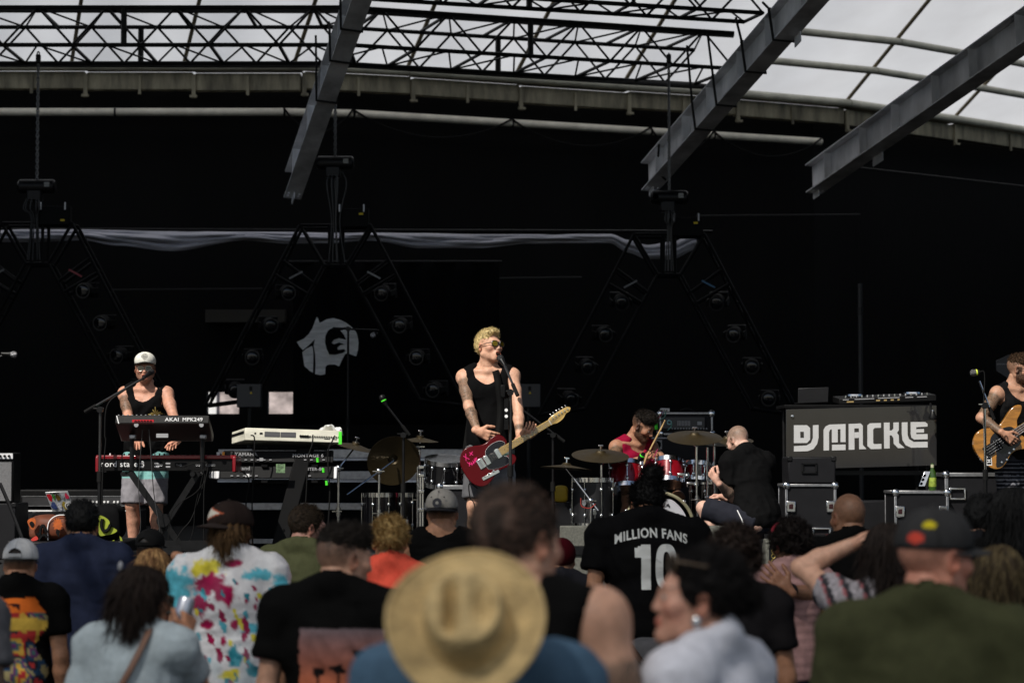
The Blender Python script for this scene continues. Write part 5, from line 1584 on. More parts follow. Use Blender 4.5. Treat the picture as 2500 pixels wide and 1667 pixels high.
wedge('grey carpeted floor monitor beside the yellow torch', 1366, 1440, 15.6, 1284, WEDGE)
wedge('grey carpeted floor monitor below the seated technician', 1640, 1800, 15.6, 1284, WEDGE)
wedge('grey floor monitor with a column of brass jacks', 1862, 2030, 15.6, 1316, WEDGE, True)
wedge('black floor monitor below the keyboards', 330, 520, 15.6, 1345, BLACK_CLOTH)
to = thing('torch', 'yellow and grey hand torch lying on the stage edge', 'torch', W(1470, 1300, 15.7))
MB().box((W(1470, 0, 15.8).x, 15.85, (SZ + W(0, 1312, 15.7).z) / 2), (0.18, 0.3, W(0, 1312, 15.7).z - SZ)).build('stand_block', BLACK_CLOTH, to)
MB().tube([W(1447, 1300, 15.7), W(1452, 1299, 15.7), W(1500, 1291, 15.75)], [0.03, 0.026, 0.014], 14).build('barrel', mat('torch_grey', (0.22, 0.23, 0.2), 0.4), to)
MB().lathe([(0.034, 0), (0.034, 0.012), (0, 0.012)], 14, frame(W(1447, 1300, 15.7), (-1, 0, -0.1))).build('bezel', BLACK_PLASTIC, to)
YT = mat('torch_yellow', (0.8, 0.55, 0.03), 0.4)
flat_patch(smooth_closed([(1434, 1284), (1470, 1285), (1472, 1288), (1455, 1291), (1436, 1295)], 3), 15.72, YT, to, 0.03, 'handle')
MB().tube(curve_pts([W(1450, 1318, 15.68), W(1456, 1305, 15.68), W(1472, 1300, 15.68)], 5), 0.012, 8).build('trigger', YT, to)
yc_ = soft_bag('yellow_pouch', 'small yellow pouch on the floor behind the guitarist\'s stand', (W(1368, 0, 20).x, 20.0, W(0, 1206, 20).z), (0.13, 0.12, 0.15), mat('yellow_nylon', (0.4, 0.27, 0.01), 0.7), 3)
plain_case('tool_case', 'dark tool case under the small yellow pouch', 'case', W(1340, 0, 20).x, W(1396, 0, 20).x, 19.9, 20.2, SZ, W(0, 1206, 20).z - 0.07)
for px, lb in ((609, 'grey ballast box with warning triangle before the loading opening'), (1290, 'grey ballast box with warning triangle behind the guitarist\'s arm')):
    t = thing('ballast_box', lb, 'box', W(px, 995, 23.6), group='ballast boxes at the foot of the lighting frames')
    MB().box(W(px, 966, 23.6), (0.25, 0.12, 0.24)).build('case', mat('ballast_grey', (0.03, 0.03, 0.032), 0.5), t, bevel=0.006)
    cpt = W(px + 4, 961, 23.535)
    MB().prism([(-0.014, 0), (0.014, 0), (0, 0.025)], 0, 0.003, Matrix.Translation(cpt) @ FACE).build('warning_sign', YELLOW, t)
    MB().box(W(px + 3, 948, 23.535), (0.03, 0.01, 0.04)).build('breaker', BLACK_PLASTIC, t)
    MB().tube([W(px, 990, 23.6), (W(px, 0, 23.6).x, 23.6, SZ)], 0.02, 8).build('post', BLACK_METAL, t)
# ================================================================== people: signed-distance bodies turned into meshes
A = np.array


def rot(pitch=0, roll=0, yaw=0):
    """pitch > 0 leans / looks forward-down, roll > 0 tips to own right, yaw > 0 turns to own left (degrees); +y is forward"""
    p, r, y = R(-pitch), R(roll), R(yaw)
    Rx = A([[1, 0, 0], [0, math.cos(p), -math.sin(p)], [0, math.sin(p), math.cos(p)]])
    Ry = A([[math.cos(r), 0, math.sin(r)], [0, 1, 0], [-math.sin(r), 0, math.cos(r)]])
    Rz = A([[math.cos(y), -math.sin(y), 0], [math.sin(y), math.cos(y), 0], [0, 0, 1]])
    return Rz @ Rx @ Ry


def vnoise(P, scale, seed=0):
    Q = P * scale + seed * 17.31
    i = np.floor(Q).astype(np.int64)
    f = Q - i
    f = f * f * (3 - 2 * f)
    out = np.zeros(len(P))
    for dx in (0, 1):
        for dy in (0, 1):
            for dz in (0, 1):
                n = (i[:, 0] + dx) * 73856093 ^ (i[:, 1] + dy) * 19349663 ^ (i[:, 2] + dz) * 83492791 ^ seed * 2654435
                n = (n ^ (n >> 13)) * 1274126177 & 0x7fffffff
                h = (n % 100003) / 100003.0
                w = np.where(dx, f[:, 0], 1 - f[:, 0]) * np.where(dy, f[:, 1], 1 - f[:, 1]) * np.where(dz, f[:, 2], 1 - f[:, 2])
                out += h * w
    return out


class SDF:
    def __init__(s):
        s.p = []

    def cone(s, a, b, ra, rb, k=0.02, op='u', flat=False):
        s.p.append(('c', A(a, float), A(b, float), ra, rb, k, op, flat))
        return s

    def ell(s, c, r, Rm=None, k=0.02, op='u'):
        s.p.append(('e', A(c, float), A(r, float), None if Rm is None else A(Rm), k, op))
        return s

    def plane(s, c, n):
        n = A(n, float)
        s.p.append(('p', A(c, float), n / np.linalg.norm(n)))
        return s

    def mesh(s, h):
        lo, hi = A([1e9] * 3), A([-1e9] * 3)
        for q in s.p:
            if q[0] == 'c' and q[6] == 'u':
                m = max(q[3], q[4])
                lo = np.minimum(lo, np.minimum(q[1], q[2]) - m)
                hi = np.maximum(hi, np.maximum(q[1], q[2]) + m)
            elif q[0] == 'e' and q[5] == 'u':
                m = max(q[2]) if q[3] is not None else q[2]
                lo = np.minimum(lo, q[1] - m)
                hi = np.maximum(hi, q[1] + m)
        lo = lo - 4 * h
        n = np.ceil((hi + 4 * h - lo) / h).astype(int) + 1
        G = np.full(n, 1e3, np.float32)
        ax = [lo[i] + h * np.arange(n[i]) for i in range(3)]
        for q in s.p:
            if q[0] == 'p':
                d = (ax[0][:, None, None] - q[1][0]) * q[2][0] + (ax[1][None, :, None] - q[1][1]) * q[2][1] + (ax[2][None, None, :] - q[1][2]) * q[2][2]
                np.maximum(G, d, out=G)
                continue
            if q[0] == 'c':
                m = max(q[3], q[4])
                k, op = q[5], q[6]
                b0, b1 = np.minimum(q[1], q[2]) - m, np.maximum(q[1], q[2]) + m
            else:
                k, op = q[4], q[5]
                m = max(q[2]) if q[3] is not None else q[2]
                b0, b1 = q[1] - m, q[1] + m
            e = k + 3 * h
            i0 = np.clip(np.floor((b0 - e - lo) / h).astype(int), 0, n)
            i1 = np.clip(np.ceil((b1 + e - lo) / h).astype(int) + 1, 0, n)
            if (i1 <= i0).any():
                continue
            sl = tuple(slice(i0[i], i1[i]) for i in range(3))
            X, Y, Z = (ax[0][sl[0]][:, None, None], ax[1][sl[1]][None, :, None], ax[2][sl[2]][None, None, :])
            if q[0] == 'c':
                a, b = q[1], q[2]
                v = b - a
                L2 = max(float(v @ v), 1e-12)
                x, y, z = X - a[0], Y - a[1], Z - a[2]
                t = (x * v[0] + y * v[1] + z * v[2]) / L2
                tc_ = np.clip(t, 0, 1)
                d = np.sqrt((x - tc_ * v[0]) ** 2 + (y - tc_ * v[1]) ** 2 + (z - tc_ * v[2]) ** 2) - (q[3] + tc_ * (q[4] - q[3]))
                if q[7]:
                    L = math.sqrt(L2)
                    d = np.maximum(d, np.maximum(-t, t - 1) * L)
            else:
                x, y, z = X - q[1][0], Y - q[1][1], Z - q[1][2]
                if q[3] is not None:
                    Rm = q[3]
                    x, y, z = (x * Rm[0, 0] + y * Rm[1, 0] + z * Rm[2, 0], x * Rm[0, 1] + y * Rm[1, 1] + z * Rm[2, 1], x * Rm[0, 2] + y * Rm[1, 2] + z * Rm[2, 2])
                r = q[2]
                k0 = np.sqrt((x / r[0]) ** 2 + (y / r[1]) ** 2 + (z / r[2]) ** 2)
                k1 = np.sqrt((x / r[0] ** 2) ** 2 + (y / r[1] ** 2) ** 2 + (z / r[2] ** 2) ** 2)
                d = k0 * (k0 - 1) / np.maximum(k1, 1e-6)
            g = G[sl]
            if op == 'u':
                hh = np.maximum(k - np.abs(g - d), 0) / max(k, 1e-6)
                G[sl] = np.minimum(g, d) - hh * hh * k * 0.25
            else:
                d = -d
                hh = np.maximum(k - np.abs(g - d), 0) / max(k, 1e-6)
                G[sl] = np.maximum(g, d) + hh * hh * k * 0.25
        return nets(G, lo, h)


CORN = [(i, j, k) for i in (0, 1) for j in (0, 1) for k in (0, 1)]
EDG = [(a, b) for a in range(8) for b in range(a + 1, 8) if sum(abs(CORN[a][i] - CORN[b][i]) for i in range(3)) == 1]


def nets(G, lo, h):
    ins = G < 0
    cnt = np.zeros(tuple(np.array(G.shape) - 1), np.int8)
    for c in CORN:
        cnt += ins[tuple(slice(c[i], G.shape[i] - 1 + c[i]) for i in range(3))]
    idx = np.argwhere((cnt > 0) & (cnt < 8))
    if len(idx) == 0:
        return np.zeros((0, 3)), np.zeros((0, 4), int)
    f = np.stack([G[idx[:, 0] + c[0], idx[:, 1] + c[1], idx[:, 2] + c[2]] for c in CORN], 1).astype(float)
    acc = np.zeros((len(idx), 3))
    num = np.zeros(len(idx))
    for a, b in EDG:
        msk = (f[:, a] < 0) != (f[:, b] < 0)
        t = np.where(msk, f[:, a] / np.where(msk, f[:, a] - f[:, b], 1), 0)
        pos = A(CORN[a])[None] + t[:, None] * (A(CORN[b]) - A(CORN[a]))[None]
        acc += pos * msk[:, None]
        num += msk
    V = lo + h * (idx + acc / num[:, None])
    ids = np.full(cnt.shape, -1, np.int32)
    ids[idx[:, 0], idx[:, 1], idx[:, 2]] = np.arange(len(idx))
    faces = []
    for axn in range(3):
        u, v = [(1, 2), (2, 0), (0, 1)][axn]
        s0 = [slice(None)] * 3
        s1 = [slice(None)] * 3
        s0[axn] = slice(0, -1)
        s1[axn] = slice(1, None)
        for q in (u, v):
            s0[q] = slice(1, -1)
            s1[q] = slice(1, -1)
        a, b = ins[tuple(s0)], ins[tuple(s1)]
        e = np.argwhere(a != b)
        if len(e) == 0:
            continue
        fl = a[e[:, 0], e[:, 1], e[:, 2]]
        e = e.copy()
        e[:, u] += 1
        e[:, v] += 1
        quad = []
        for du, dv in ((-1, -1), (0, -1), (0, 0), (-1, 0)):
            c = e.copy()
            c[:, u] += du
            c[:, v] += dv
            quad.append(ids[c[:, 0], c[:, 1], c[:, 2]])
        Q = np.stack(quad, 1)
        Q[~fl] = Q[~fl][:, ::-1]
        faces.append(Q)
    return V, np.concatenate(faces)


def vert_normals(V, Q):
    n = np.cross(V[Q[:, 2]] - V[Q[:, 0]], V[Q[:, 3]] - V[Q[:, 1]])
    N = np.zeros_like(V)
    for k in range(4):
        np.add.at(N, Q[:, k], n)
    return N / np.maximum(np.linalg.norm(N, axis=1), 1e-9)[:, None]


def join(parts):
    Vs, Qs, Cs = [], [], []
    b = 0
    for V, Q, C in parts:
        Vs.append(V)
        Qs.append(Q + b)
        Cs.append(C)
        b += len(V)
    return np.concatenate(Vs), np.concatenate(Qs), np.concatenate(Cs)


def np_object(name, V, Q, C, material, parent, sharp=False):
    me = bpy.data.meshes.new(name)
    me.vertices.add(len(V))
    me.vertices.foreach_set('co', V.astype(np.float32).ravel())
    me.loops.add(Q.size)
    me.loops.foreach_set('vertex_index', Q.astype(np.int32).ravel())
    me.polygons.add(len(Q))
    me.polygons.foreach_set('loop_start', np.arange(0, Q.size, Q.shape[1], dtype=np.int32))
    me.polygons.foreach_set('loop_total', np.full(len(Q), Q.shape[1], np.int32))
    me.polygons.foreach_set('use_smooth', np.ones(len(Q), bool))
    me.update(calc_edges=True)
    me.validate()
    if C is not None:
        at = me.color_attributes.new('Col', 'FLOAT_COLOR', 'POINT')
        if C.shape[1] == 3:
            C = np.concatenate([C, np.zeros((len(C), 1))], 1)
        at.data.foreach_set('color', C.astype(np.float32).ravel())
    me.materials.append(material)
    o = bpy.data.objects.new(name, me)
    COL.objects.link(o)
    o.parent = parent
    WM[o.name] = WM[parent.name]
    return o


# skin: vertex colour, alpha = where tattoos are
SKIN = mat('skin', (0.5, 0.3, 0.2), 0.5, 0, 0.2, 34, 0.2, 110, 0.3, attr=True)
nt = SKIN.node_tree
_at = [n for n in nt.nodes if n.type == 'ATTRIBUTE'][0]
_mx = [n for n in nt.nodes if n.type == 'MIX'][0]
_tc = [n for n in nt.nodes if n.type == 'TEX_COORD'][0]
n1 = nt.nodes.new('ShaderNodeTexNoise')
n1.inputs['Scale'].default_value = 21
n1.inputs['Detail'].default_value = 3
n1.inputs['Distortion'].default_value = 1.6
nt.links.new(_tc.outputs['Object'], n1.inputs['Vector'])
r1 = nt.nodes.new('ShaderNodeValToRGB')
for pos, v in ((0.34, 0.95), (0.39, 0.05), (0.42, 1), (0.46, 0.1), (0.49, 0.9), (0.53, 0.05), (0.57, 1), (0.61, 0.1), (0.66, 0.8)):
    e = r1.color_ramp.elements.new(pos)
    e.color = (v, v, v, 1)
nt.links.new(n1.outputs['Fac'], r1.inputs['Fac'])
ink = nt.nodes.new('ShaderNodeValToRGB')
ink.color_ramp.elements[0].color = (0.012, 0.016, 0.018, 1)
ink.color_ramp.elements[1].color = (0.07, 0.06, 0.03, 1)
n2 = nt.nodes.new('ShaderNodeTexNoise')
n2.inputs['Scale'].default_value = 9
nt.links.new(_tc.outputs['Object'], n2.inputs['Vector'])
nt.links.new(n2.outputs['Fac'], ink.inputs['Fac'])
mul = nt.nodes.new('ShaderNodeMath')
mul.operation = 'MULTIPLY'
sc_t = nt.nodes.new('ShaderNodeMapRange')
sc_t.inputs['To Min'].default_value = 0.45
sc_t.inputs['To Max'].default_value = 1.0
nt.links.new(r1.outputs['Color'], sc_t.inputs['Value'])
nt.links.new(sc_t.outputs['Result'], mul.inputs[0])
nt.links.new(_at.outputs['Alpha'], mul.inputs[1])
mt_ = nt.nodes.new('ShaderNodeMix')
mt_.data_type = 'RGBA'
nt.links.new(mul.outputs['Value'], mt_.inputs['Factor'])
nt.links.new(_at.outputs['Color'], mt_.inputs['A'])
nt.links.new(ink.outputs['Color'], mt_.inputs['B'])
nt.links.new(mt_.outputs['Result'], _mx.inputs['A'])
_b = nt.nodes['Principled BSDF']
_b.inputs['Subsurface Weight'].default_value = 0.08
_b.inputs['Subsurface Radius'].default_value = (0.02, 0.008, 0.004)
_b.inputs['Subsurface Scale'].default_value = 0.4

FABRIC = mat('garment_cloth', (0.5, 0.5, 0.5), 0.95, 0, 0.14, 25, 0.25, 220, 0.05, attr=True)
HAIRM = mat('hair', (0.02, 0.015, 0.01), 0.6, 0, 0.35, 60, 0.5, 220, 0.15, attr=True)
STRAW = mat('woven_straw', (0.52, 0.38, 0.18), 0.8, 0, 0.3, 14, 0.9, 70, 0.3, stretch=(1, 1, 2.2))
EYEGL = mat('dark_lens', (0.008, 0.008, 0.009), 0.06, 0, 0.1, 5, spec=0.8, coat=0.6)

HX = {'dark': (0.012, 0.009, 0.007), 'black': (0.006, 0.006, 0.006), 'brown': (0.04, 0.022, 0.012), 'blond': (0.55, 0.42, 0.2), 'dirtyblond': (0.22, 0.12, 0.05), 'grey': (0.2, 0.18, 0.16), 'auburn': (0.09, 0.04, 0.02)}
SK = {'light': (0.5, 0.28, 0.19), 'tan': (0.38, 0.19, 0.11), 'olive': (0.33, 0.18, 0.1), 'brown': (0.16, 0.075, 0.04), 'pink': (0.55, 0.29, 0.22)}


def ik(a, c, l1, l2, pole):
    a, c, pole = A(a, float), A(c, float), A(pole, float)
    v = c - a
    d = np.linalg.norm(v)
    d2 = min(max(d, abs(l1 - l2) + 1e-3), (l1 + l2) * 0.998)
    e = v / max(d, 1e-6)
    c = a + e * d2
    x = (l1 * l1 - l2 * l2 + d2 * d2) / (2 * d2)
    hgt = math.sqrt(max(l1 * l1 - x * x, 0))
    p = pole - e * (pole @ e)
    p = p / max(np.linalg.norm(p), 1e-6)
    return a + e * x + p * hgt, c


def hand_mesh(wr, fd, pn, side, curl, h, skin, spread=0.0, tcurl=0.5):
    """wr wrist, fd finger direction, pn palm normal (out of the palm), side +1 right hand / -1 left"""
    fd = A(fd, float)
    fd /= np.linalg.norm(fd)
    pn = A(pn, float)
    pn = pn - fd * (pn @ fd)
    pn /= np.linalg.norm(pn)
    sd = np.cross(fd, pn) * side               # toward the thumb
    s = SDF()
    wr = A(wr, float)
    s.cone(wr - fd * 0.02, wr + fd * 0.03, 0.026, 0.026, 0.01)
    for k in (-1, 0, 1):
        s.cone(wr + fd * 0.015 + sd * k * 0.014, wr + fd * 0.085 + sd * (k * 0.026), 0.018, 0.0135, 0.014)
    for i, (off, L) in enumerate(((0.031, 0.072), (0.0105, 0.08), (-0.0105, 0.074), (-0.031, 0.058))):
        c = curl[i] if isinstance(curl, (list, tuple)) else curl
        p = wr + fd * 0.085 + sd * off
        d = fd + sd * spread * (1.5 - i) * 0.14
        ang = 0
        r = 0.0098 - 0.0008 * i
        for j, (f, ca) in enumerate(((0.45, 0.9), (0.31, 1.1), (0.24, 0.8))):
            ang += c * ca
            dj = d / np.linalg.norm(d) * math.cos(ang) + pn * math.sin(ang)
            q = p + dj * L * f * 1.05
            s.cone(p, q, r, r * 0.92, 0.004)
            p = q
            r *= 0.92
    tp = wr + fd * 0.025 + sd * 0.024
    d1 = fd * 0.55 + sd * 0.75 + pn * 0.35 * tcurl
    d1 /= np.linalg.norm(d1)
    d2 = fd * 0.85 + sd * 0.25 + pn * 0.7 * tcurl
    d2 /= np.linalg.norm(d2)
    s.cone(tp, tp + d1 * 0.042, 0.016, 0.0115, 0.012)
    s.cone(tp + d1 * 0.042, tp + d1 * 0.042 + d2 * 0.032, 0.0115, 0.0105, 0.006)
    s.cone(tp + d1 * 0.042 + d2 * 0.032, tp + d1 * 0.042 + d2 * 0.054, 0.0103, 0.0085, 0.006)
    V, Q = s.mesh(h)
    C = np.tile(A(skin)[None], (len(V), 1))
    C = C * (0.94 + 0.12 * vnoise(V, 60, 3))[:, None]
    return V, Q, np.concatenate([C, np.zeros((len(V), 1))], 1)


def head_mesh(sp, h):
    """head-local: origin at eye level, +y forward"""
    s = SDF()
    fem = sp.get('fem')
    jw = 0.052 if fem else 0.058
    s.ell((0, -0.018, 0.03), (0.075, 0.094, 0.088), k=0.02)
    s.ell((0, 0.02, -0.035), (0.06 if not fem else 0.056, 0.068, 0.075), k=0.03)
    for x in (-1, 1):
        s.cone((x * jw, -0.012, -0.055), (x * 0.018, 0.066, -0.096), 0.017, 0.016, 0.03)
        s.ell((x * 0.045, 0.058, -0.022), (0.02, 0.022, 0.018), k=0.025)
    s.ell((0, 0.07, -0.1), (0.021, 0.018, 0.016), k=0.025)
    s.cone((-0.032, 0.073 if fem else 0.076, 0.02), (0.032, 0.073 if fem else 0.076, 0.02), 0.011, 0.011, 0.03)
    for x in (-1, 1):
        s.ell((x * 0.031, 0.094, 0.0), (0.017, 0.014, 0.012), k=0.014, op='s')
        s.ell((x * 0.031, 0.074, -0.001), (0.0135, 0.0135, 0.0115), k=0.004)
    s.cone((0, 0.084, 0.012), (0, 0.098 if fem else 0.104, -0.03), 0.007 if fem else 0.008, 0.0095 if fem else 0.0125, 0.014)
    for x in (-1, 1):
        s.ell((x * 0.0115, 0.09 if fem else 0.094, -0.034), (0.007, 0.009, 0.006) if fem else (0.009, 0.011, 0.008), k=0.008)
    mo = sp.get('mouth', 0)
    if mo:
        s.ell((0, 0.078, -0.072), (0.03, 0.03, 0.03), k=0.02)
        s.ell((0, 0.1, -0.072), (0.021, 0.03, 0.0165), k=0.006, op='s')
        s.ell((0, 0.093, -0.0545), (0.02, 0.008, 0.0055), k=0.006)
        s.ell((0, 0.088, -0.091), (0.018, 0.009, 0.006), k=0.006)
    else:
        s.ell((0, 0.087, -0.0585), (0.022, 0.0095, 0.005), k=0.008)
        s.ell((0, 0.0855, -0.069), (0.019, 0.0095, 0.006), k=0.006)
    for x in (-1, 1):
        er = rot(0, 0, -x * 25)
        s.ell((x * 0.0785, -0.012, -0.008), (0.009, 0.021, 0.033), er, k=0.008)
        s.ell((x * 0.086, -0.006, -0.004), (0.008, 0.011, 0.018), er, k=0.006, op='s')
    s.cone((0, -0.03, -0.13), (0, -0.012, -0.04), 0.05, 0.052, 0.03)
    V, Q = s.mesh(h)
    sk = A(sp['skin'])
    C = np.tile(sk[None], (len(V), 1))
    x, y, z = V[:, 0], V[:, 1], V[:, 2]
    C = C * (0.93 + 0.14 * vnoise(V, 45, 5))[:, None]
    red = np.exp(-((np.abs(x) - 0.045) ** 2 / 0.0004 + (z + 0.03) ** 2 / 0.0005)) * (y > 0.03)
    C[:, 1:] *= (1 - 0.18 * red)[:, None]
    ear = (np.abs(x) > 0.077) & (y < 0.02)
    C[ear] *= A([1.0, 0.8, 0.75])
    lip = (np.abs(x) < 0.022) & (y > 0.082) & (z < -0.052) & (z > -0.077 - (0.02 if mo else 0))
    C[lip] = C[lip] * A([0.85, 0.55, 0.55])
    if mo:
        inn = (((x / 0.021) ** 2 + ((z + 0.072) / 0.017) ** 2) < 1.0) & (y < 0.092) & (y > 0.04)
        C[inn] = A([0.03, 0.008, 0.008])
        teeth = inn & (z > -0.064) & (y > 0.065)
        C[teeth] = A([0.6, 0.58, 0.5])
    hc = A(sp.get('haircol', HX['dark']))
    eye = (((np.abs(x) - 0.031) / 0.0135) ** 2 + ((z + 0.001) / 0.006) ** 2 < 1) & (y > 0.078)
    C[eye] = A([0.5, 0.48, 0.45])
    iris = (((np.abs(x) - 0.031) ** 2 + (z + 0.001) ** 2) < 0.0055 ** 2) & (y > 0.08)
    C[iris] = A([0.03, 0.02, 0.012])
    brow = (((np.abs(x) - 0.033) / 0.02) ** 2 + ((z - 0.0235) / 0.0042) ** 2 < 1) & (y > 0.06)
    C[brow] = C[brow] * 0.35 + np.minimum(hc, 0.15) * 0.65
    bd = sp.get('beard', 0)
    if bd:
        bm = ((z < -0.04) & (y > -0.01) & (z < -0.035 - 0.5 * (y - 0.06) * (y > 0.06))) & ~lip
        bm &= ~((z > -0.052) & (np.abs(x) < 0.012)) | (z < -0.045)
        side = (np.abs(x) > 0.05) & (y > -0.015) & (y < 0.03) & (z < 0.02)
        w = np.where(bm | side, bd, 0) * (0.75 + 0.4 * vnoise(V, 160, 9))
        if mo:
            w[inn] = 0
        w = np.clip(w, 0, 1)[:, None]
        C = C * (1 - w) + A(sp.get('beardcol', hc))[None] * w
    fade = sp.get('fade', 0)
    if fade:
        fm = (z > 0.045 - 0.9 * np.clip(y - 0.06, 0, 1)) | ((y < -0.0) & (z > -0.05 + 0.35 * (y + 0.05)))
        fm &= ~((y > 0.055) & (z < 0.072))
        w = np.where(fm, fade, 0) * np.clip((z + 0.055) / 0.07, 0.25, 1) * (0.8 + 0.4 * vnoise(V, 200, 2))
        w = np.clip(w, 0, 1)[:, None]
        C = C * (1 - w) + hc[None] * w
    return V, Q, np.concatenate([C, np.zeros((len(V), 1))], 1)


def strands(V, N, n, L, col, flow, lift=0.4, width=0.0022, seed=0, jit=0.35, droop=0.0, shade=0.5):
    """thin hair ribbons growing off a surface; flow: function(points)->direction"""
    rg = np.random.default_rng(seed)
    i = rg.integers(0, len(V), n)
    p = V[i] + rg.normal(0, 0.002, (n, 3))
    nn = N[i]
    d = flow(p) + nn * lift + rg.normal(0, jit, (n, 3))
    d /= np.maximum(np.linalg.norm(d, axis=1), 1e-6)[:, None]
    l = (L * rg.uniform(0.6, 1.2, n))[:, None]
    w = np.cross(d, nn + rg.normal(0, 0.5, (n, 3)))
    w /= np.maximum(np.linalg.norm(w, axis=1), 1e-6)[:, None]
    pts = []
    for k in range(4):
        t = k / 3
        c = p + d * l * t + A([0, 0, -1]) * droop * t * t * l
        ww = w * width * (1 - 0.8 * t)
        pts += [c - ww, c + ww]
    P = np.stack(pts, 1).reshape(-1, 3)
    base = (np.arange(n) * 8)[:, None]
    Q = np.concatenate([base + A([[2 * k, 2 * k + 1, 2 * k + 3, 2 * k + 2]]) for k in range(3)])
    cc = A(col)[None] * (1 - shade / 2 + shade * rg.random(n))[:, None]
    C = np.repeat(cc, 8, 0)
    return P, Q, C


def hair_mesh(sp, h):
    st = sp['hair']
    col = A(sp.get('haircol', HX['dark']))
    s = SDF()
    n, L, lift, droop = 2200, 0.02, 0.5, 0.0
    flow = lambda p: np.stack([p[:, 0] * 3, -0.6 + p[:, 1] * 0, 0.2 + p[:, 2] * 0], 1)
    down = lambda p: np.stack([p[:, 0] * 2, p[:, 1] * 1.5, -1 + 0 * p[:, 0]], 1)
    V0 = None
    if st == 'short':
        s.ell((0, -0.022, 0.036), (0.082, 0.099, 0.093), k=0.01)
        s.ell((0, 0.105, -0.02), (0.09, 0.075, 0.105), k=0.02, op='s')
        s.plane((0, -0.05, -0.048), (0, 0.35, -1))
        for x in (-1, 1):
            s.ell((x * 0.085, 0.004, -0.03), (0.025, 0.028, 0.04), k=0.01, op='s')
        flow, n, L = (lambda p: np.stack([p[:, 0] * 4, 0.3 - p[:, 1] * 8, -0.35 + p[:, 2] * 6], 1)), 2600, 0.018
    elif st == 'quiff':                        # blond, cropped sides, swept-up top
        s.ell((0, -0.02, 0.05), (0.074, 0.094, 0.07), k=0.02)
        s.ell((0, 0.01, 0.092), (0.06, 0.068, 0.03), k=0.03)
        s.ell((0.012, 0.052, 0.1), (0.042, 0.026, 0.02), k=0.02)
        s.ell((0, -0.042, 0.015), (0.0765, 0.078, 0.075), k=0.02)
        s.ell((0, 0.1, 0.0), (0.085, 0.066, 0.088), k=0.012, op='s')
        s.plane((0, -0.05, -0.04), (0, 0.5, -1))
        for x in (-1, 1):
            s.ell((x * 0.085, 0.006, -0.028), (0.03, 0.032, 0.042), k=0.01, op='s')
        flow, n, L, lift = (lambda p: np.stack([p[:, 0] * 2, 0.4 + p[:, 1] * 5, 0.5 + p[:, 2] * 3], 1)), 3600, 0.015, 0.3
    elif st == 'crop':                         # longer top over shaved sides
        s.ell((0, -0.012, 0.06), (0.077, 0.095, 0.066), k=0.02)
        s.ell((0, 0.03, 0.09), (0.06, 0.06, 0.036), k=0.02)
        s.ell((0, 0.11, 0.01), (0.085, 0.06, 0.07), k=0.015, op='s')
        s.plane((0, 0, 0.042), (0, 0.1, -1))
        flow, n, L, lift = (lambda p: np.stack([p[:, 0] * 2, 0.5 + 0 * p[:, 0], 0.3 + 0 * p[:, 0]], 1)), 2600, 0.02, 0.5
    elif st == 'fuzzy':
        s.ell((0, -0.025, 0.03), (0.093, 0.112, 0.103), k=0.01)
        s.ell((0, 0.115, -0.03), (0.1, 0.075, 0.11), k=0.02, op='s')
        s.plane((0, -0.05, -0.075), (0, 0.2, -1))
        n, L, lift = 4200, 0.028, 0.9
    elif st in ('bob', 'long'):
        zb = sp.get('hairlen', -0.16 if st == 'bob' else -0.34)
        s.ell((0, -0.025, 0.03), (0.092, 0.112, 0.1), k=0.02)
        s.cone((-0.055, -0.05, 0.0), (-0.075, -0.055, zb), 0.05, 0.04, 0.03)
        s.cone((0.055, -0.05, 0.0), (0.075, -0.055, zb), 0.05, 0.04, 0.03)
        s.cone((0, -0.075, 0.0), (0, -0.095, zb - 0.02), 0.065, 0.05, 0.03)
        for x in (-1, 1):
            s.cone((x * 0.075, 0.005, 0.03), (x * 0.085, 0.0, zb * 0.8), 0.026, 0.02, 0.03)
        s.ell((0, 0.1, -0.04), (0.066, 0.1, 0.1), k=0.02, op='s')
        flow, n, L, lift, droop = down, 4200, 0.09 if st == 'long' else 0.06, 0.12, 0.2
    elif st == 'curly':
        rg = random.Random(sp.get('seed', 1))
        s.ell((0, -0.03, 0.04), (0.09, 0.105, 0.098), k=0.02)
        for _ in range(60):
            a_, b_ = rg.uniform(0, 6.28), rg.uniform(-0.6, 1.5)
            p = A([math.cos(a_) * math.cos(b_) * 0.095, -0.035 + math.sin(a_) * math.cos(b_) * 0.11, 0.035 + math.sin(b_) * 0.1])
            if p[1] > 0.045 and p[2] < 0.07:
                continue
            s.ell(p, (0.026, 0.026, 0.026), k=0.01)
        n, L, lift, flow = 4200, 0.03, 0.8, (lambda p: np.stack([np.sin(p[:, 2] * 200), np.cos(p[:, 0] * 200), np.sin(p[:, 1] * 200)], 1) * 0.6)
    elif st in ('bun', 'topknot'):
        s.ell((0, -0.022, 0.036), (0.083, 0.1, 0.094), k=0.01)
        s.ell((0, 0.105, -0.02), (0.09, 0.075, 0.105), k=0.02, op='s')
        s.plane((0, -0.05, -0.06), (0, 0.3, -1))
        if st == 'bun':
            s.ell((0.03, -0.06, 0.145), (0.05, 0.05, 0.045), k=0.03)
        else:
            s.ell((0, -0.115, 0.02), (0.045, 0.04, 0.045), k=0.02)
        n, L, lift = 3200, 0.03, 0.35
    elif st == 'nape':                         # hair showing under a cap
        s.ell((0, -0.03, -0.005), (0.082, 0.09, 0.085), k=0.01)
        s.cone((0, -0.075, -0.03), (0, -0.085, sp.get('nape', -0.12)), 0.06, 0.045, 0.03)
        s.plane((0, 0, 0.05), (0, 0, 1))
        s.ell((0, 0.1, -0.02), (0.09, 0.1, 0.11), k=0.02, op='s')
        flow, n, L, lift, droop = down, 2200, 0.04, 0.15, 0.2
    V, Q = s.mesh(h)
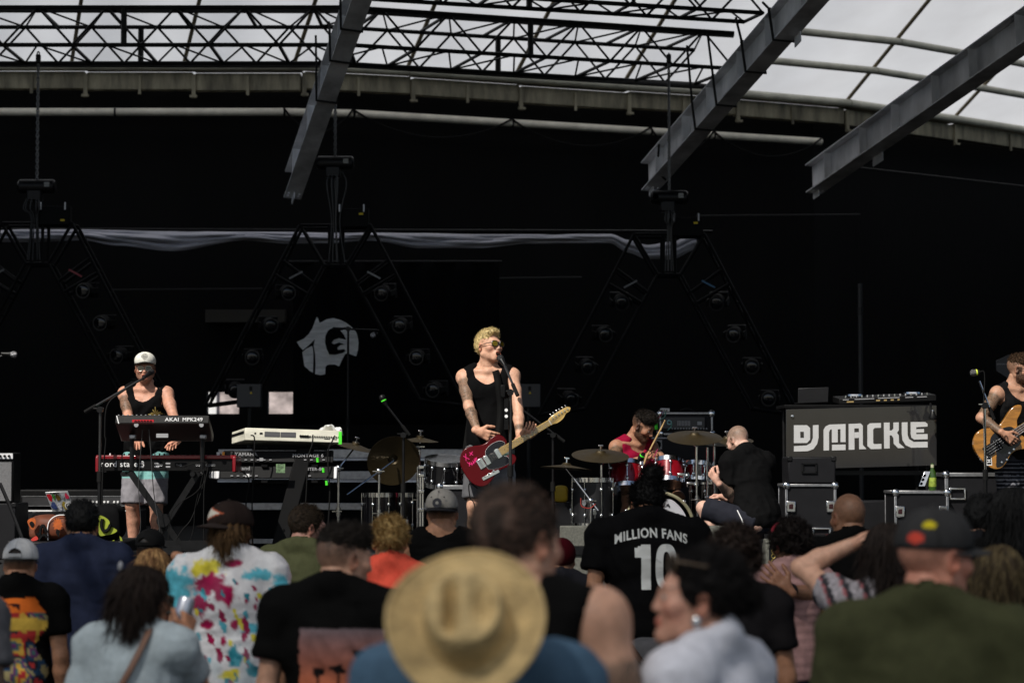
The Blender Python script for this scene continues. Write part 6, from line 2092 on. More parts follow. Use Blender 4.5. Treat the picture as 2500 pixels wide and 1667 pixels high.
    N = vert_normals(V, Q)
    amp = 0.003 if st == 'quiff' else 0.005 if st in ('short', 'quiff', 'crop', 'bun', 'topknot') else 0.009
    if st in ('bob', 'long', 'nape'):
        th = np.arctan2(V[:, 0], -V[:, 1])
        V = V + N * (0.006 * np.sin(th * 23 + 4 * vnoise(V, 9, 1)) + 0.008 * (vnoise(V * A([1, 1, 0.3]), 40, 4) - 0.5))[:, None]
    else:
        sq_ = A([3.2, 0.5, 0.9]) if st == 'quiff' else A([1.6, 0.8, 1])
        V = V + N * (amp * 2 * (vnoise(V * sq_, 55, 4) - 0.5))[:, None]
    C = np.tile(col[None], (len(V), 1)) * (0.6 + 0.8 * vnoise(V * A([1.5, 1.5, 0.4]), 70, 8))[:, None]
    tip = sp.get('hairtip')
    if tip is not None:
        w = np.clip(vnoise(V * A([1.5, 1.5, 0.3]), 40, 11) * 2 - 0.7, 0, 1)[:, None]
        C = C * (1 - w) + A(tip)[None] * w
    parts = [(V, Q, C)]
    if sp.get('strand', True):
        P, Qs, Cs = strands(V, N, n, L, col, flow, lift, 0.0018, sp.get('seed', 1), 0.12 if st == 'quiff' else 0.3, droop, 0.5 if st == 'quiff' else 0.9)
        if tip is not None:
            k = len(Cs) // 8
            m_ = np.repeat(np.random.default_rng(5).random(k) < 0.35, 8)
            Cs[m_] = A(tip)
        parts.append((P, Qs, Cs))
    return join(parts)


def build_person(sp):
    """returns the Empty; local frame: +y forward, feet at z=0, scaled to sp['h']"""
    sink = sp.get('sink', 0.0)
    S = sp['h'] / (1.75 - sink)
    fem = sp.get('fem', False)
    g = sp.get('girth', 1.0)
    hb = sp.get('vox', 0.0125)
    pos = Vector(sp['pos'])
    M = Matrix.Translation(pos) @ Matrix.Rotation(R(sp.get('yaw', 0)), 4, 'Z') @ Matrix.Scale(S, 4)
    root = thing('person', sp['label'], 'person', M=M, group=sp.get('group'))
    inv = M.inverted()
    loc = lambda w: A(inv @ Vector(w))
    Rt = rot(*sp.get('torso', (0, 0, 0)))
    pel = A([0, 0, 0.94]) + A(sp.get('pel', (0, 0, 0)))
    T = lambda x, y, z: pel + Rt @ (A([x, y, z]) - A([0, 0, 0.94]))
    sw = (0.158 if fem else 0.178) * sp.get('wide', 1.0)
    dl = 0.0
    sh = {1: T(sw, -0.005, 1.42), -1: T(-sw, -0.005, 1.42)}
    ul, fl = 0.285, 0.25
    el, wr = {}, {}
    for sd, key in ((1, 'rarm'), (-1, 'larm')):
        a = sp.get(key)
        if a is None:
            tgt, pole = T(sd * (sw + 0.05), 0.03, 0.90), Rt @ A([sd * 0.4, -1, 0])
        else:
            tgt, pole = a[0], a[1]
            tgt = loc(tgt) if isinstance(tgt, Vector) else A(tgt)
            pole = A(inv.to_3x3() @ pole) if isinstance(pole, Vector) else A(pole)
        el[sd], wr[sd] = ik(sh[sd], tgt, ul, fl, pole)
    hip = {sd: pel + A([sd * 0.088, 0, -0.03]) for sd in (1, -1)}
    kn, an = {}, {}
    for sd, key in ((1, 'rleg'), (-1, 'lleg')):
        a = sp.get(key)
        tgt, pole = (A([sd * 0.1, -0.02, 0.075]), A([sd * 0.1, 1, 0])) if a is None else (A(a[0]), A(a[1]))
        kn[sd], an[sd] = ik(hip[sd], tgt, 0.43, 0.42, pole)
    # ---------------- torso shapes shared by body and garments
    def torso(s, d=0.0, k=0.05, low=True):
        if low:
            s.ell(pel + A([0, -0.005, 0.0]), (0.155 * g + d, 0.11 * g + d, 0.13), k=k)
        s.ell(T(0, 0.0, 1.09), (0.138 * g + d, 0.1 * g + d, 0.17), Rt, k=k)
        s.ell(T(0, -0.005, 1.28), ((0.138 if fem else 0.158) * (0.5 + 0.5 * g) * sp.get('wide', 1) + d, 0.108 * (0.6 + 0.4 * g) + d, 0.175 + d * 0.5), Rt, k=k)
        s.cone(T(-sw * 0.7, -0.008, 1.41), T(sw * 0.7, -0.008, 1.41), 0.055 + d, 0.055 + d, k)
        for sd in (1, -1):
            s.cone(T(0, -0.025, 1.515), T(sd * sw * 0.82, -0.015, 1.435), 0.04 + d * 0.8, 0.042 + d, 0.04)
        if fem:
            for sd in (1, -1):
                s.ell(T(sd * 0.07, 0.085, 1.27), (0.058 + d, 0.055 + d, 0.058 + d), Rt, k=0.03)
        else:
            for sd in (1, -1):
                s.ell(T(sd * 0.072, 0.07, 1.33), (0.078 + d, 0.04 + d, 0.06 + d), Rt, k=0.03)
        if sp.get('belly'):
            s.ell(T(0, 0.05, 1.05), (0.15 * g + d, 0.11 * g + d, 0.15), Rt, k=0.05)
    # ---------------- body
    s = SDF()
    torso(s)
    amp = sp.get('arm', 1.0)
    for sd in (1, -1):
        s.ell(sh[sd], (0.062 * amp, 0.06 * amp, 0.066 * amp), k=0.03)
        mid = sh[sd] * 0.55 + el[sd] * 0.45
        s.cone(sh[sd], mid, 0.05 * amp, 0.049 * amp, 0.025)
        s.cone(mid, el[sd], 0.049 * amp, 0.038 * amp, 0.02)
        m2 = el[sd] * 0.68 + wr[sd] * 0.32
        s.cone(el[sd], m2, 0.038 * amp, 0.042 * amp, 0.02)
        s.cone(m2, wr[sd], 0.042 * amp, 0.026, 0.02)
        s.cone(hip[sd], kn[sd], 0.088 * g, 0.056, 0.03)
        m3 = kn[sd] * 0.68 + an[sd] * 0.32
        back = A([0, -0.02, 0])
        s.cone(kn[sd], m3 + back, 0.054, 0.056, 0.02)
        s.cone(m3 + back, an[sd], 0.056, 0.036, 0.02)
    s.cone(T(0, -0.015, 1.45), T(0, 0.005, 1.565), 0.06 if not fem else 0.052, 0.055 if not fem else 0.047, 0.03)
    for sd in (1, -1):                         # collar bones and neck cords
        s.cone(T(0, 0.055, 1.455), T(sd * 0.13, 0.03, 1.465), 0.012, 0.012, 0.03)
    V, Q = s.mesh(hb)
    sk = A(sp['skin'])
    C = np.tile(sk[None], (len(V), 1)) * (0.92 + 0.16 * vnoise(V, 14, 2))[:, None]
    al = np.zeros(len(V))
    tat = sp.get('tattoo', {})
    for key, (a0, a1) in (('ru', (sh[1], el[1])), ('rf', (el[1], wr[1])), ('lu', (sh[-1], el[-1])), ('lf', (el[-1], wr[-1])), ('rs', (kn[1], an[1])), ('ls', (kn[-1], an[-1]))):
        if key in tat:
            v = a1 - a0
            t = ((V - a0) @ v) / (v @ v)
            dd = np.linalg.norm(V - a0 - t[:, None] * v, axis=1)
            t0, t1 = tat[key]
            al = np.maximum(al, np.clip((t - t0) * 12, 0, 1) * np.clip((t1 - t) * 12, 0, 1) * (dd < 0.085))
    parts = [(V, Q, np.concatenate([C, al[:, None]], 1))]
    for sd, key in ((1, 'rhand'), (-1, 'lhand')):
        hd = sp.get(key)
        if hd == 0:
            continue
        fdir = wr[sd] - el[sd]
        if hd is None:
            hd = dict(fd=fdir + A([0, 0.05, 0]), pn=A([-sd, 0, 0]), curl=0.35)
        fd = hd['fd']
        fd = A(inv.to_3x3() @ fd) if isinstance(fd, Vector) else A(fd)
        pn = hd['pn']
        pn = A(inv.to_3x3() @ pn) if isinstance(pn, Vector) else A(pn)
        parts.append(hand_mesh(wr[sd], fd, pn, sd, hd.get('curl', 0.4), sp.get('voxh', 0.006), sk * A([1.0, 0.93, 0.9]), hd.get('spread', 0.3), hd.get('tcurl', 0.5)))
    # head
    Rh = Rt @ rot(*sp.get('head', (0, 0, 0)))
    hs = 0.95 if fem else 1.0
    hp = T(0, 0.005, 1.555 - sink) + Rh @ A([0, 0.028, 0.078])
    Hd = lambda P: hp + (np.asarray(P) * hs) @ Rh.T
    hv, hq, hc_ = head_mesh(sp, sp.get('voxhd', 0.0065))
    parts.append((Hd(hv), hq, hc_))
    V, Q, C = join(parts)
    np_object('body', V, Q, C, SKIN, root)
    HM = Matrix(Rh.tolist()).to_4x4()
    HM = Matrix.Translation(Vector(hp)) @ HM @ Matrix.Scale(hs, 4)
    if sp.get('hair'):
        V, Q, C = hair_mesh(sp, sp.get('voxhd', 0.0065))
        np_object('hair', Hd(V), Q, C, HAIRM, root)

    # ---------------- garments
    def wrinkle(V, Q, a, seed, sc=9):
        N = vert_normals(V, Q)
        q1 = vnoise(V * A([1.3, 1.3, 0.55]), sc * 1.4, seed)
        q2 = vnoise(V @ rot(0, 35, 20).T * A([1.8, 1.8, 0.5]), sc * 1.1, seed + 3)
        q3 = vnoise(V * A([0.7, 0.7, 1.9]), sc * 1.5, seed + 7)
        r = (1 - np.abs(2 * q1 - 1)) * 0.5 + (1 - np.abs(2 * q2 - 1)) * 0.7 + (1 - np.abs(2 * q3 - 1)) * 0.35 - 0.75
        return V + N * (a * r)[:, None]

    def paint(V, col, seed):
        if callable(col):
            return col(V)
        return np.tile(A(col)[None], (len(V), 1)) * (0.95 + 0.1 * vnoise(V, 8, seed))[:, None]

    top = sp.get('top')
    if top:
        s = SDF()
        d = sp.get('loose', 0.014)
        torso(s, d)
        hem = sp.get('hem', 0.86)
        s.ell(T(0, 0.0, 1.02), (0.16 * g + d, 0.115 * g + d, 0.2), Rt, k=0.06)
        if top == 'tee':
            for sd in (1, -1):
                f = sp.get('sleeve', 0.62)
                e_ = sh[sd] + (el[sd] - sh[sd]) * f
                s.ell(sh[sd], (0.066 * amp + d * 0.6, 0.064 * amp + d * 0.6, 0.068 * amp + d * 0.6), k=0.03)
                s.cone(sh[sd], e_, 0.06 * amp + d * 0.5, 0.064 * amp + d * 0.6, 0.03, flat=True)
            s.ell(T(0, 0.02, 1.535), (0.072, 0.085, 0.062), Rt, k=0.008, op='s')
            s.cone(T(0, 0, 1.42), T(0, 0.01, 1.6), 0.056, 0.062, 0.004, op='s')
        else:
            nk = sp.get('neck', (0.105, 0.1, 0.125))
            s.ell(T(0, 0.07, 1.47), nk, Rt, k=0.006, op='s')
            s.ell(T(0, -0.03, 1.53), (0.09, 0.09, 0.07), Rt, k=0.006, op='s')
            for sd in (1, -1):
                s.ell(T(sd * (sw + 0.03), 0.0, 1.375), sp.get('armhole', (0.07, 0.2, 0.115)), Rt, k=0.006, op='s')
        s.plane(T(0, 0, hem), Rt @ A([0, 0, -1]))
        V, Q = s.mesh(sp.get('voxc', hb))
        V = wrinkle(V, Q, sp.get('wrk', 0.017), sp.get('seed', 1))
        np_object('tank_top' if top == 'tank' else 'shirt', V, Q, paint((V - pel) @ Rt + A([0, 0, 0.94]), sp['topcol'], sp.get('seed', 1)), FABRIC, root)
    bot = sp.get('bottom', 'pants')
    if bot:
        s = SDF()
        s.ell(pel + A([0, -0.005, -0.01]), (0.162 * g, 0.12 * g, 0.14), k=0.04)
        for sd in (1, -1):
            if bot == 'shorts':
                kk = kn[sd] + (hip[sd] - kn[sd]) * sp.get('short', 0.06)
                s.cone(hip[sd], kk, 0.1 * g, 0.09, 0.04, flat=True)
            else:
                s.cone(hip[sd], kn[sd], 0.098 * g, 0.07, 0.04)
                s.cone(kn[sd], an[sd], 0.068, 0.056, 0.03, flat=False)
        s.plane(pel + A([0, 0, 0.4 if sp.get('pel') else 0.1]), (0, 0, 1))
        V, Q = s.mesh(sp.get('voxc', hb))
        V = wrinkle(V, Q, 0.013, sp.get('seed', 1) + 5)
        np_object('shorts' if bot == 'shorts' else 'trousers', V, Q, paint(V, sp.get('botcol', (0.02, 0.022, 0.03)), 3), FABRIC, root)
    for sd in (1, -1):                         # shoes
        s = SDF()
        f = an[sd]
        s.cone(f + A([0, -0.03, -0.035]), f + A([0, 0.13, -0.045]), 0.038, 0.033, 0.02)
        s.ell(f + A([0, 0.0, -0.01]), (0.045, 0.055, 0.05), k=0.03)
        s.plane(f + A([0, 0, -0.074]), (0, 0, -1))
        V, Q = s.mesh(0.012)
        np_object('shoe', V, Q, np.tile(A(sp.get('shoe', (0.03, 0.03, 0.03)))[None], (len(V), 1)), FABRIC, root)
    J = dict(M=M, HM=HM, sh=sh, el=el, wr=wr, T=T, root=root, S=S, Rt=Rt, pel=pel)
    return J


def local_mesh(mb, J, name, m_, head=False, bevel=0):
    """mesh given in head-local or body-local units"""
    if head:
        mb.v = [tuple(J['HM'] @ Vector(v)) for v in mb.v]
    return mb.build(name, m_, J['root'], bevel, local=True)


def cap_on(J, col, brim=None, back=False, patch=(), mesh_col=None, tilt=0.0, yaw=0.0, strap=True, tall=0.0, name='cap', fine_=0.006, square=False, lift=0.0):
    """baseball cap in head space; back=True turns the peak to the nape"""
    s = SDF()
    s.ell((0, -0.014, 0.036), (0.0855, 0.106, (0.084 if square else 0.096) + tall), k=0.01)
    if tall:
        s.ell((0, 0.04, 0.07), (0.07, 0.055, 0.062 + tall), k=0.03)
    if square:
        s.ell((0, 0.006, 0.056), (0.085, 0.096, 0.062), k=0.02)
    s.ell((0, 0.032, 0.05), (0.072, 0.062, (0.062 if square else 0.07) + tall), k=0.03)
    s.plane((0, 0, 0.024), (0, 0.0, -1))
    V, Q = s.mesh(fine_)
    Rb = rot(tilt, 0, yaw + (180 if back else 0))
    C = np.tile(A(col)[None], (len(V), 1)) * (0.92 + 0.16 * vnoise(V, 40, 1))[:, None]
    x, y = V[:, 0], V[:, 1] + 0.014
    th = np.arctan2(x, y)
    seam = np.abs(((th / (math.pi / 3)) % 1) - 0.5) > 0.47
    C[seam] *= 0.75
    if mesh_col is not None:
        m_ = y < 0.0
        C[m_] = A(mesh_col) * (0.8 + 0.4 * vnoise(V[m_], 250, 3))[:, None]
    for fn, c in patch:
        C[fn(V[:, 0], V[:, 1], V[:, 2])] = A(c)
    op = (y < 0.0) & (((x / 0.042) ** 2 + ((V[:, 2] - 0.03) / 0.05) ** 2) < 1) & (V[:, 2] > 0.046)
    if strap:
        Q = Q[~op[Q].all(1)]               # opening above the strap
    V2 = V @ Rb.T + (A([0, -0.028, 0]) * (1 if back else 0)) + A([0, 0, lift])
    o = np_object(name, A([list(J['HM'] @ Vector(v)) for v in V2]), Q, C, FABRIC, J['root'])
    # peak
    mb = MB()
    NU, NV = 16, 6
    for lay in (0, 1):
        for i in range(NU + 1):
            for j in range(NV + 1):
                a = math.pi * i / NU
                ri = 0.084
                xx = math.cos(a) * ri
                yy = math.sin(a) * (0.098 + 0.086 * j / NV) - 0.012 - (0.0 if j else 0.004)
                zz = 0.036 - 0.016 * (j / NV) * math.sin(a) - 0.02 * (abs(math.cos(a)) ** 2) * 1.0 - 0.004 * lay
                mb.v.append((xx, yy, zz))
    off = (NU + 1) * (NV + 1)
    for i in range(NU):
        for j in range(NV):
            k = i * (NV + 1) + j
            mb.f.append((k, k + NV + 1, k + NV + 2, k + 1))
            mb.f.append((k + off + 1, k + off + NV + 2, k + off + NV + 1, k + off))
    for i in range(NU):
        k = i * (NV + 1) + NV
        mb.f.append((k, k + NV + 1, k + NV + 1 + off, k + off))
    mb.v = [tuple(Rb @ A(v) + A([0, -0.028, 0]) * (1 if back else 0) + A([0, 0, lift])) for v in mb.v]
    bc_ = brim if brim is not None else col
    local_mesh(mb, J, 'cap_peak', mat('cloth_%.3f_%.3f_%.3f' % tuple(bc_), bc_, 0.9, 0, 0.1, 30, 0.2, 200, 0.2), True)
    bt_ = MB().ball((0, -0.014 - (0.028 if back else 0), 0.134 + tall + lift - (0.01 if square else 0)), (0.009, 0.009, 0.005), 8, 5)
    local_mesh(bt_, J, 'cap_button', mat('cloth_%.3f_%.3f_%.3f' % tuple(bc_), bc_, 0.9), True)
    return Rb


def shades(J, frame_col=(0.01, 0.01, 0.01), lens=None, up=0.0, back=0.0, wire=False, w=0.024):
    fm = mat('frame_%.2f_%.2f' % (frame_col[0], frame_col[1]), frame_col, 0.3, 0.9 if wire else 0)
    mb, ml = MB(), MB()
    for x in (-1, 1):
        M = Matrix.Translation((x * 0.033, 0.104 - back, 0.0 + up)) @ Matrix.Rotation(R(-x * 14), 4, 'Z') @ FACE @ Matrix.Rotation(math.pi, 4, 'Y')
        out = [(w * math.copysign(abs(math.cos(t)) ** 0.75, math.cos(t)), 0.021 * math.copysign(abs(math.sin(t)) ** 0.8, math.sin(t)) - (0.003 if wire else 0)) for t in (2 * math.pi * k / 22 for k in range(22))]
        ml.prism(out, -0.001, 0.001, M)
        pts = [M @ Vector((a, b, 0)) for a, b in out]
        mb.tube(pts + [pts[0]], 0.0014 if wire else 0.0032, 5)
        mb.tube([(x * 0.056, 0.098 - back, 0.006 + up), (x * 0.076, 0.06 - back * 0.6, 0.006 + up), (x * 0.081, -0.005 - back * 0.3, 0.002 + up)], 0.0014 if wire else 0.003, 5)
    mb.tube([(-0.011, 0.107 - back, 0.006 + up), (0.011, 0.107 - back, 0.006 + up)], 0.0018 if wire else 0.003, 5)
    f = local_mesh(mb, J, 'sunglasses', fm, True)
    ml.v = [tuple(J['HM'] @ Vector(v)) for v in ml.v]
    ml.build('lens', lens or EYEGL, f, local=True)


def on_back(J, mb, name, m_, off=0.004, target='shirt', front=False):
    """wraps flat shapes (body-local x,z) onto the garment surface as a printed layer"""
    from mathutils.bvhtree import BVHTree
    sh_ = [o for o in COL.objects if o.parent == J['root'] and o.name.split('.')[0] == target][0]
    bv = BVHTree.FromPolygons([v.co[:] for v in sh_.data.vertices], [p.vertices[:] for p in sh_.data.polygons])
    out = []
    Rt, pel = J['Rt'], J['pel']
    d = Vector(Rt @ A([0, -1.0 if front else 1.0, 0]))
    for x, y, z in mb.v:
        o_ = Vector(pel + Rt @ (A([x, 0.6 if front else -0.6, z]) - A([0, 0, 0.94])))
        hit = bv.ray_cast(o_, d)
        q = hit[0] if hit[0] is not None else Vector(pel + Rt @ (A([x, 0.1 if front else -0.1, z]) - A([0, 0, 0.94])))
        out.append(tuple(q - d * off))
    mb.v = out
    return mb.build(name, m_, J['root'], local=True, smooth=False)


def crowd_pos(px, pytop, s, extra=0.0):
    """head centre column, head-top row and photo pixels per metre -> ground position and standing height"""
    Y = F / s
    p = W(px, pytop, Y)
    return (p.x, Y, 0.0), p.z - extra
# ================================================================== performers
def fine(**k):
    return dict(dict(vox=0.0085, voxc=0.0085, voxh=0.0042, voxhd=0.0045), **k)


# ------------------------------------------------------------------ singer with the red guitar
Yp = 16.5
z1 = W(1180, 808, Yp).z - SZ
D31 = R(31)
gd = Vector((math.cos(D31), 0.06, math.sin(D31))).normalized()


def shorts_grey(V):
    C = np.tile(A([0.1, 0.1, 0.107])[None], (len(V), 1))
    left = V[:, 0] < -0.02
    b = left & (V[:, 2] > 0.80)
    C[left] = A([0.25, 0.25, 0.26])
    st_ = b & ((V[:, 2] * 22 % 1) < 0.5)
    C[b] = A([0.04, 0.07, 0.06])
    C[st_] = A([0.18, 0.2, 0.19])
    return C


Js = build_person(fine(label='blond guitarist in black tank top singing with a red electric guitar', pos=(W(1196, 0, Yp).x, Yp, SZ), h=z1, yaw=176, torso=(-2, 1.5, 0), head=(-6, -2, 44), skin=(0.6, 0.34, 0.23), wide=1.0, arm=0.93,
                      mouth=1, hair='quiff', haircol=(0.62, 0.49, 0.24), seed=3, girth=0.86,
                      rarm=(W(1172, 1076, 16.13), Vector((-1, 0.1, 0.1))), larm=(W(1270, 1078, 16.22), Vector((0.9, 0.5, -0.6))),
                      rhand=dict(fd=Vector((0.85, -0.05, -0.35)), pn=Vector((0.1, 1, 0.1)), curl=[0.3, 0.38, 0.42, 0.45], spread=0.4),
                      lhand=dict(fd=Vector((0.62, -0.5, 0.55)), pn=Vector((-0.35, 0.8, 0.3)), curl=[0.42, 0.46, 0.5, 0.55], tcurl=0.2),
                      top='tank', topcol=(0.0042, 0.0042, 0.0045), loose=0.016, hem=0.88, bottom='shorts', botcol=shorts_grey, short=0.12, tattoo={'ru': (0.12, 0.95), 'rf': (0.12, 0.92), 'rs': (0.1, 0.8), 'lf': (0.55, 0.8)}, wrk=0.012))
shades(Js, (0.012, 0.009, 0.008), mat('amber_mirror_lens', (0.2, 0.14, 0.008), 0.1, 0.7, 0.6, 60), up=0.003)
ear = MB().ball((0.088, -0.002, -0.008), (0.007, 0.007, 0.009), 8, 6)
local_mesh(ear, Js, 'earphone', BLACK_PLASTIC, True)

# guitar
CANDY = mat('candy_red', (0.08, 0.0006, 0.003), 0.25, 0.0, 0.1, 4, coat=0.12, spec=0.2)
MAPLE = mat('maple', (0.55, 0.36, 0.11), 0.35, 0, 0.25, 30, stretch=(0.4, 4, 4), coat=0.3)
PINK = mat('neon_pink_paint', (0.9, 0.03, 0.22), 0.5)


def guitar_frame(tail, d):
    zf = Vector((0, -1, 0))
    d = d.normalized()
    zf = (zf - d * zf.dot(d)).normalized()
    y = zf.cross(d)
    M = Matrix((d, y, zf)).transposed().to_4x4()
    M.translation = tail
    return M


tail = W(1134, 1156, 16.19)
MG = guitar_frame(tail, gd) @ Matrix.Scale(0.95, 4)
gt = thing('electric_guitar', 'dark red electric guitar with pink crossed-eye smile painted on the body', 'guitar', tail)
out = [(0.0, 0.0), (0.012, 0.085), (0.055, 0.14), (0.105, 0.158), (0.165, 0.142), (0.215, 0.12), (0.265, 0.116), (0.315, 0.128), (0.36, 0.122), (0.39, 0.09), (0.395, 0.045), (0.375, 0.028), (0.335, 0.026), (0.31, -0.028), (0.33, -0.045), (0.365, -0.05), (0.392, -0.072), (0.39, -0.105), (0.355, -0.128), (0.31, -0.128), (0.26, -0.116), (0.21, -0.12), (0.16, -0.143), (0.105, -0.16), (0.05, -0.143), (0.01, -0.085)]
MB().prism(smooth_closed([Vector((*p, 0)) for p in out], 4), -0.022, 0.022, MG).build('body', CANDY, gt, bevel=0.005)
pg = [(0.2, 0.03), (0.23, 0.07), (0.29, 0.085), (0.35, 0.075), (0.375, 0.045), (0.36, 0.03), (0.33, 0.029), (0.318, -0.03), (0.34, -0.06), (0.33, -0.1), (0.27, -0.1), (0.21, -0.085), (0.17, -0.06), (0.175, -0.02)]
pgs = smooth_closed([Vector((*p, 0)) for p in pg], 4)
MB().prism(pgs, 0.0225, 0.0255, MG).build('pickguard', mat('pickguard_black', (0.006, 0.006, 0.01), 0.15), gt)
MB().tube([MG @ Vector((x, y, 0.0245)) for x, y, _ in pgs] + [MG @ Vector((pgs[0][0], pgs[0][1], 0.0245))], 0.001, 5).build('pickguard_edge', WHITE_PRINT, gt)
NL, NS = 0.30, 0.745
MB().prism([(NL, 0.028), (NS, 0.0215), (NS, -0.0215), (NL, -0.028)], 0.012, 0.031, MG).build('neck', MAPLE, gt, bevel=0.002)
for i in range(1, 22):
    x = NS - (NS - 0.1) * (1 - 2 ** (-i / 12))
    if x < NL:
        break
    MB().box((x, 0, 0.0317), (0.0018, 0.043 + 0.012 * (NS - x) / (NS - NL), 0.0014), MG).build('fret', ALU, gt)
for i in (3, 5, 7, 9, 15, 17):
    x = NS - (NS - 0.1) * (1 - 2 ** (-(i - 0.5) / 12))
    MB().lathe([(0, 0), (0.0035, 0), (0, 0.0004)], 8, MG @ Matrix.Translation((x, 0, 0.0312))).build('fret_marker', BLACK_PLASTIC, gt)
hs_ = smooth_closed([Vector(p) for p in ((NS, 0.021, 0), (NS + 0.03, 0.032, 0), (NS + 0.10, 0.036, 0), (NS + 0.165, 0.034, 0), (NS + 0.19, 0.015, 0), (NS + 0.17, -0.005, 0), (NS + 0.14, -0.006, 0), (NS + 0.10, -0.028, 0), (NS + 0.05, -0.034, 0), (NS + 0.015, -0.025, 0), (NS, -0.021, 0))], 4)
MB().prism(hs_, 0.008, 0.022, MG).build('headstock', MAPLE, gt, bevel=0.002)
MB().box((NS + 0.001, 0, 0.031), (0.005, 0.043, 0.006), MG).build('nut', WHITE_PRINT, gt)
for i in range(6):
    x = NS + 0.035 + 0.026 * i
    MB().tube([MG @ Vector((x, 0.018, 0.02)), MG @ Vector((x, 0.018, 0.033))], 0.0048, 8).build('string_post', CHROME, gt)
    MB().ball((x, 0.047, 0.012), (0.006, 0.01, 0.005), 8, 6, MG).build('tuner', CHROME, gt)
    MB().tube([MG @ Vector((x, 0.03, 0.012)), MG @ Vector((x, 0.045, 0.012))], 0.003, 6).build('tuner_shaft', CHROME, gt)
    yn, yb_ = 0.016 - 0.0064 * i, 0.026 - 0.0104 * i
    MB().tube([MG @ Vector((0.14, yb_, 0.034)), MG @ Vector((NS, yn, 0.0345)), MG @ Vector((x, 0.018, 0.03))], 0.0009, 4).build('string', CHROME, gt)
MB().box((0.145, 0, 0.0265), (0.05, 0.075, 0.008), MG).build('bridge', CHROME, gt, bevel=0.002)
for i in range(6):
    MB().box((0.141, 0.0275 - 0.011 * i, 0.032), (0.02, 0.008, 0.006), MG).build('saddle', ALU, gt)
for x, w_ in ((0.195, 0.036), (0.292, 0.036)):
    MB().box((x, 0, 0.029), (w_, 0.072, 0.01), MG).build('pickup', CHROME, gt, bevel=0.002)
MB().box((0.17, -0.098, 0.0245), (0.14, 0.026, 0.005), MG @ Matrix.Rotation(R(-4), 4, 'Z')).build('control_plate', CHROME, gt, bevel=0.002)
for x in (0.085, 0.125):
    MB().lathe([(0.0085, 0), (0.0085, 0.014), (0, 0.015)], 14, MG @ Matrix.Translation((x + 0.07, -0.096, 0.027))).build('knob', CHROME, gt)
MB().tube([MG @ Vector((0.12, -0.1, 0.027)), MG @ Vector((0.116, -0.098, 0.045))], 0.003, 6).build('switch', BLACK_PLASTIC, gt)
inv_g = MG.inverted()


def gpix(px, py):
    """photo pixel -> point on the guitar's top"""
    c0, c1 = Vector((0, 0, 1.95)), W(px, py, 16.2)
    a, b = inv_g @ c0, inv_g @ c1
    t = (0.0235 - a.z) / (b.z - a.z)
    p = a + (b - a) * t
    return MG @ Vector((p.x, p.y, 0.0235))


for pts in ([(1131, 1113), (1146, 1121)], [(1137, 1107), (1138, 1125)], [(1146, 1104), (1155, 1111)], [(1154, 1102), (1147, 1112)], [(1140, 1128), (1147, 1133), (1154, 1132), (1160, 1125), (1164, 1116)], [(1146, 1138), (1147, 1128)], [(1153, 1136), (1150, 1128)], [(1158, 1132), (1154, 1124)], [(1162, 1128), (1157, 1120)], [(1166, 1123), (1159, 1118)]):
    MB().tube([gpix(*p) for p in pts], 0.0026, 5).build('paint_stroke', PINK, gt)
strap = curve_pts([MG @ Vector((0.37, 0.12, -0.02)), W(1222, 1000, 16.33), W(1215, 930, 16.36), W(1206, 898, 16.5), W(1190, 890, 16.62), W(1160, 960, 16.68), W(1140, 1080, 16.6), MG @ Vector((0.0, 0.0, -0.03))], 8)
sm = MB()
for i, p in enumerate(strap):
    d = (strap[min(i + 1, len(strap) - 1)] - strap[max(i - 1, 0)]).normalized()
    nn = Vector((0, -1, 0.15)) if i < 24 else Vector((0, 1, 0))
    w_ = d.cross(nn).normalized() * 0.025
    sm.v += [tuple(p - w_), tuple(p + w_)]
sm.f = [(2 * i, 2 * i + 1, 2 * i + 3, 2 * i + 2) for i in range(len(strap) - 1)]
so = sm.build('strap', mat('black_strap', (0.003, 0.003, 0.003), 0.8, spec=0.1), gt)
so.modifiers.new('thick', 'SOLIDIFY').thickness = 0.004
MB().tube(curve_pts([MG @ Vector((0.03, -0.15, 0)), W(1146, 1180, 16.22), W(1148, 1215, 16.25), W(1160, 1240, 16.25), W(1180, 1380, 16.3)], 6), 0.0045, 5).build('guitar_lead', RUBBER, gt)

# ------------------------------------------------------------------ keyboard player
Yk2 = 18.28
hk = W(365, 866, Yk2).z - SZ


def kb_shorts(V):
    C = np.tile(A([0.24, 0.23, 0.25])[None], (len(V), 1))
    C[V[:, 2] > 0.84] = A([0.13, 0.125, 0.135])
    C[V[:, 2] > 0.70 + 0.05 * np.abs(V[:, 0])] = A([0.2, 0.42, 0.4])
    return C


Jk = build_person(fine(label='keyboard player in white cap and black tank top behind the red stage piano', pos=(W(366, 0, Yk2).x, Yk2, SZ), h=hk, yaw=178, torso=(5, 0, 0), head=(-5, 0, 8), skin=(0.55, 0.28, 0.19), mouth=1, beard=0.5, beardcol=(0.03, 0.018, 0.012), haircol=HX['dark'], fade=0.6,
                      rarm=(W(338, 1104, 17.86), Vector((-1, 0.4, 0))), larm=(W(440, 1106, 17.86), Vector((1, 0.4, 0))),
                      rhand=dict(fd=Vector((0.15, -1, -0.25)), pn=Vector((0, -0.2, -1)), curl=0.3), lhand=dict(fd=Vector((-0.25, -1, -0.25)), pn=Vector((0, -0.2, -1)), curl=0.28),
                      top='tank', topcol=(0.0045, 0.0045, 0.0048), hem=0.86, bottom='shorts', botcol=kb_shorts, short=0.02, tattoo={'ru': (0.15, 0.8)}, seed=6, girth=1.0))
bd2 = lambda x, z: (x / 0.026) ** 2 + ((z - 0.078) / 0.026) ** 2
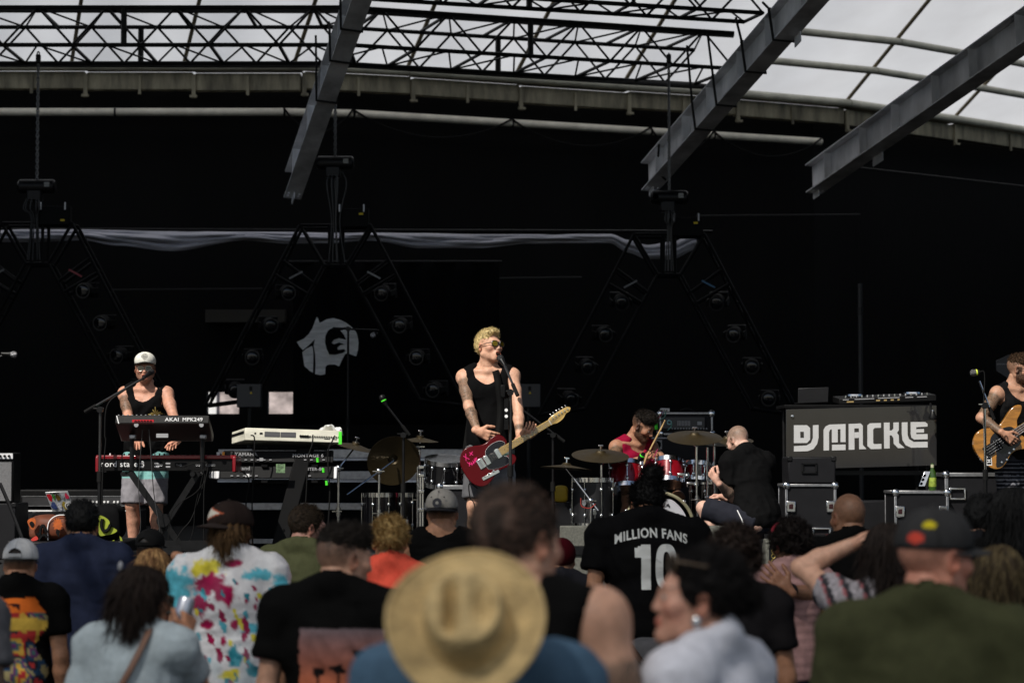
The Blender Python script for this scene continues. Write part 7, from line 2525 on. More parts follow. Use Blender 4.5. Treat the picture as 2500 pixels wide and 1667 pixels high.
cap_on(Jk, (0.72, 0.71, 0.64), brim=(0.008, 0.008, 0.008), tall=0.0, fine_=0.0035, square=True, lift=0.014, tilt=-4, patch=((lambda x, y, z: (y > 0.03) & (bd2(x, z) < 1), (0.01, 0.01, 0.01)), (lambda x, y, z: (y > 0.03) & (bd2(x, z) < 0.7) & (bd2(x, z) > 0.5), (0.7, 0.69, 0.62)), (lambda x, y, z: (y > 0.03) & (bd2(x, z) < 0.4) & (np.sin(z * 700 + x * 90) > 0.2), (0.7, 0.69, 0.62))))
shades(Jk, (0.75, 0.7, 0.6), wire=True, w=0.025)
for cx_, cz_, sc in ((-0.105, 1.25, 1.0), (0.1, 1.24, 0.6)):
    pm = MB()
    for k in range(9):
        a = R(8 + 20.5 * k)
        L = 0.062 * sc * (1 + 0.15 * math.sin(k * 2.1))
        for t in range(6):
            u0, u1 = t / 6, (t + 1) / 6
            P = lambda u: Vector((cx_ + math.cos(a) * L * u, 0, cz_ + math.sin(a) * L * u - 0.035 * sc * u * u * abs(math.cos(a))))
            w_ = 0.008 * sc * (1 - u0 * 0.7)
            p, q_ = P(u0), P(u1)
            n_ = Vector((-(q_ - p).z, 0, (q_ - p).x)).normalized() * w_
            b = len(pm.v)
            pm.v += [tuple(p - n_), tuple(p + n_), tuple(q_ + n_ * 0.8), tuple(q_ - n_ * 0.8)]
            pm.f.append((b, b + 1, b + 2, b + 3))
    on_back(Jk, pm, 'palm_print', mat('gold_print', (0.55, 0.42, 0.12), 0.7), target='tank_top', front=True)

# ------------------------------------------------------------------ drummer
Yd2 = 19.35
hx = W(1526, 0, Yd2).x
Jd = build_person(fine(label='drummer in red tank top seated behind the red drums with stick raised', pos=(hx, Yd2, SZ), h=1.78, yaw=212, pel=(0, 0, -0.5), torso=(14, 0, 0), head=(20, 0, 26), skin=(0.36, 0.18, 0.11), beard=0.8, hair='crop', haircol=HX['dark'], fade=0.85, seed=5,
                      rarm=(W(1572, 1118, 18.86), Vector((-1, -0.1, -0.7))), larm=(W(1602, 1166, 18.95), Vector((1, 0.2, -0.5))),
                      rhand=dict(fd=Vector((0.75, -0.5, 0.3)), pn=Vector((0.2, 0.5, -0.6)), curl=[0.9, 1.0, 1.0, 1.0], tcurl=0.9), lhand=dict(fd=Vector((-0.2, -0.5, -0.8)), pn=Vector((-0.6, 0, 0)), curl=0.9),
                      rleg=((0.24, 0.36, 0.075), (0.4, 1, 0.6)), lleg=((-0.24, 0.36, 0.075), (-0.4, 1, 0.6)),
                      top='tank', topcol=(0.24, 0.006, 0.03), hem=0.84, bottom='shorts', botcol=(0.02, 0.02, 0.02), tattoo={'ru': (0.1, 0.55)}, neck=(0.08, 0.085, 0.085), armhole=(0.058, 0.2, 0.1)))
WOOD = mat('hickory', (0.55, 0.36, 0.16), 0.5, 0, 0.2, 30)
ds = thing('drumstick', 'pale wooden drumstick held upright in the drummer\'s fist', 'drumstick', W(1574, 1128, 18.82))
MB().tube([W(1570, 1138, 18.82), W(1581, 1109, 18.8), W(1617, 1040, 18.76), W(1622, 1029, 18.75)], [0.0075, 0.0075, 0.0065, 0.004], 8).build('shaft', WOOD, ds)
MB().ball(W(1623, 1027, 18.75), (0.005, 0.005, 0.007), 8, 6).build('tip', WOOD, ds)
ds2 = tag(MB().tube([W(1592, 1124, 18.8), W(1606, 1096, 18.78)], 0.004, 7).build('thin_rod', mat('magenta_rod', (0.4, 0.03, 0.12), 0.4)), 'thin magenta rod beside the drummer\'s fist', 'rod')

# ------------------------------------------------------------------ technician seated at the stage edge
Yt = 17.2
tx_ = W(1846, 0, Yt).x
Jt = build_person(fine(label='technician in black tee sitting with his back turned beside the drums', pos=(tx_, Yt, SZ), h=1.66, yaw=62, pel=(0, 0, -0.55), torso=(20, 0, -34), head=(16, 0, 14), skin=(0.58, 0.36, 0.28), fade=0.85, haircol=(0.16, 0.11, 0.08), girth=1.02, wide=0.98, beard=0.6, beardcol=(0.1, 0.05, 0.03),
                      larm=(W(1752, 1176, 17.1), Vector((-0.2, -0.4, -1))), rarm=(W(1770, 1215, 17.4), Vector((0.6, 0.2, -1))),
                      lhand=dict(fd=Vector((-0.5, 0.2, 0.7)), pn=Vector((0.6, 0.5, 0.2)), curl=0.8), rhand=dict(fd=Vector((-0.8, 0.2, 0.2)), pn=Vector((0, 0, -1)), curl=0.8),
                      rleg=((0.2, 0.45, 0.075), (0.3, 1, 0.9)), lleg=((-0.1, 0.32, 0.075), (-0.3, 1, 0.9)),
                      top='tee', topcol=(0.0045, 0.0045, 0.0048), hem=0.84, bottom='shorts', botcol=(0.018, 0.019, 0.026), short=0.03, tattoo={'lf': (0.2, 0.9)}, seed=8, wrk=0.016, loose=0.024))
MB().tube(curve_pts([W(1800, 1245, 16.98), W(1812, 1270, 16.95), W(1815, 1285, 16.93), W(1826, 1295, 16.93), W(1824, 1310, 16.95), W(1830, 1330, 16.95)], 5), 0.004, 5).build('earphone_lead', WHITE_PRINT, Jt['root'])
plain_case('low_stool', 'low black box the technician sits on', 'box', tx_ - 0.2, tx_ + 0.26, Yt - 0.2, Yt + 0.24, SZ, SZ + 0.2)

# ------------------------------------------------------------------ bass player
Yb2 = 17.95


def stripes(V):
    C = np.tile(A([0.012, 0.012, 0.016])[None], (len(V), 1))
    C[(V[:, 2] * 30 % 1) < 0.28] = A([0.2, 0.2, 0.22])
    C[(V[:, 2] > 0.86)] = A([0.05, 0.05, 0.06])
    return C


Jb = build_person(fine(label='bearded bass player in black tank top and sunglasses', pos=(W(2464, 0, Yb2).x, Yb2, SZ), h=W(2490, 866, Yb2).z - SZ, yaw=205, torso=(2, 0, 0), head=(6, 0, 42), skin=(0.42, 0.23, 0.15), beard=0.9, beardcol=(0.03, 0.016, 0.01), hair='crop', haircol=(0.05, 0.028, 0.015), fade=0.6, seed=12,
                      rarm=(W(2450, 1058, 17.62), Vector((-1, 0.0, -0.35))), larm=(W(2600, 1030, 17.6), Vector((1, 0.3, -0.5))), rhand=dict(fd=Vector((0.75, -0.1, -0.6)), pn=Vector((0.1, 1, 0)), curl=[0.45, 0.5, 0.55, 0.6]),
                      top='tank', topcol=(0.007, 0.007, 0.0075), hem=0.88, bottom='shorts', botcol=stripes, short=0.03, tattoo={'ru': (0.1, 0.95), 'rf': (0.1, 0.9)}, arm=1.05))
shades(Jb, (0.01, 0.01, 0.01))
AMBER = mat('amber_ash', (0.36, 0.15, 0.02), 0.22, 0, 0.45, 5, coat=0.6, stretch=(1, 5, 5))
bt0 = W(2389, 1115, 17.68)
MBs = guitar_frame(bt0, Vector((math.cos(R(33)), 0.05, math.sin(R(33)))))
bs = thing('bass_guitar', 'amber natural-wood bass guitar with black pickguard', 'guitar', bt0)
bo = [(0.0, 0.0), (0.012, 0.095), (0.07, 0.155), (0.14, 0.165), (0.2, 0.135), (0.26, 0.115), (0.33, 0.135), (0.4, 0.165), (0.46, 0.175), (0.5, 0.15), (0.47, 0.11), (0.41, 0.075), (0.38, 0.032), (0.345, 0.03), (0.345, -0.03), (0.37, -0.035), (0.39, -0.08), (0.43, -0.12), (0.41, -0.155), (0.35, -0.15), (0.28, -0.12), (0.22, -0.12), (0.16, -0.15), (0.09, -0.165), (0.03, -0.12)]
MB().prism(smooth_closed([Vector((*p, 0)) for p in bo], 4), -0.022, 0.022, MBs).build('body', AMBER, bs, bevel=0.006)
po = [(0.12, 0.02), (0.16, 0.075), (0.23, 0.09), (0.31, 0.075), (0.35, 0.04), (0.35, -0.04), (0.33, -0.09), (0.27, -0.1), (0.2, -0.12), (0.12, -0.155), (0.07, -0.14), (0.1, -0.09), (0.13, -0.04)]
MB().prism(smooth_closed([Vector((*p, 0)) for p in po], 4), 0.0225, 0.025, MBs).build('pickguard', mat('pickguard_black', (0.006, 0.006, 0.01), 0.15), bs)
MB().prism([(0.33, 0.031), (1.15, 0.021), (1.15, -0.021), (0.33, -0.031)], 0.012, 0.03, MBs).build('neck', MAPLE, bs, bevel=0.002)
MB().prism([(0.33, 0.031), (1.15, 0.021), (1.15, -0.021), (0.33, -0.031)], 0.0302, 0.0335, MBs).build('fretboard', mat('rosewood', (0.05, 0.022, 0.012), 0.5), bs)
for i in range(16):
    MB().box((0.36 + 0.03 * i * (1 + 0.02 * i), 0, 0.0342), (0.0018, 0.056, 0.0014), MBs).build('fret', ALU, bs)
for i in range(4):
    MB().tube([MBs @ Vector((0.07, 0.03 - 0.02 * i, 0.034)), MBs @ Vector((1.15, 0.014 - 0.0093 * i, 0.037))], 0.0016, 4).build('string', ALU, bs)
    MB().lathe([(0.009, 0), (0.008, 0.016), (0, 0.017)], 12, MBs @ Matrix.Translation((0.12 + 0.045 * i, -0.115 - 0.005 * math.sin(i * 1.5) + (0.012 if i > 1 else -0.015), 0.025))).build('knob', CHROME, bs)
MB().box((0.09, 0, 0.029), (0.07, 0.085, 0.012), MBs).build('bridge', BLACK_METAL, bs, bevel=0.002)
for x in (0.17, 0.265):
    MB().box((x, 0.0, 0.029), (0.055, 0.09, 0.012), MBs).build('pickup', BLACK_PLASTIC, bs, bevel=0.003)
    for i in range(8):
        MB().lathe([(0.004, 0), (0, 0.003)], 8, MBs @ Matrix.Translation((x - 0.01 + 0.02 * (i % 2), 0.033 - 0.022 * (i // 2), 0.035))).build('pole_piece', CHROME, bs)
stx = MBs @ Matrix.Translation((0.055, -0.055, 0.0225)) @ Matrix.Rotation(R(60), 4, 'Z')
MB().box((0, 0, 0), (0.1, 0.042, 0.001), stx).build('sticker', WHITE_PRINT, bs)
MB().box((0.0, 0, 0.001), (0.085, 0.032, 0.001), stx).build('sticker', BLACK_PLASTIC, bs)
mt3 = text_mb('H B', 0.035, 0.0004, 1, 0, 0.001)
xform(mt3, stx @ Matrix.Translation((0, 0, 0.002)))
mt3.build('sticker', WHITE_PRINT, bs, smooth=False)

# ================================================================== crowd
GROUPC = 'people watching from the ground'


def crowd(px, py, s, label, yaw=0, extra=0.0, bodypx=None, **k):
    pos, h = crowd_pos(px, py, s, extra)
    if bodypx is not None:
        pos = (W(bodypx, py, pos[1]).x, pos[1], 0)
    d = dict(label=label, pos=pos, h=h, yaw=yaw, group=GROUPC, top='tee', skin=SK['light'], sink=0.035)
    d.update(k)
    return build_person(d)


def blot(V, cx, cz, rx, rz, seed, thr=0.5):
    q = ((V[:, 0] - cx) / rx) ** 2 + ((V[:, 2] - cz) / rz) ** 2
    return np.exp(-q) + 0.55 * (vnoise(V, 38, seed) - 0.5) + 0.3 * (vnoise(V, 90, seed + 1) - 0.5) - thr


def tie_dye(V):
    C = np.tile(A([0.66, 0.65, 0.66])[None], (len(V), 1))
    cy, ye, ma, te = A([0.1, 0.42, 0.52]), A([0.7, 0.6, 0.06]), A([0.3, 0.008, 0.06]), A([0.03, 0.22, 0.28])
    for cx, cz, rx, rz, c, sd in ((-0.24, 1.32, 0.1, 0.17, cy, 1), (-0.1, 1.44, 0.08, 0.05, ye, 2), (-0.09, 1.37, 0.07, 0.06, ma, 3), (-0.02, 1.33, 0.05, 0.06, ma, 4), (-0.13, 1.28, 0.04, 0.05, ma, 5), (0.13, 1.41, 0.09, 0.035, cy, 6), (0.25, 1.19, 0.08, 0.06, ye, 7), (-0.27, 1.19, 0.06, 0.045, ye, 8), (0.22, 1.36, 0.05, 0.05, cy, 31), (-0.1, 1.2, 0.03, 0.03, ma, 15), (0.02, 1.46, 0.05, 0.02, ma, 22),
                                  (0.02, 1.06, 0.04, 0.05, te, 9), (0.09, 1.18, 0.05, 0.03, cy, 10), (0.02, 1.2, 0.018, 0.03, ma, 11), (0.06, 1.15, 0.015, 0.03, ma, 12), (-0.12, 1.05, 0.03, 0.02, ma, 13), (0.13, 1.06, 0.03, 0.02, ma, 14), (0.0, 0.98, 0.05, 0.03, ye, 16), (0.1, 1.0, 0.05, 0.03, te, 17), (-0.05, 0.88, 0.12, 0.04, cy, 18), (0.1, 0.86, 0.1, 0.04, ye, 19), (-0.12, 0.84, 0.1, 0.03, ye, 20), (0.05, 0.84, 0.1, 0.03, te, 21), (-0.18, 0.96, 0.05, 0.12, cy, 23), (0.0, 1.12, 0.012, 0.02, ye, 24), (0.07, 1.3, 0.014, 0.02, ma, 25), (0.11, 1.27, 0.012, 0.02, ma, 26), (-0.03, 1.13, 0.014, 0.025, ma, 27)):
        w = np.clip(blot(V, cx, cz, rx, rz, sd) / 0.22 + 0.35, 0, 1)[:, None]
        C = C * (1 - w) + c[None] * (0.8 + 0.4 * vnoise(V, 60, sd))[:, None] * w
    rg = np.random.default_rng(3)
    for k in range(70):
        cx, cz, rr = rg.uniform(-0.2, 0.2), rg.uniform(0.86, 1.42), rg.uniform(0.006, 0.016)
        m_ = np.hypot(V[:, 0] - cx + 0.3 * (V[:, 2] - cz), (V[:, 2] - cz) * 0.6) + 0.008 * (vnoise(V, 120, k) - 0.5) < rr
        C[m_] = (ma, cy, te, ma, cy, ye)[k % 6] * 0.9
    soft = np.clip(vnoise(V * A([1, 1, 0.7]), 14, 77) * 2.2 - 1.15, 0, 1)[:, None] * 0.55
    lowz = np.clip((1.12 - V[:, 2]) / 0.2, 0.15, 1)[:, None]
    return C * (1 - soft * lowz) + (A([0.25, 0.5, 0.56])[None]) * soft * lowz


def loud_tee(V):
    C = np.tile(A([0.0035, 0.0035, 0.0035])[None], (len(V), 1))
    m_ = (np.abs(V[:, 0] + 0.01) < 0.15 + 0.03 * np.sin(V[:, 2] * 25)) & (V[:, 2] < 1.43)
    n1, n2, n3 = vnoise(V, 16, 1), vnoise(V, 22, 2), vnoise(V, 13, 3)
    pal = [A([0.02, 0.02, 0.03]), A([0.35, 0.03, 0.03]), A([0.5, 0.3, 0.05]), A([0.05, 0.12, 0.12]), A([0.12, 0.03, 0.12]), A([0.3, 0.25, 0.12]), A([0.02, 0.05, 0.1])]
    ix = ((n1 * 9 + n2 * 5).astype(int)) % 7
    C[m_] = A(pal)[ix[m_]] * (0.5 + n3[m_])[:, None]
    o = m_ & (V[:, 2] > 1.36)
    C[o] = A([0.6, 0.13, 0.02])
    y = m_ & (V[:, 2] > 1.27) & (V[:, 2] < 1.34) & (n1 > 0.35)
    C[y] = A([0.55, 0.36, 0.06])
    w = m_ & (V[:, 2] > 1.375) & (V[:, 2] < 1.405) & (n2 > 0.5) & (V[:, 0] < 0.03)
    C[w] = A([0.03, 0.01, 0.01])
    return C


def palm_tee(V):
    C = np.tile(A([0.0035, 0.0035, 0.0035])[None], (len(V), 1))
    m_ = (V[:, 0] > -0.1) & (V[:, 0] < 0.2) & (V[:, 2] < 1.36) & (V[:, 1] < 0.02)
    t = np.clip((1.36 - V[:, 2]) / 0.22, 0, 1)[:, None]
    C = np.where(m_[:, None], A([0.13, 0.1, 0.11])[None] * (1 - t) + A([0.45, 0.12, 0.05])[None] * t, C)
    for cx, cz in ((-0.03, 1.21), (0.045, 1.22), (0.12, 1.27), (0.0, 1.12), (0.08, 1.12), (0.16, 1.15), (0.19, 1.2)):
        d = m_ & (np.hypot(V[:, 0] - cx, (V[:, 2] - cz) * 1.5) + 0.02 * (vnoise(V, 70, 4) - 0.5) < 0.026)
        C[d | (m_ & (np.abs(V[:, 0] - cx) < 0.005) & (V[:, 2] < cz))] = A([0.01, 0.008, 0.008])
    return C


def pattern_sleeve(V):
    C = np.tile(A([0.3, 0.28, 0.3])[None], (len(V), 1)) * (0.6 + 0.8 * vnoise(V, 90, 4))[:, None]
    b = np.abs(V[:, 0])
    C[((V[:, 0] * 14 + V[:, 2] * 5) % 1) < 0.3] = A([0.03, 0.03, 0.035])
    C[((V[:, 0] * 14 + V[:, 2] * 5) % 1) > 0.88] = A([0.3, 0.1, 0.11])
    return C


def ripples(V):
    C = np.tile(A([0.36, 0.21, 0.2])[None], (len(V), 1))
    return C * (0.9 + 0.14 * np.sin(V[:, 2] * 150 + 4 * vnoise(V, 9, 2)))[:, None]


# front of the crowd, keyboard side
J = crowd(46, 1315, 520, 'man in white mesh trucker cap and multicoloured print tee', 0, 0.01, skin=SK['tan'], fade=1.0, haircol=HX['dark'], topcol=loud_tee, head=(4, 0, -4), seed=21)
cap_on(J, (0.55, 0.55, 0.55), brim=(0.02, 0.02, 0.02))
s_ = MB().box((0, -0.128, 0.043), (0.075, 0.012, 0.016))
local_mesh(s_, J, 'cap_strap', mat('strap_white', (0.5, 0.5, 0.5), 0.7), True)
ck_ = MB().ring(0.075, 0.006, 24, 6, Matrix.Translation(tuple(J['T'](0, 0.0, 1.475))) @ Matrix.Diagonal((1, 0.95, 1, 1)))
local_mesh(ck_, J, 'necklace', mat('cord_brown', (0.03, 0.02, 0.015), 0.7))
J = crowd(-150, 1290, 700, 'person in grey tee with tattooed bare arm at the edge of the crowd', -10, skin=(0.36, 0.2, 0.15), hair='short', haircol=HX['dark'], topcol=(0.09, 0.09, 0.1), tattoo={'ru': (0.5, 1.0), 'rf': (0, 0.9)}, seed=22)
J = crowd(200, 1226, 460, 'dark-haired man in navy blue tee seen from behind', 6, skin=SK['tan'], hair='short', haircol=HX['black'], topcol=(0.022, 0.028, 0.055), seed=23, wrk=0.02, girth=1.12, wide=1.1)
J = crowd(362, 1296, 430, 'person in plain black cap behind the fair-haired woman', -15, skin=SK['brown'], fade=1.0, haircol=HX['black'], topcol=(0.02, 0.02, 0.02), seed=24)
cap_on(J, (0.012, 0.012, 0.012), brim=(0.012, 0.012, 0.012))
J = crowd(372, 1342, 520, 'fair-haired woman in black top wearing a yellow wristband', -12, fem=True, skin=SK['tan'], hair='long', haircol=(0.16, 0.08, 0.035), hairtip=(0.4, 0.24, 0.1), topcol=(0.004, 0.004, 0.004), seed=25,
          rarm=(W(438, 1360, F / 520 - 0.22), Vector((0.7, 0.3, -1))), rhand=dict(fd=Vector((0.8, 0.1, -0.25)), pn=Vector((-0.2, 0.3, -0.9)), curl=0.7))
w_ = J['wr'][1]
d_ = (J['wr'][1] - J['el'][1]) / np.linalg.norm(J['wr'][1] - J['el'][1])
wb = MB().lathe([(0.034, -0.014), (0.035, -0.012), (0.035, 0.012), (0.034, 0.014)], 20, frame(Vector(w_ - d_ * 0.03), Vector(d_)))
local_mesh(wb, J, 'wristband', mat('yellow_band', (0.7, 0.6, 0.04), 0.5))
# woman in pale blue tee with the can
Y5 = F / 700
J = crowd(335, 1384, 700, 'dark-haired woman in pale blue tee with brown shoulder strap', -14, fem=True, skin=SK['tan'], head=(6, 0, -58), hair='bob', hairlen=-0.1, haircol=(0.012, 0.007, 0.005), topcol=(0.36, 0.42, 0.45), seed=26, girth=1.12, wide=1.06, bodypx=332,
          rarm=(W(452, 1556, Y5 + 0.28), Vector((0.4, -0.3, -1))), rhand=dict(fd=Vector((0.1, 0.5, 0.85)), pn=Vector((-0.5, 0.4, 0)), curl=0.7))
shades(J, (0.01, 0.01, 0.01))
st_ = MB()
T = J['T']
pts = [T(0.08, -0.03, 1.515), T(0.085, -0.09, 1.47), T(0.05, -0.148, 1.36), T(-0.01, -0.162, 1.25), T(-0.07, -0.162, 1.14), T(-0.12, -0.158, 1.0)]
cps = curve_pts([Vector(p) for p in pts], 5)
for i, p in enumerate(cps):
    d = (cps[min(i + 1, len(cps) - 1)] - cps[max(i - 1, 0)]).normalized()
    q_ = d.cross(Vector((0, -1, 0.2))).normalized() * 0.012
    st_.v += [tuple(p - q_), tuple(p + q_)]
st_.f = [(2 * i, 2 * i + 1, 2 * i + 3, 2 * i + 2) for i in range(len(cps) - 1)]
so = local_mesh(st_, J, 'shoulder_strap', mat('tan_leather', (0.16, 0.08, 0.05), 0.6))
so.modifiers.new('thick', 'SOLIDIFY').thickness = 0.004
clp = MB().ball((0.0, -0.115, 0.12), (0.018, 0.01, 0.02), 8, 6)
local_mesh(clp, J, 'hair_clip', mat('clip_grey', (0.3, 0.3, 0.32), 0.3), True)
c0 = W(438, 1532, Y5 + 0.33)
cn = thing('drink_can', 'silver drinks can raised by the woman in pale blue', 'can', c0)
Mc = frame(c0, (0.25, 0.1, 1))
MB().lathe([(0.0, 0.0), (0.024, 0.0), (0.031, 0.008), (0.031, 0.1), (0.026, 0.112), (0.024, 0.112), (0.024, 0.109), (0, 0.109)], 22, Mc).build('can_body', mat('can_silver', (0.6, 0.62, 0.68), 0.3, 0.8, 0.2, 30), cn)
MB().box((0, 0.008, 0.111), (0.012, 0.02, 0.002), Mc).build('pull_tab', ALU, cn)
J = crowd(555, 1230, 540, 'man in tie-dye tee and brown cap worn backwards', 10, 0.0, skin=SK['tan'], head=(2, 0, -22), hair='nape', nape=-0.085, haircol=(0.07, 0.038, 0.015), topcol=tie_dye, seed=27, vox=0.0125, voxc=0.008, girth=1.02, wide=1.04, bodypx=560, beard=0.4, beardcol=HX['brown'])
cap_on(J, (0.022, 0.015, 0.013), brim=(0.022, 0.015, 0.013), back=True, yaw=-30, patch=((lambda x, y, z: (y > 0.02) & (x > -0.052) & (x < 0.058) & (np.abs(z - 0.076) < 0.036 * (x + 0.052) / 0.11), (0.4, 0.1, 0.05)), (lambda x, y, z: (y > 0.02) & (x > -0.03) & (x < 0.052) & (np.abs(z - 0.076) < 0.029 * (x + 0.035) / 0.09), (0.6, 0.56, 0.48))))
J = crowd(752, 1236, 440, 'bearded man in olive green tee looking toward the drums', -18, skin=SK['pink'], head=(6, 0, -48), hair='short', haircol=(0.03, 0.02, 0.012), beard=0.5, topcol=(0.1, 0.105, 0.05), seed=28, girth=1.1, wide=1.12, bodypx=738)
J = crowd(852, 1284, 680, 'man with faded haircut in black tee with sunset palm print', -12, skin=SK['light'], head=(4, 0, -42), hair='crop', haircol=HX['dark'], fade=0.75, topcol=palm_tee, seed=29, girth=1.12, wide=1.12, bodypx=822, voxc=0.009)
J = crowd(958, 1262, 520, 'fair-haired woman with gathered hair in coral pink top', 5, fem=True, skin=SK['tan'], hair='topknot', haircol=(0.3, 0.19, 0.07), hairtip=(0.5, 0.35, 0.15), topcol=(0.75, 0.1, 0.06), seed=30, bodypx=952)
fl = MB()
for k, (x, z) in enumerate(((0.0, 1.0), (0.035, 0.985), (0.02, 1.03))):
    for q_ in range(6):
        a = q_ * 1.047
        fl.ball((x + 0.1 + 0.012 * math.cos(a), -0.16, z + 0.17 + 0.012 * math.sin(a)), (0.009, 0.005, 0.009), 6, 4)
local_mesh(fl, J, 'flower_trim', mat('pale_pink', (0.6, 0.25, 0.3), 0.7))
J = crowd(1078, 1198, 435, 'man in grey cap worn backwards and black tank top', -4, 0.0, skin=SK['tan'], head=(0, 0, -6), fade=1.0, haircol=HX['dark'], top='tank', topcol=(0.004, 0.004, 0.004), seed=31, wide=1.1)
cap_on(J, (0.3, 0.28, 0.25), brim=(0.012, 0.012, 0.014), back=True)
for rr, c in ((0.026, (0.012, 0.012, 0.02)), (0.009, (0.25, 0.24, 0.22))):
    local_mesh(MB().lathe([(0, 0), (rr, 0), (0, 0.001)], 16, Matrix.Translation((0.0, -0.148 - (0.002 if rr < 0.02 else 0), 0.055)) @ Matrix.Rotation(R(-8), 4, 'X') @ FACE), J, 'cap_badge', mat('badge_%.3f' % c[0], c, 0.7), True)
for x, z in ((0, 0.115), (-0.035, 0.085), (0.035, 0.085)):
    local_mesh(MB().ball((x, -0.138 + (0.03 if z > 0.1 else 0.008), z), (0.004, 0.004, 0.004), 6, 5), J, 'cap_eyelet', BLACK_PLASTIC, True)
# tall man just behind the straw hat
J = crowd(1268, 1192, 1030, 'tall man with tousled dark hair in black tank top and bare tattooed arm', -14, skin=SK['light'], head=(6, 0, -30), hair='short', haircol=(0.03, 0.02, 0.015), hairtip=(0.1, 0.06, 0.045), top='tank', topcol=(0.004, 0.004, 0.004), seed=32, girth=1.1, wide=1.05, bodypx=1312, torso=(0, -6, 0), tattoo={'ru': (0.3, 0.6)}, arm=1.12)
# straw hat
Y12 = F / 1190
hp_ = W(1140, 1505, Y12)
J = build_person(dict(label='person in denim blue shirt under a wide straw hat', pos=(hp_.x + 0.02, Y12 + 0.1, 0), h=1.69, sink=0.14, yaw=-2, group=GROUPC, top='tee', topcol=(0.06, 0.11, 0.17), skin=SK['light'], hair='short', haircol=HX['brown'], seed=33, girth=1.0, wide=0.98, head=(-8, 0, 0)))
ax_ = Vector((-0.06, -0.86, 0.5)).normalized()
hc0 = W(1140, 1524, Y12 - 0.13)
MH = frame(hc0, ax_, (1, 0, 0)) @ Matrix.Scale(0.785, 4)
ht = thing('straw_hat', 'wide-brimmed straw hat with pinched crown', 'hat', hc0)
hm = MB()
NT, NR = 72, 34
for i in range(NR + 1):
    f = i / NR
    r = 0.198 * f
    for k in range(NT):
        t = 2 * math.pi * k / NT
        x, y = r * math.cos(t) * 1.0, r * math.sin(t) * 1.04
        q_ = math.hypot(x / 0.098, y / 0.115)
        cr = 1 / (1 + math.exp((q_ - 1.04) * 26))
        z = 0.125 * cr
        if q_ < 1.25:
            z -= 0.06 * math.exp(-((x + 0.034) / 0.017) ** 2 - (y / 0.075) ** 4) * cr
            z -= 0.05 * math.exp(-((x - 0.05) / 0.03) ** 2 - ((y - 0.01) / 0.075) ** 2) * cr
            z -= 0.02 * max(0, (y / 0.096)) ** 2 * cr
        z += (1 - cr) * (0.05 * max(0, (r - 0.1) / 0.1) ** 2 * abs(math.cos(t)) ** 2 - 0.008 * math.sin(3 * t + 1))
        hm.v.append((x, y, z))
for i in range(NR):
    for k in range(NT):
        k2 = (k + 1) % NT
        hm.f.append((i * NT + k, (i + 1) * NT + k, (i + 1) * NT + k2, i * NT + k2))
hm.v = [tuple(MH @ Vector(v)) for v in hm.v]
ho = hm.build('hat_body', STRAW, ht)
ho.modifiers.new('thick', 'SOLIDIFY').thickness = 0.004
rim = [MH @ Vector((0.198 * math.cos(t), 0.198 * math.sin(t) * 1.04, 0.05 * 0.96 * abs(math.cos(t)) ** 2 - 0.008 * math.sin(3 * t + 1))) for t in (2 * math.pi * k / 72 for k in range(73))]
MB().tube(rim, 0.004, 6).build('hat_edge', STRAW, ht)
# middle and bass side
J = crowd(1372, 1322, 430, 'short person in dark red knitted cap', 0, skin=SK['tan'], fade=1.0, haircol=HX['dark'], topcol=(0.02, 0.02, 0.025), seed=34, h=1.5)
bn_ = SDF()
bn_.ell((0, -0.016, 0.04), (0.09, 0.11, 0.105))
bn_.plane((0, 0, -0.005), (0, 0.3, -1))
V, Q = bn_.mesh(0.008)
np_object('knitted_cap', A([list(J['HM'] @ Vector(v)) for v in V]), Q, np.tile(A([0.05, 0.003, 0.006])[None], (len(V), 1)), FABRIC, J['root'])
J = crowd(1572, 1172, 445, 'person with dark bun in black jersey lettered across the back', 4, skin=SK['tan'], hair='bun', haircol=HX['black'], topcol=(0.0035, 0.0035, 0.0038), seed=35, girth=1.25, wide=1.3, bodypx=1582, loose=0.02, sink=0.06, head=(14, 0, 0))
JW = mat('jersey_white', (0.55, 0.56, 0.54), 0.8)
tw = text_mb('MILLION FANS', 0.064, 0.0, 0.82, 0, 0.0016)
tw.v = [(x, 0, 1.43 + y - 1.0 * x * x) for x, y, z in tw.v]
on_back(J, tw, 'lettering', JW, 0.006)
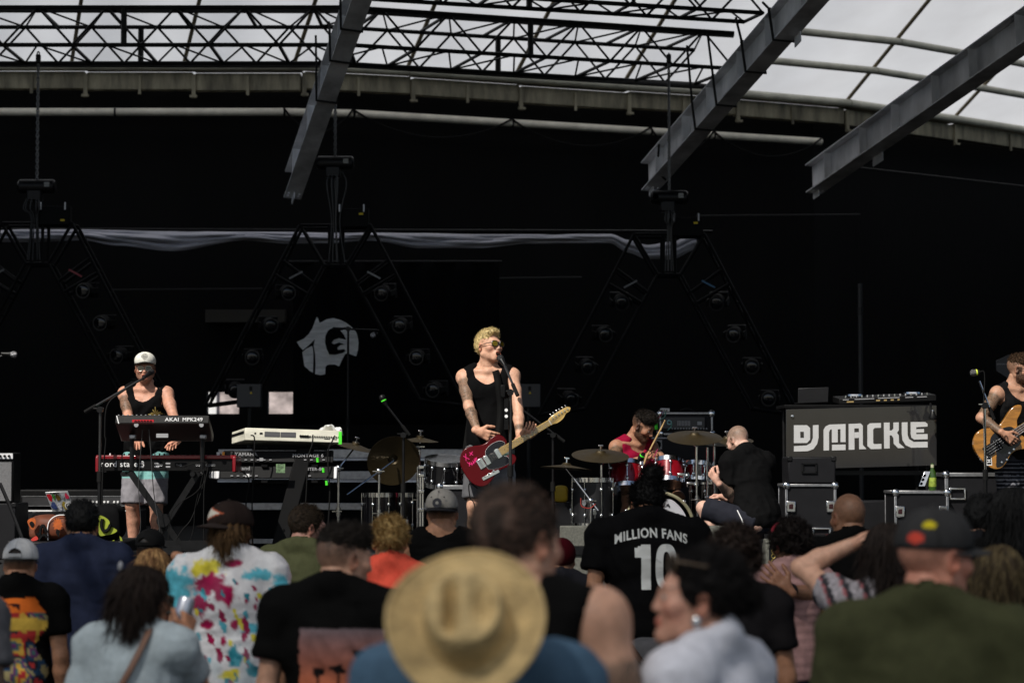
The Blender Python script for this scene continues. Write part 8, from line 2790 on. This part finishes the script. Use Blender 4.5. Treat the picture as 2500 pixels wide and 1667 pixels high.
# big numerals, built as a fine sheet so they follow the cloth
for nm, polys, cx in (('1', [(-0.05, 0.09), (-0.012, 0.11), (0.028, 0.11), (0.028, -0.11), (-0.018, -0.11), (-0.018, 0.055), (-0.05, 0.055)], -0.035), ('0', None, 0.072)):
    sh_ = MB()
    if polys is None:
        N = 40
        for k in range(N):
            a = 2 * math.pi * k / N
            c_, s_2 = math.copysign(abs(math.cos(a)) ** 0.7, math.cos(a)), math.copysign(abs(math.sin(a)) ** 0.8, math.sin(a))
            sh_.v += [(cx + 0.055 * c_, 0, 1.265 + 0.112 * s_2), (cx + 0.018 * c_, 0, 1.265 + 0.075 * s_2)]
        sh_.f = [(2 * k, 2 * ((k + 1) % N), 2 * ((k + 1) % N) + 1, 2 * k + 1) for k in range(N)]
    else:
        NX, NZ = 10, 28
        for i in range(NX):
            for j in range(NZ):
                x0, x1 = -0.05 + 0.0078 * i, -0.05 + 0.0078 * (i + 1)
                z0, z1 = -0.11 + 0.22 * j / NZ, -0.11 + 0.22 * (j + 1) / NZ
                xm, zm = (x0 + x1) / 2, (z0 + z1) / 2
                if (xm > -0.019) or (0.05 < zm < 0.09 + 0.5 * (xm + 0.05)):
                    b = len(sh_.v)
                    sh_.v += [(cx + x0, 0, 1.265 + z0), (cx + x1, 0, 1.265 + z0), (cx + x1, 0, 1.265 + z1), (cx + x0, 0, 1.265 + z1)]
                    sh_.f.append((b, b + 1, b + 2, b + 3))
    on_back(J, sh_, 'numeral', JW, 0.006)
gb = J['root'].location
bp = soft_bag('backpack', 'grey backpack with crossed brown leather straps', (W(1580, 0, gb.y - 0.25).x, gb.y - 0.27, W(0, 1640, gb.y - 0.25).z), (0.26, 0.14, 0.36), mat('grey_canvas', (0.06, 0.06, 0.065), 0.9, 0, 0.2, 20, 0.3, 120), 11)
for x0, x1 in ((-0.12, 0.12), (0.12, -0.12)):
    c_ = Vector((W(1580, 0, gb.y - 0.25).x, gb.y - 0.35, W(0, 1640, gb.y - 0.25).z))
    MB().tube([c_ + Vector((x0, 0, 0.17)), c_ + Vector((0, -0.012, 0)), c_ + Vector((x1, 0, -0.17))], 0.014, 6).build('strap', mat('brown_leather', (0.045, 0.022, 0.013), 0.6), bp)
# woman in white, profile
J = crowd(1645, 1345, 1010, 'woman in white shirt in profile with sunglasses on her dark hair', 55, fem=True, skin=(0.52, 0.28, 0.2), head=(-6, 0, 36), hair='topknot', haircol=(0.006, 0.005, 0.005), topcol=(0.55, 0.56, 0.62), seed=36, bodypx=1722, voxhd=0.0055, girth=0.96)
shades(J, (0.1, 0.07, 0.045), up=0.085, back=0.035)
local_mesh(MB().ball((-0.078, 0.0, -0.05), (0.008, 0.012, 0.016), 8, 6), J, 'earring', CHROME, True)
local_mesh(MB().ring(0.06, 0.0025, 24, 5, Matrix.Translation(tuple(J['T'](0, 0.015, 1.48))) @ Matrix.Rotation(R(15), 4, 'X')), J, 'necklace', mat('gold', (0.6, 0.4, 0.12), 0.3, 1))
J = crowd(1792, 1300, 620, 'person with thick dark curly hair in black top', 8, fem=True, skin=SK['tan'], hair='curly', haircol=(0.018, 0.011, 0.008), topcol=(0.012, 0.011, 0.012), seed=37)
J = crowd(1800, 1310, 540, 'second dark curly-haired person partly behind the woman in white', 20, skin=SK['olive'], hair='curly', haircol=(0.008, 0.006, 0.006), topcol=(0.02, 0.018, 0.02), seed=38, bodypx=1755) if False else J
J = crowd(1935, 1280, 480, 'woman in dusty pink top with dark curls and red hairband', 6, fem=True, skin=SK['brown'], head=(4, 0, 18), hair='curly', haircol=(0.01, 0.007, 0.006), topcol=ripples, sleeve=0.12, seed=39, hem=0.9, botcol=(0.012, 0.02, 0.045), bodypx=1932)
rb = MB().ring(0.098, 0.009, 26, 6, Matrix.Translation((0, -0.005, 0.05)) @ Matrix.Rotation(R(62), 4, 'X'), )
local_mesh(rb, J, 'hairband', mat('red_band', (0.2, 0.008, 0.02), 0.6), True)
pw = J
Y18 = F / 470
J = crowd(2078, 1205, 470, 'bald man in black tee with his arm round the woman in pink', 8, skin=(0.24, 0.12, 0.07), head=(4, 0, 14), topcol=(0.0035, 0.0035, 0.0035), seed=40, fade=0.25, haircol=(0.03, 0.02, 0.015), wide=1.1, girth=1.1,
          larm=(W(1925, 1440, F / 480 - 0.2), Vector((0.5, -0.3, -1))), lhand=dict(fd=Vector((-0.75, 0.05, 0.65)), pn=Vector((0.2, 1, 0)), curl=0.18, spread=0.7))
w_, d_ = J['wr'][-1], (J['wr'][-1] - J['el'][-1]) / np.linalg.norm(J['wr'][-1] - J['el'][-1])
local_mesh(MB().lathe([(0.033, -0.012), (0.035, -0.01), (0.035, 0.01), (0.033, 0.012)], 20, frame(Vector(w_ - d_ * 0.02), Vector(d_))), J, 'watch', BLACK_PLASTIC)
Y19 = F / 640
J = crowd(2165, 1280, 640, 'long-haired woman shading her eyes with a raised arm', -6, fem=True, skin=(0.52, 0.3, 0.21), head=(0, 0, -8), hair='long', haircol=(0.014, 0.009, 0.007), topcol=pattern_sleeve, seed=41, bodypx=2168, sleeve=0.42,
          larm=(W(2098, 1322, Y19 + 0.2), Vector((-1, 0.3, -0.25))), lhand=dict(fd=Vector((0.8, 0.1, 0.35)), pn=Vector((0.1, 0.3, -0.9)), curl=0.35), voxh=0.005, arm=0.95)
local_mesh(MB().ring(0.012, 0.003, 14, 5, Matrix.Translation((-0.082, -0.002, -0.055)) @ FACE), J, 'earring', mat('gold', (0.6, 0.4, 0.12), 0.3, 1), True)
J = crowd(2292, 1242, 900, 'heavy-set man in dark olive tee and charcoal cap', -14, 0.01, skin=(0.5, 0.22, 0.15), head=(2, 0, -46), topcol=(0.042, 0.045, 0.022), seed=42, girth=1.22, wide=1.17, sink=0.015, bodypx=2262, fade=0.35, haircol=(0.1, 0.07, 0.05), voxhd=0.0055)
cap_on(J, (0.03, 0.03, 0.031), brim=(0.03, 0.03, 0.031), strap=False, patch=((lambda x, y, z: ((x - 0.067) ** 2 + (y + 0.08) ** 2) / 0.0006 + (z - 0.088) ** 2 / 0.00016 < 1, (0.55, 0.45, 0.02)), (lambda x, y, z: ((x - 0.042) ** 2 + (y + 0.106) ** 2) / 0.0005 + (z - 0.052) ** 2 / 0.0002 < 1, (0.5, 0.06, 0.04))))
J = crowd(2440, 1335, 700, 'woman with long streaked brown hair beyond the charcoal cap', 0, fem=True, skin=SK['light'], hair='long', haircol=(0.03, 0.02, 0.01), hairtip=(0.1, 0.075, 0.035), topcol=(0.015, 0.016, 0.015), seed=43, wide=1.15)
J = crowd(2398, 1212, 500, 'dark-haired person behind the peak of the charcoal cap', -20, skin=SK['light'], head=(0, 0, -20), hair='short', haircol=HX['black'], topcol=(0.01, 0.01, 0.012), seed=44)
J = crowd(2470, 1196, 540, 'black-haired person in front of the bass player', -30, skin=SK['pink'], head=(4, 0, -30), hair='bob', haircol=HX['black'], topcol=(0.004, 0.004, 0.004), seed=45)
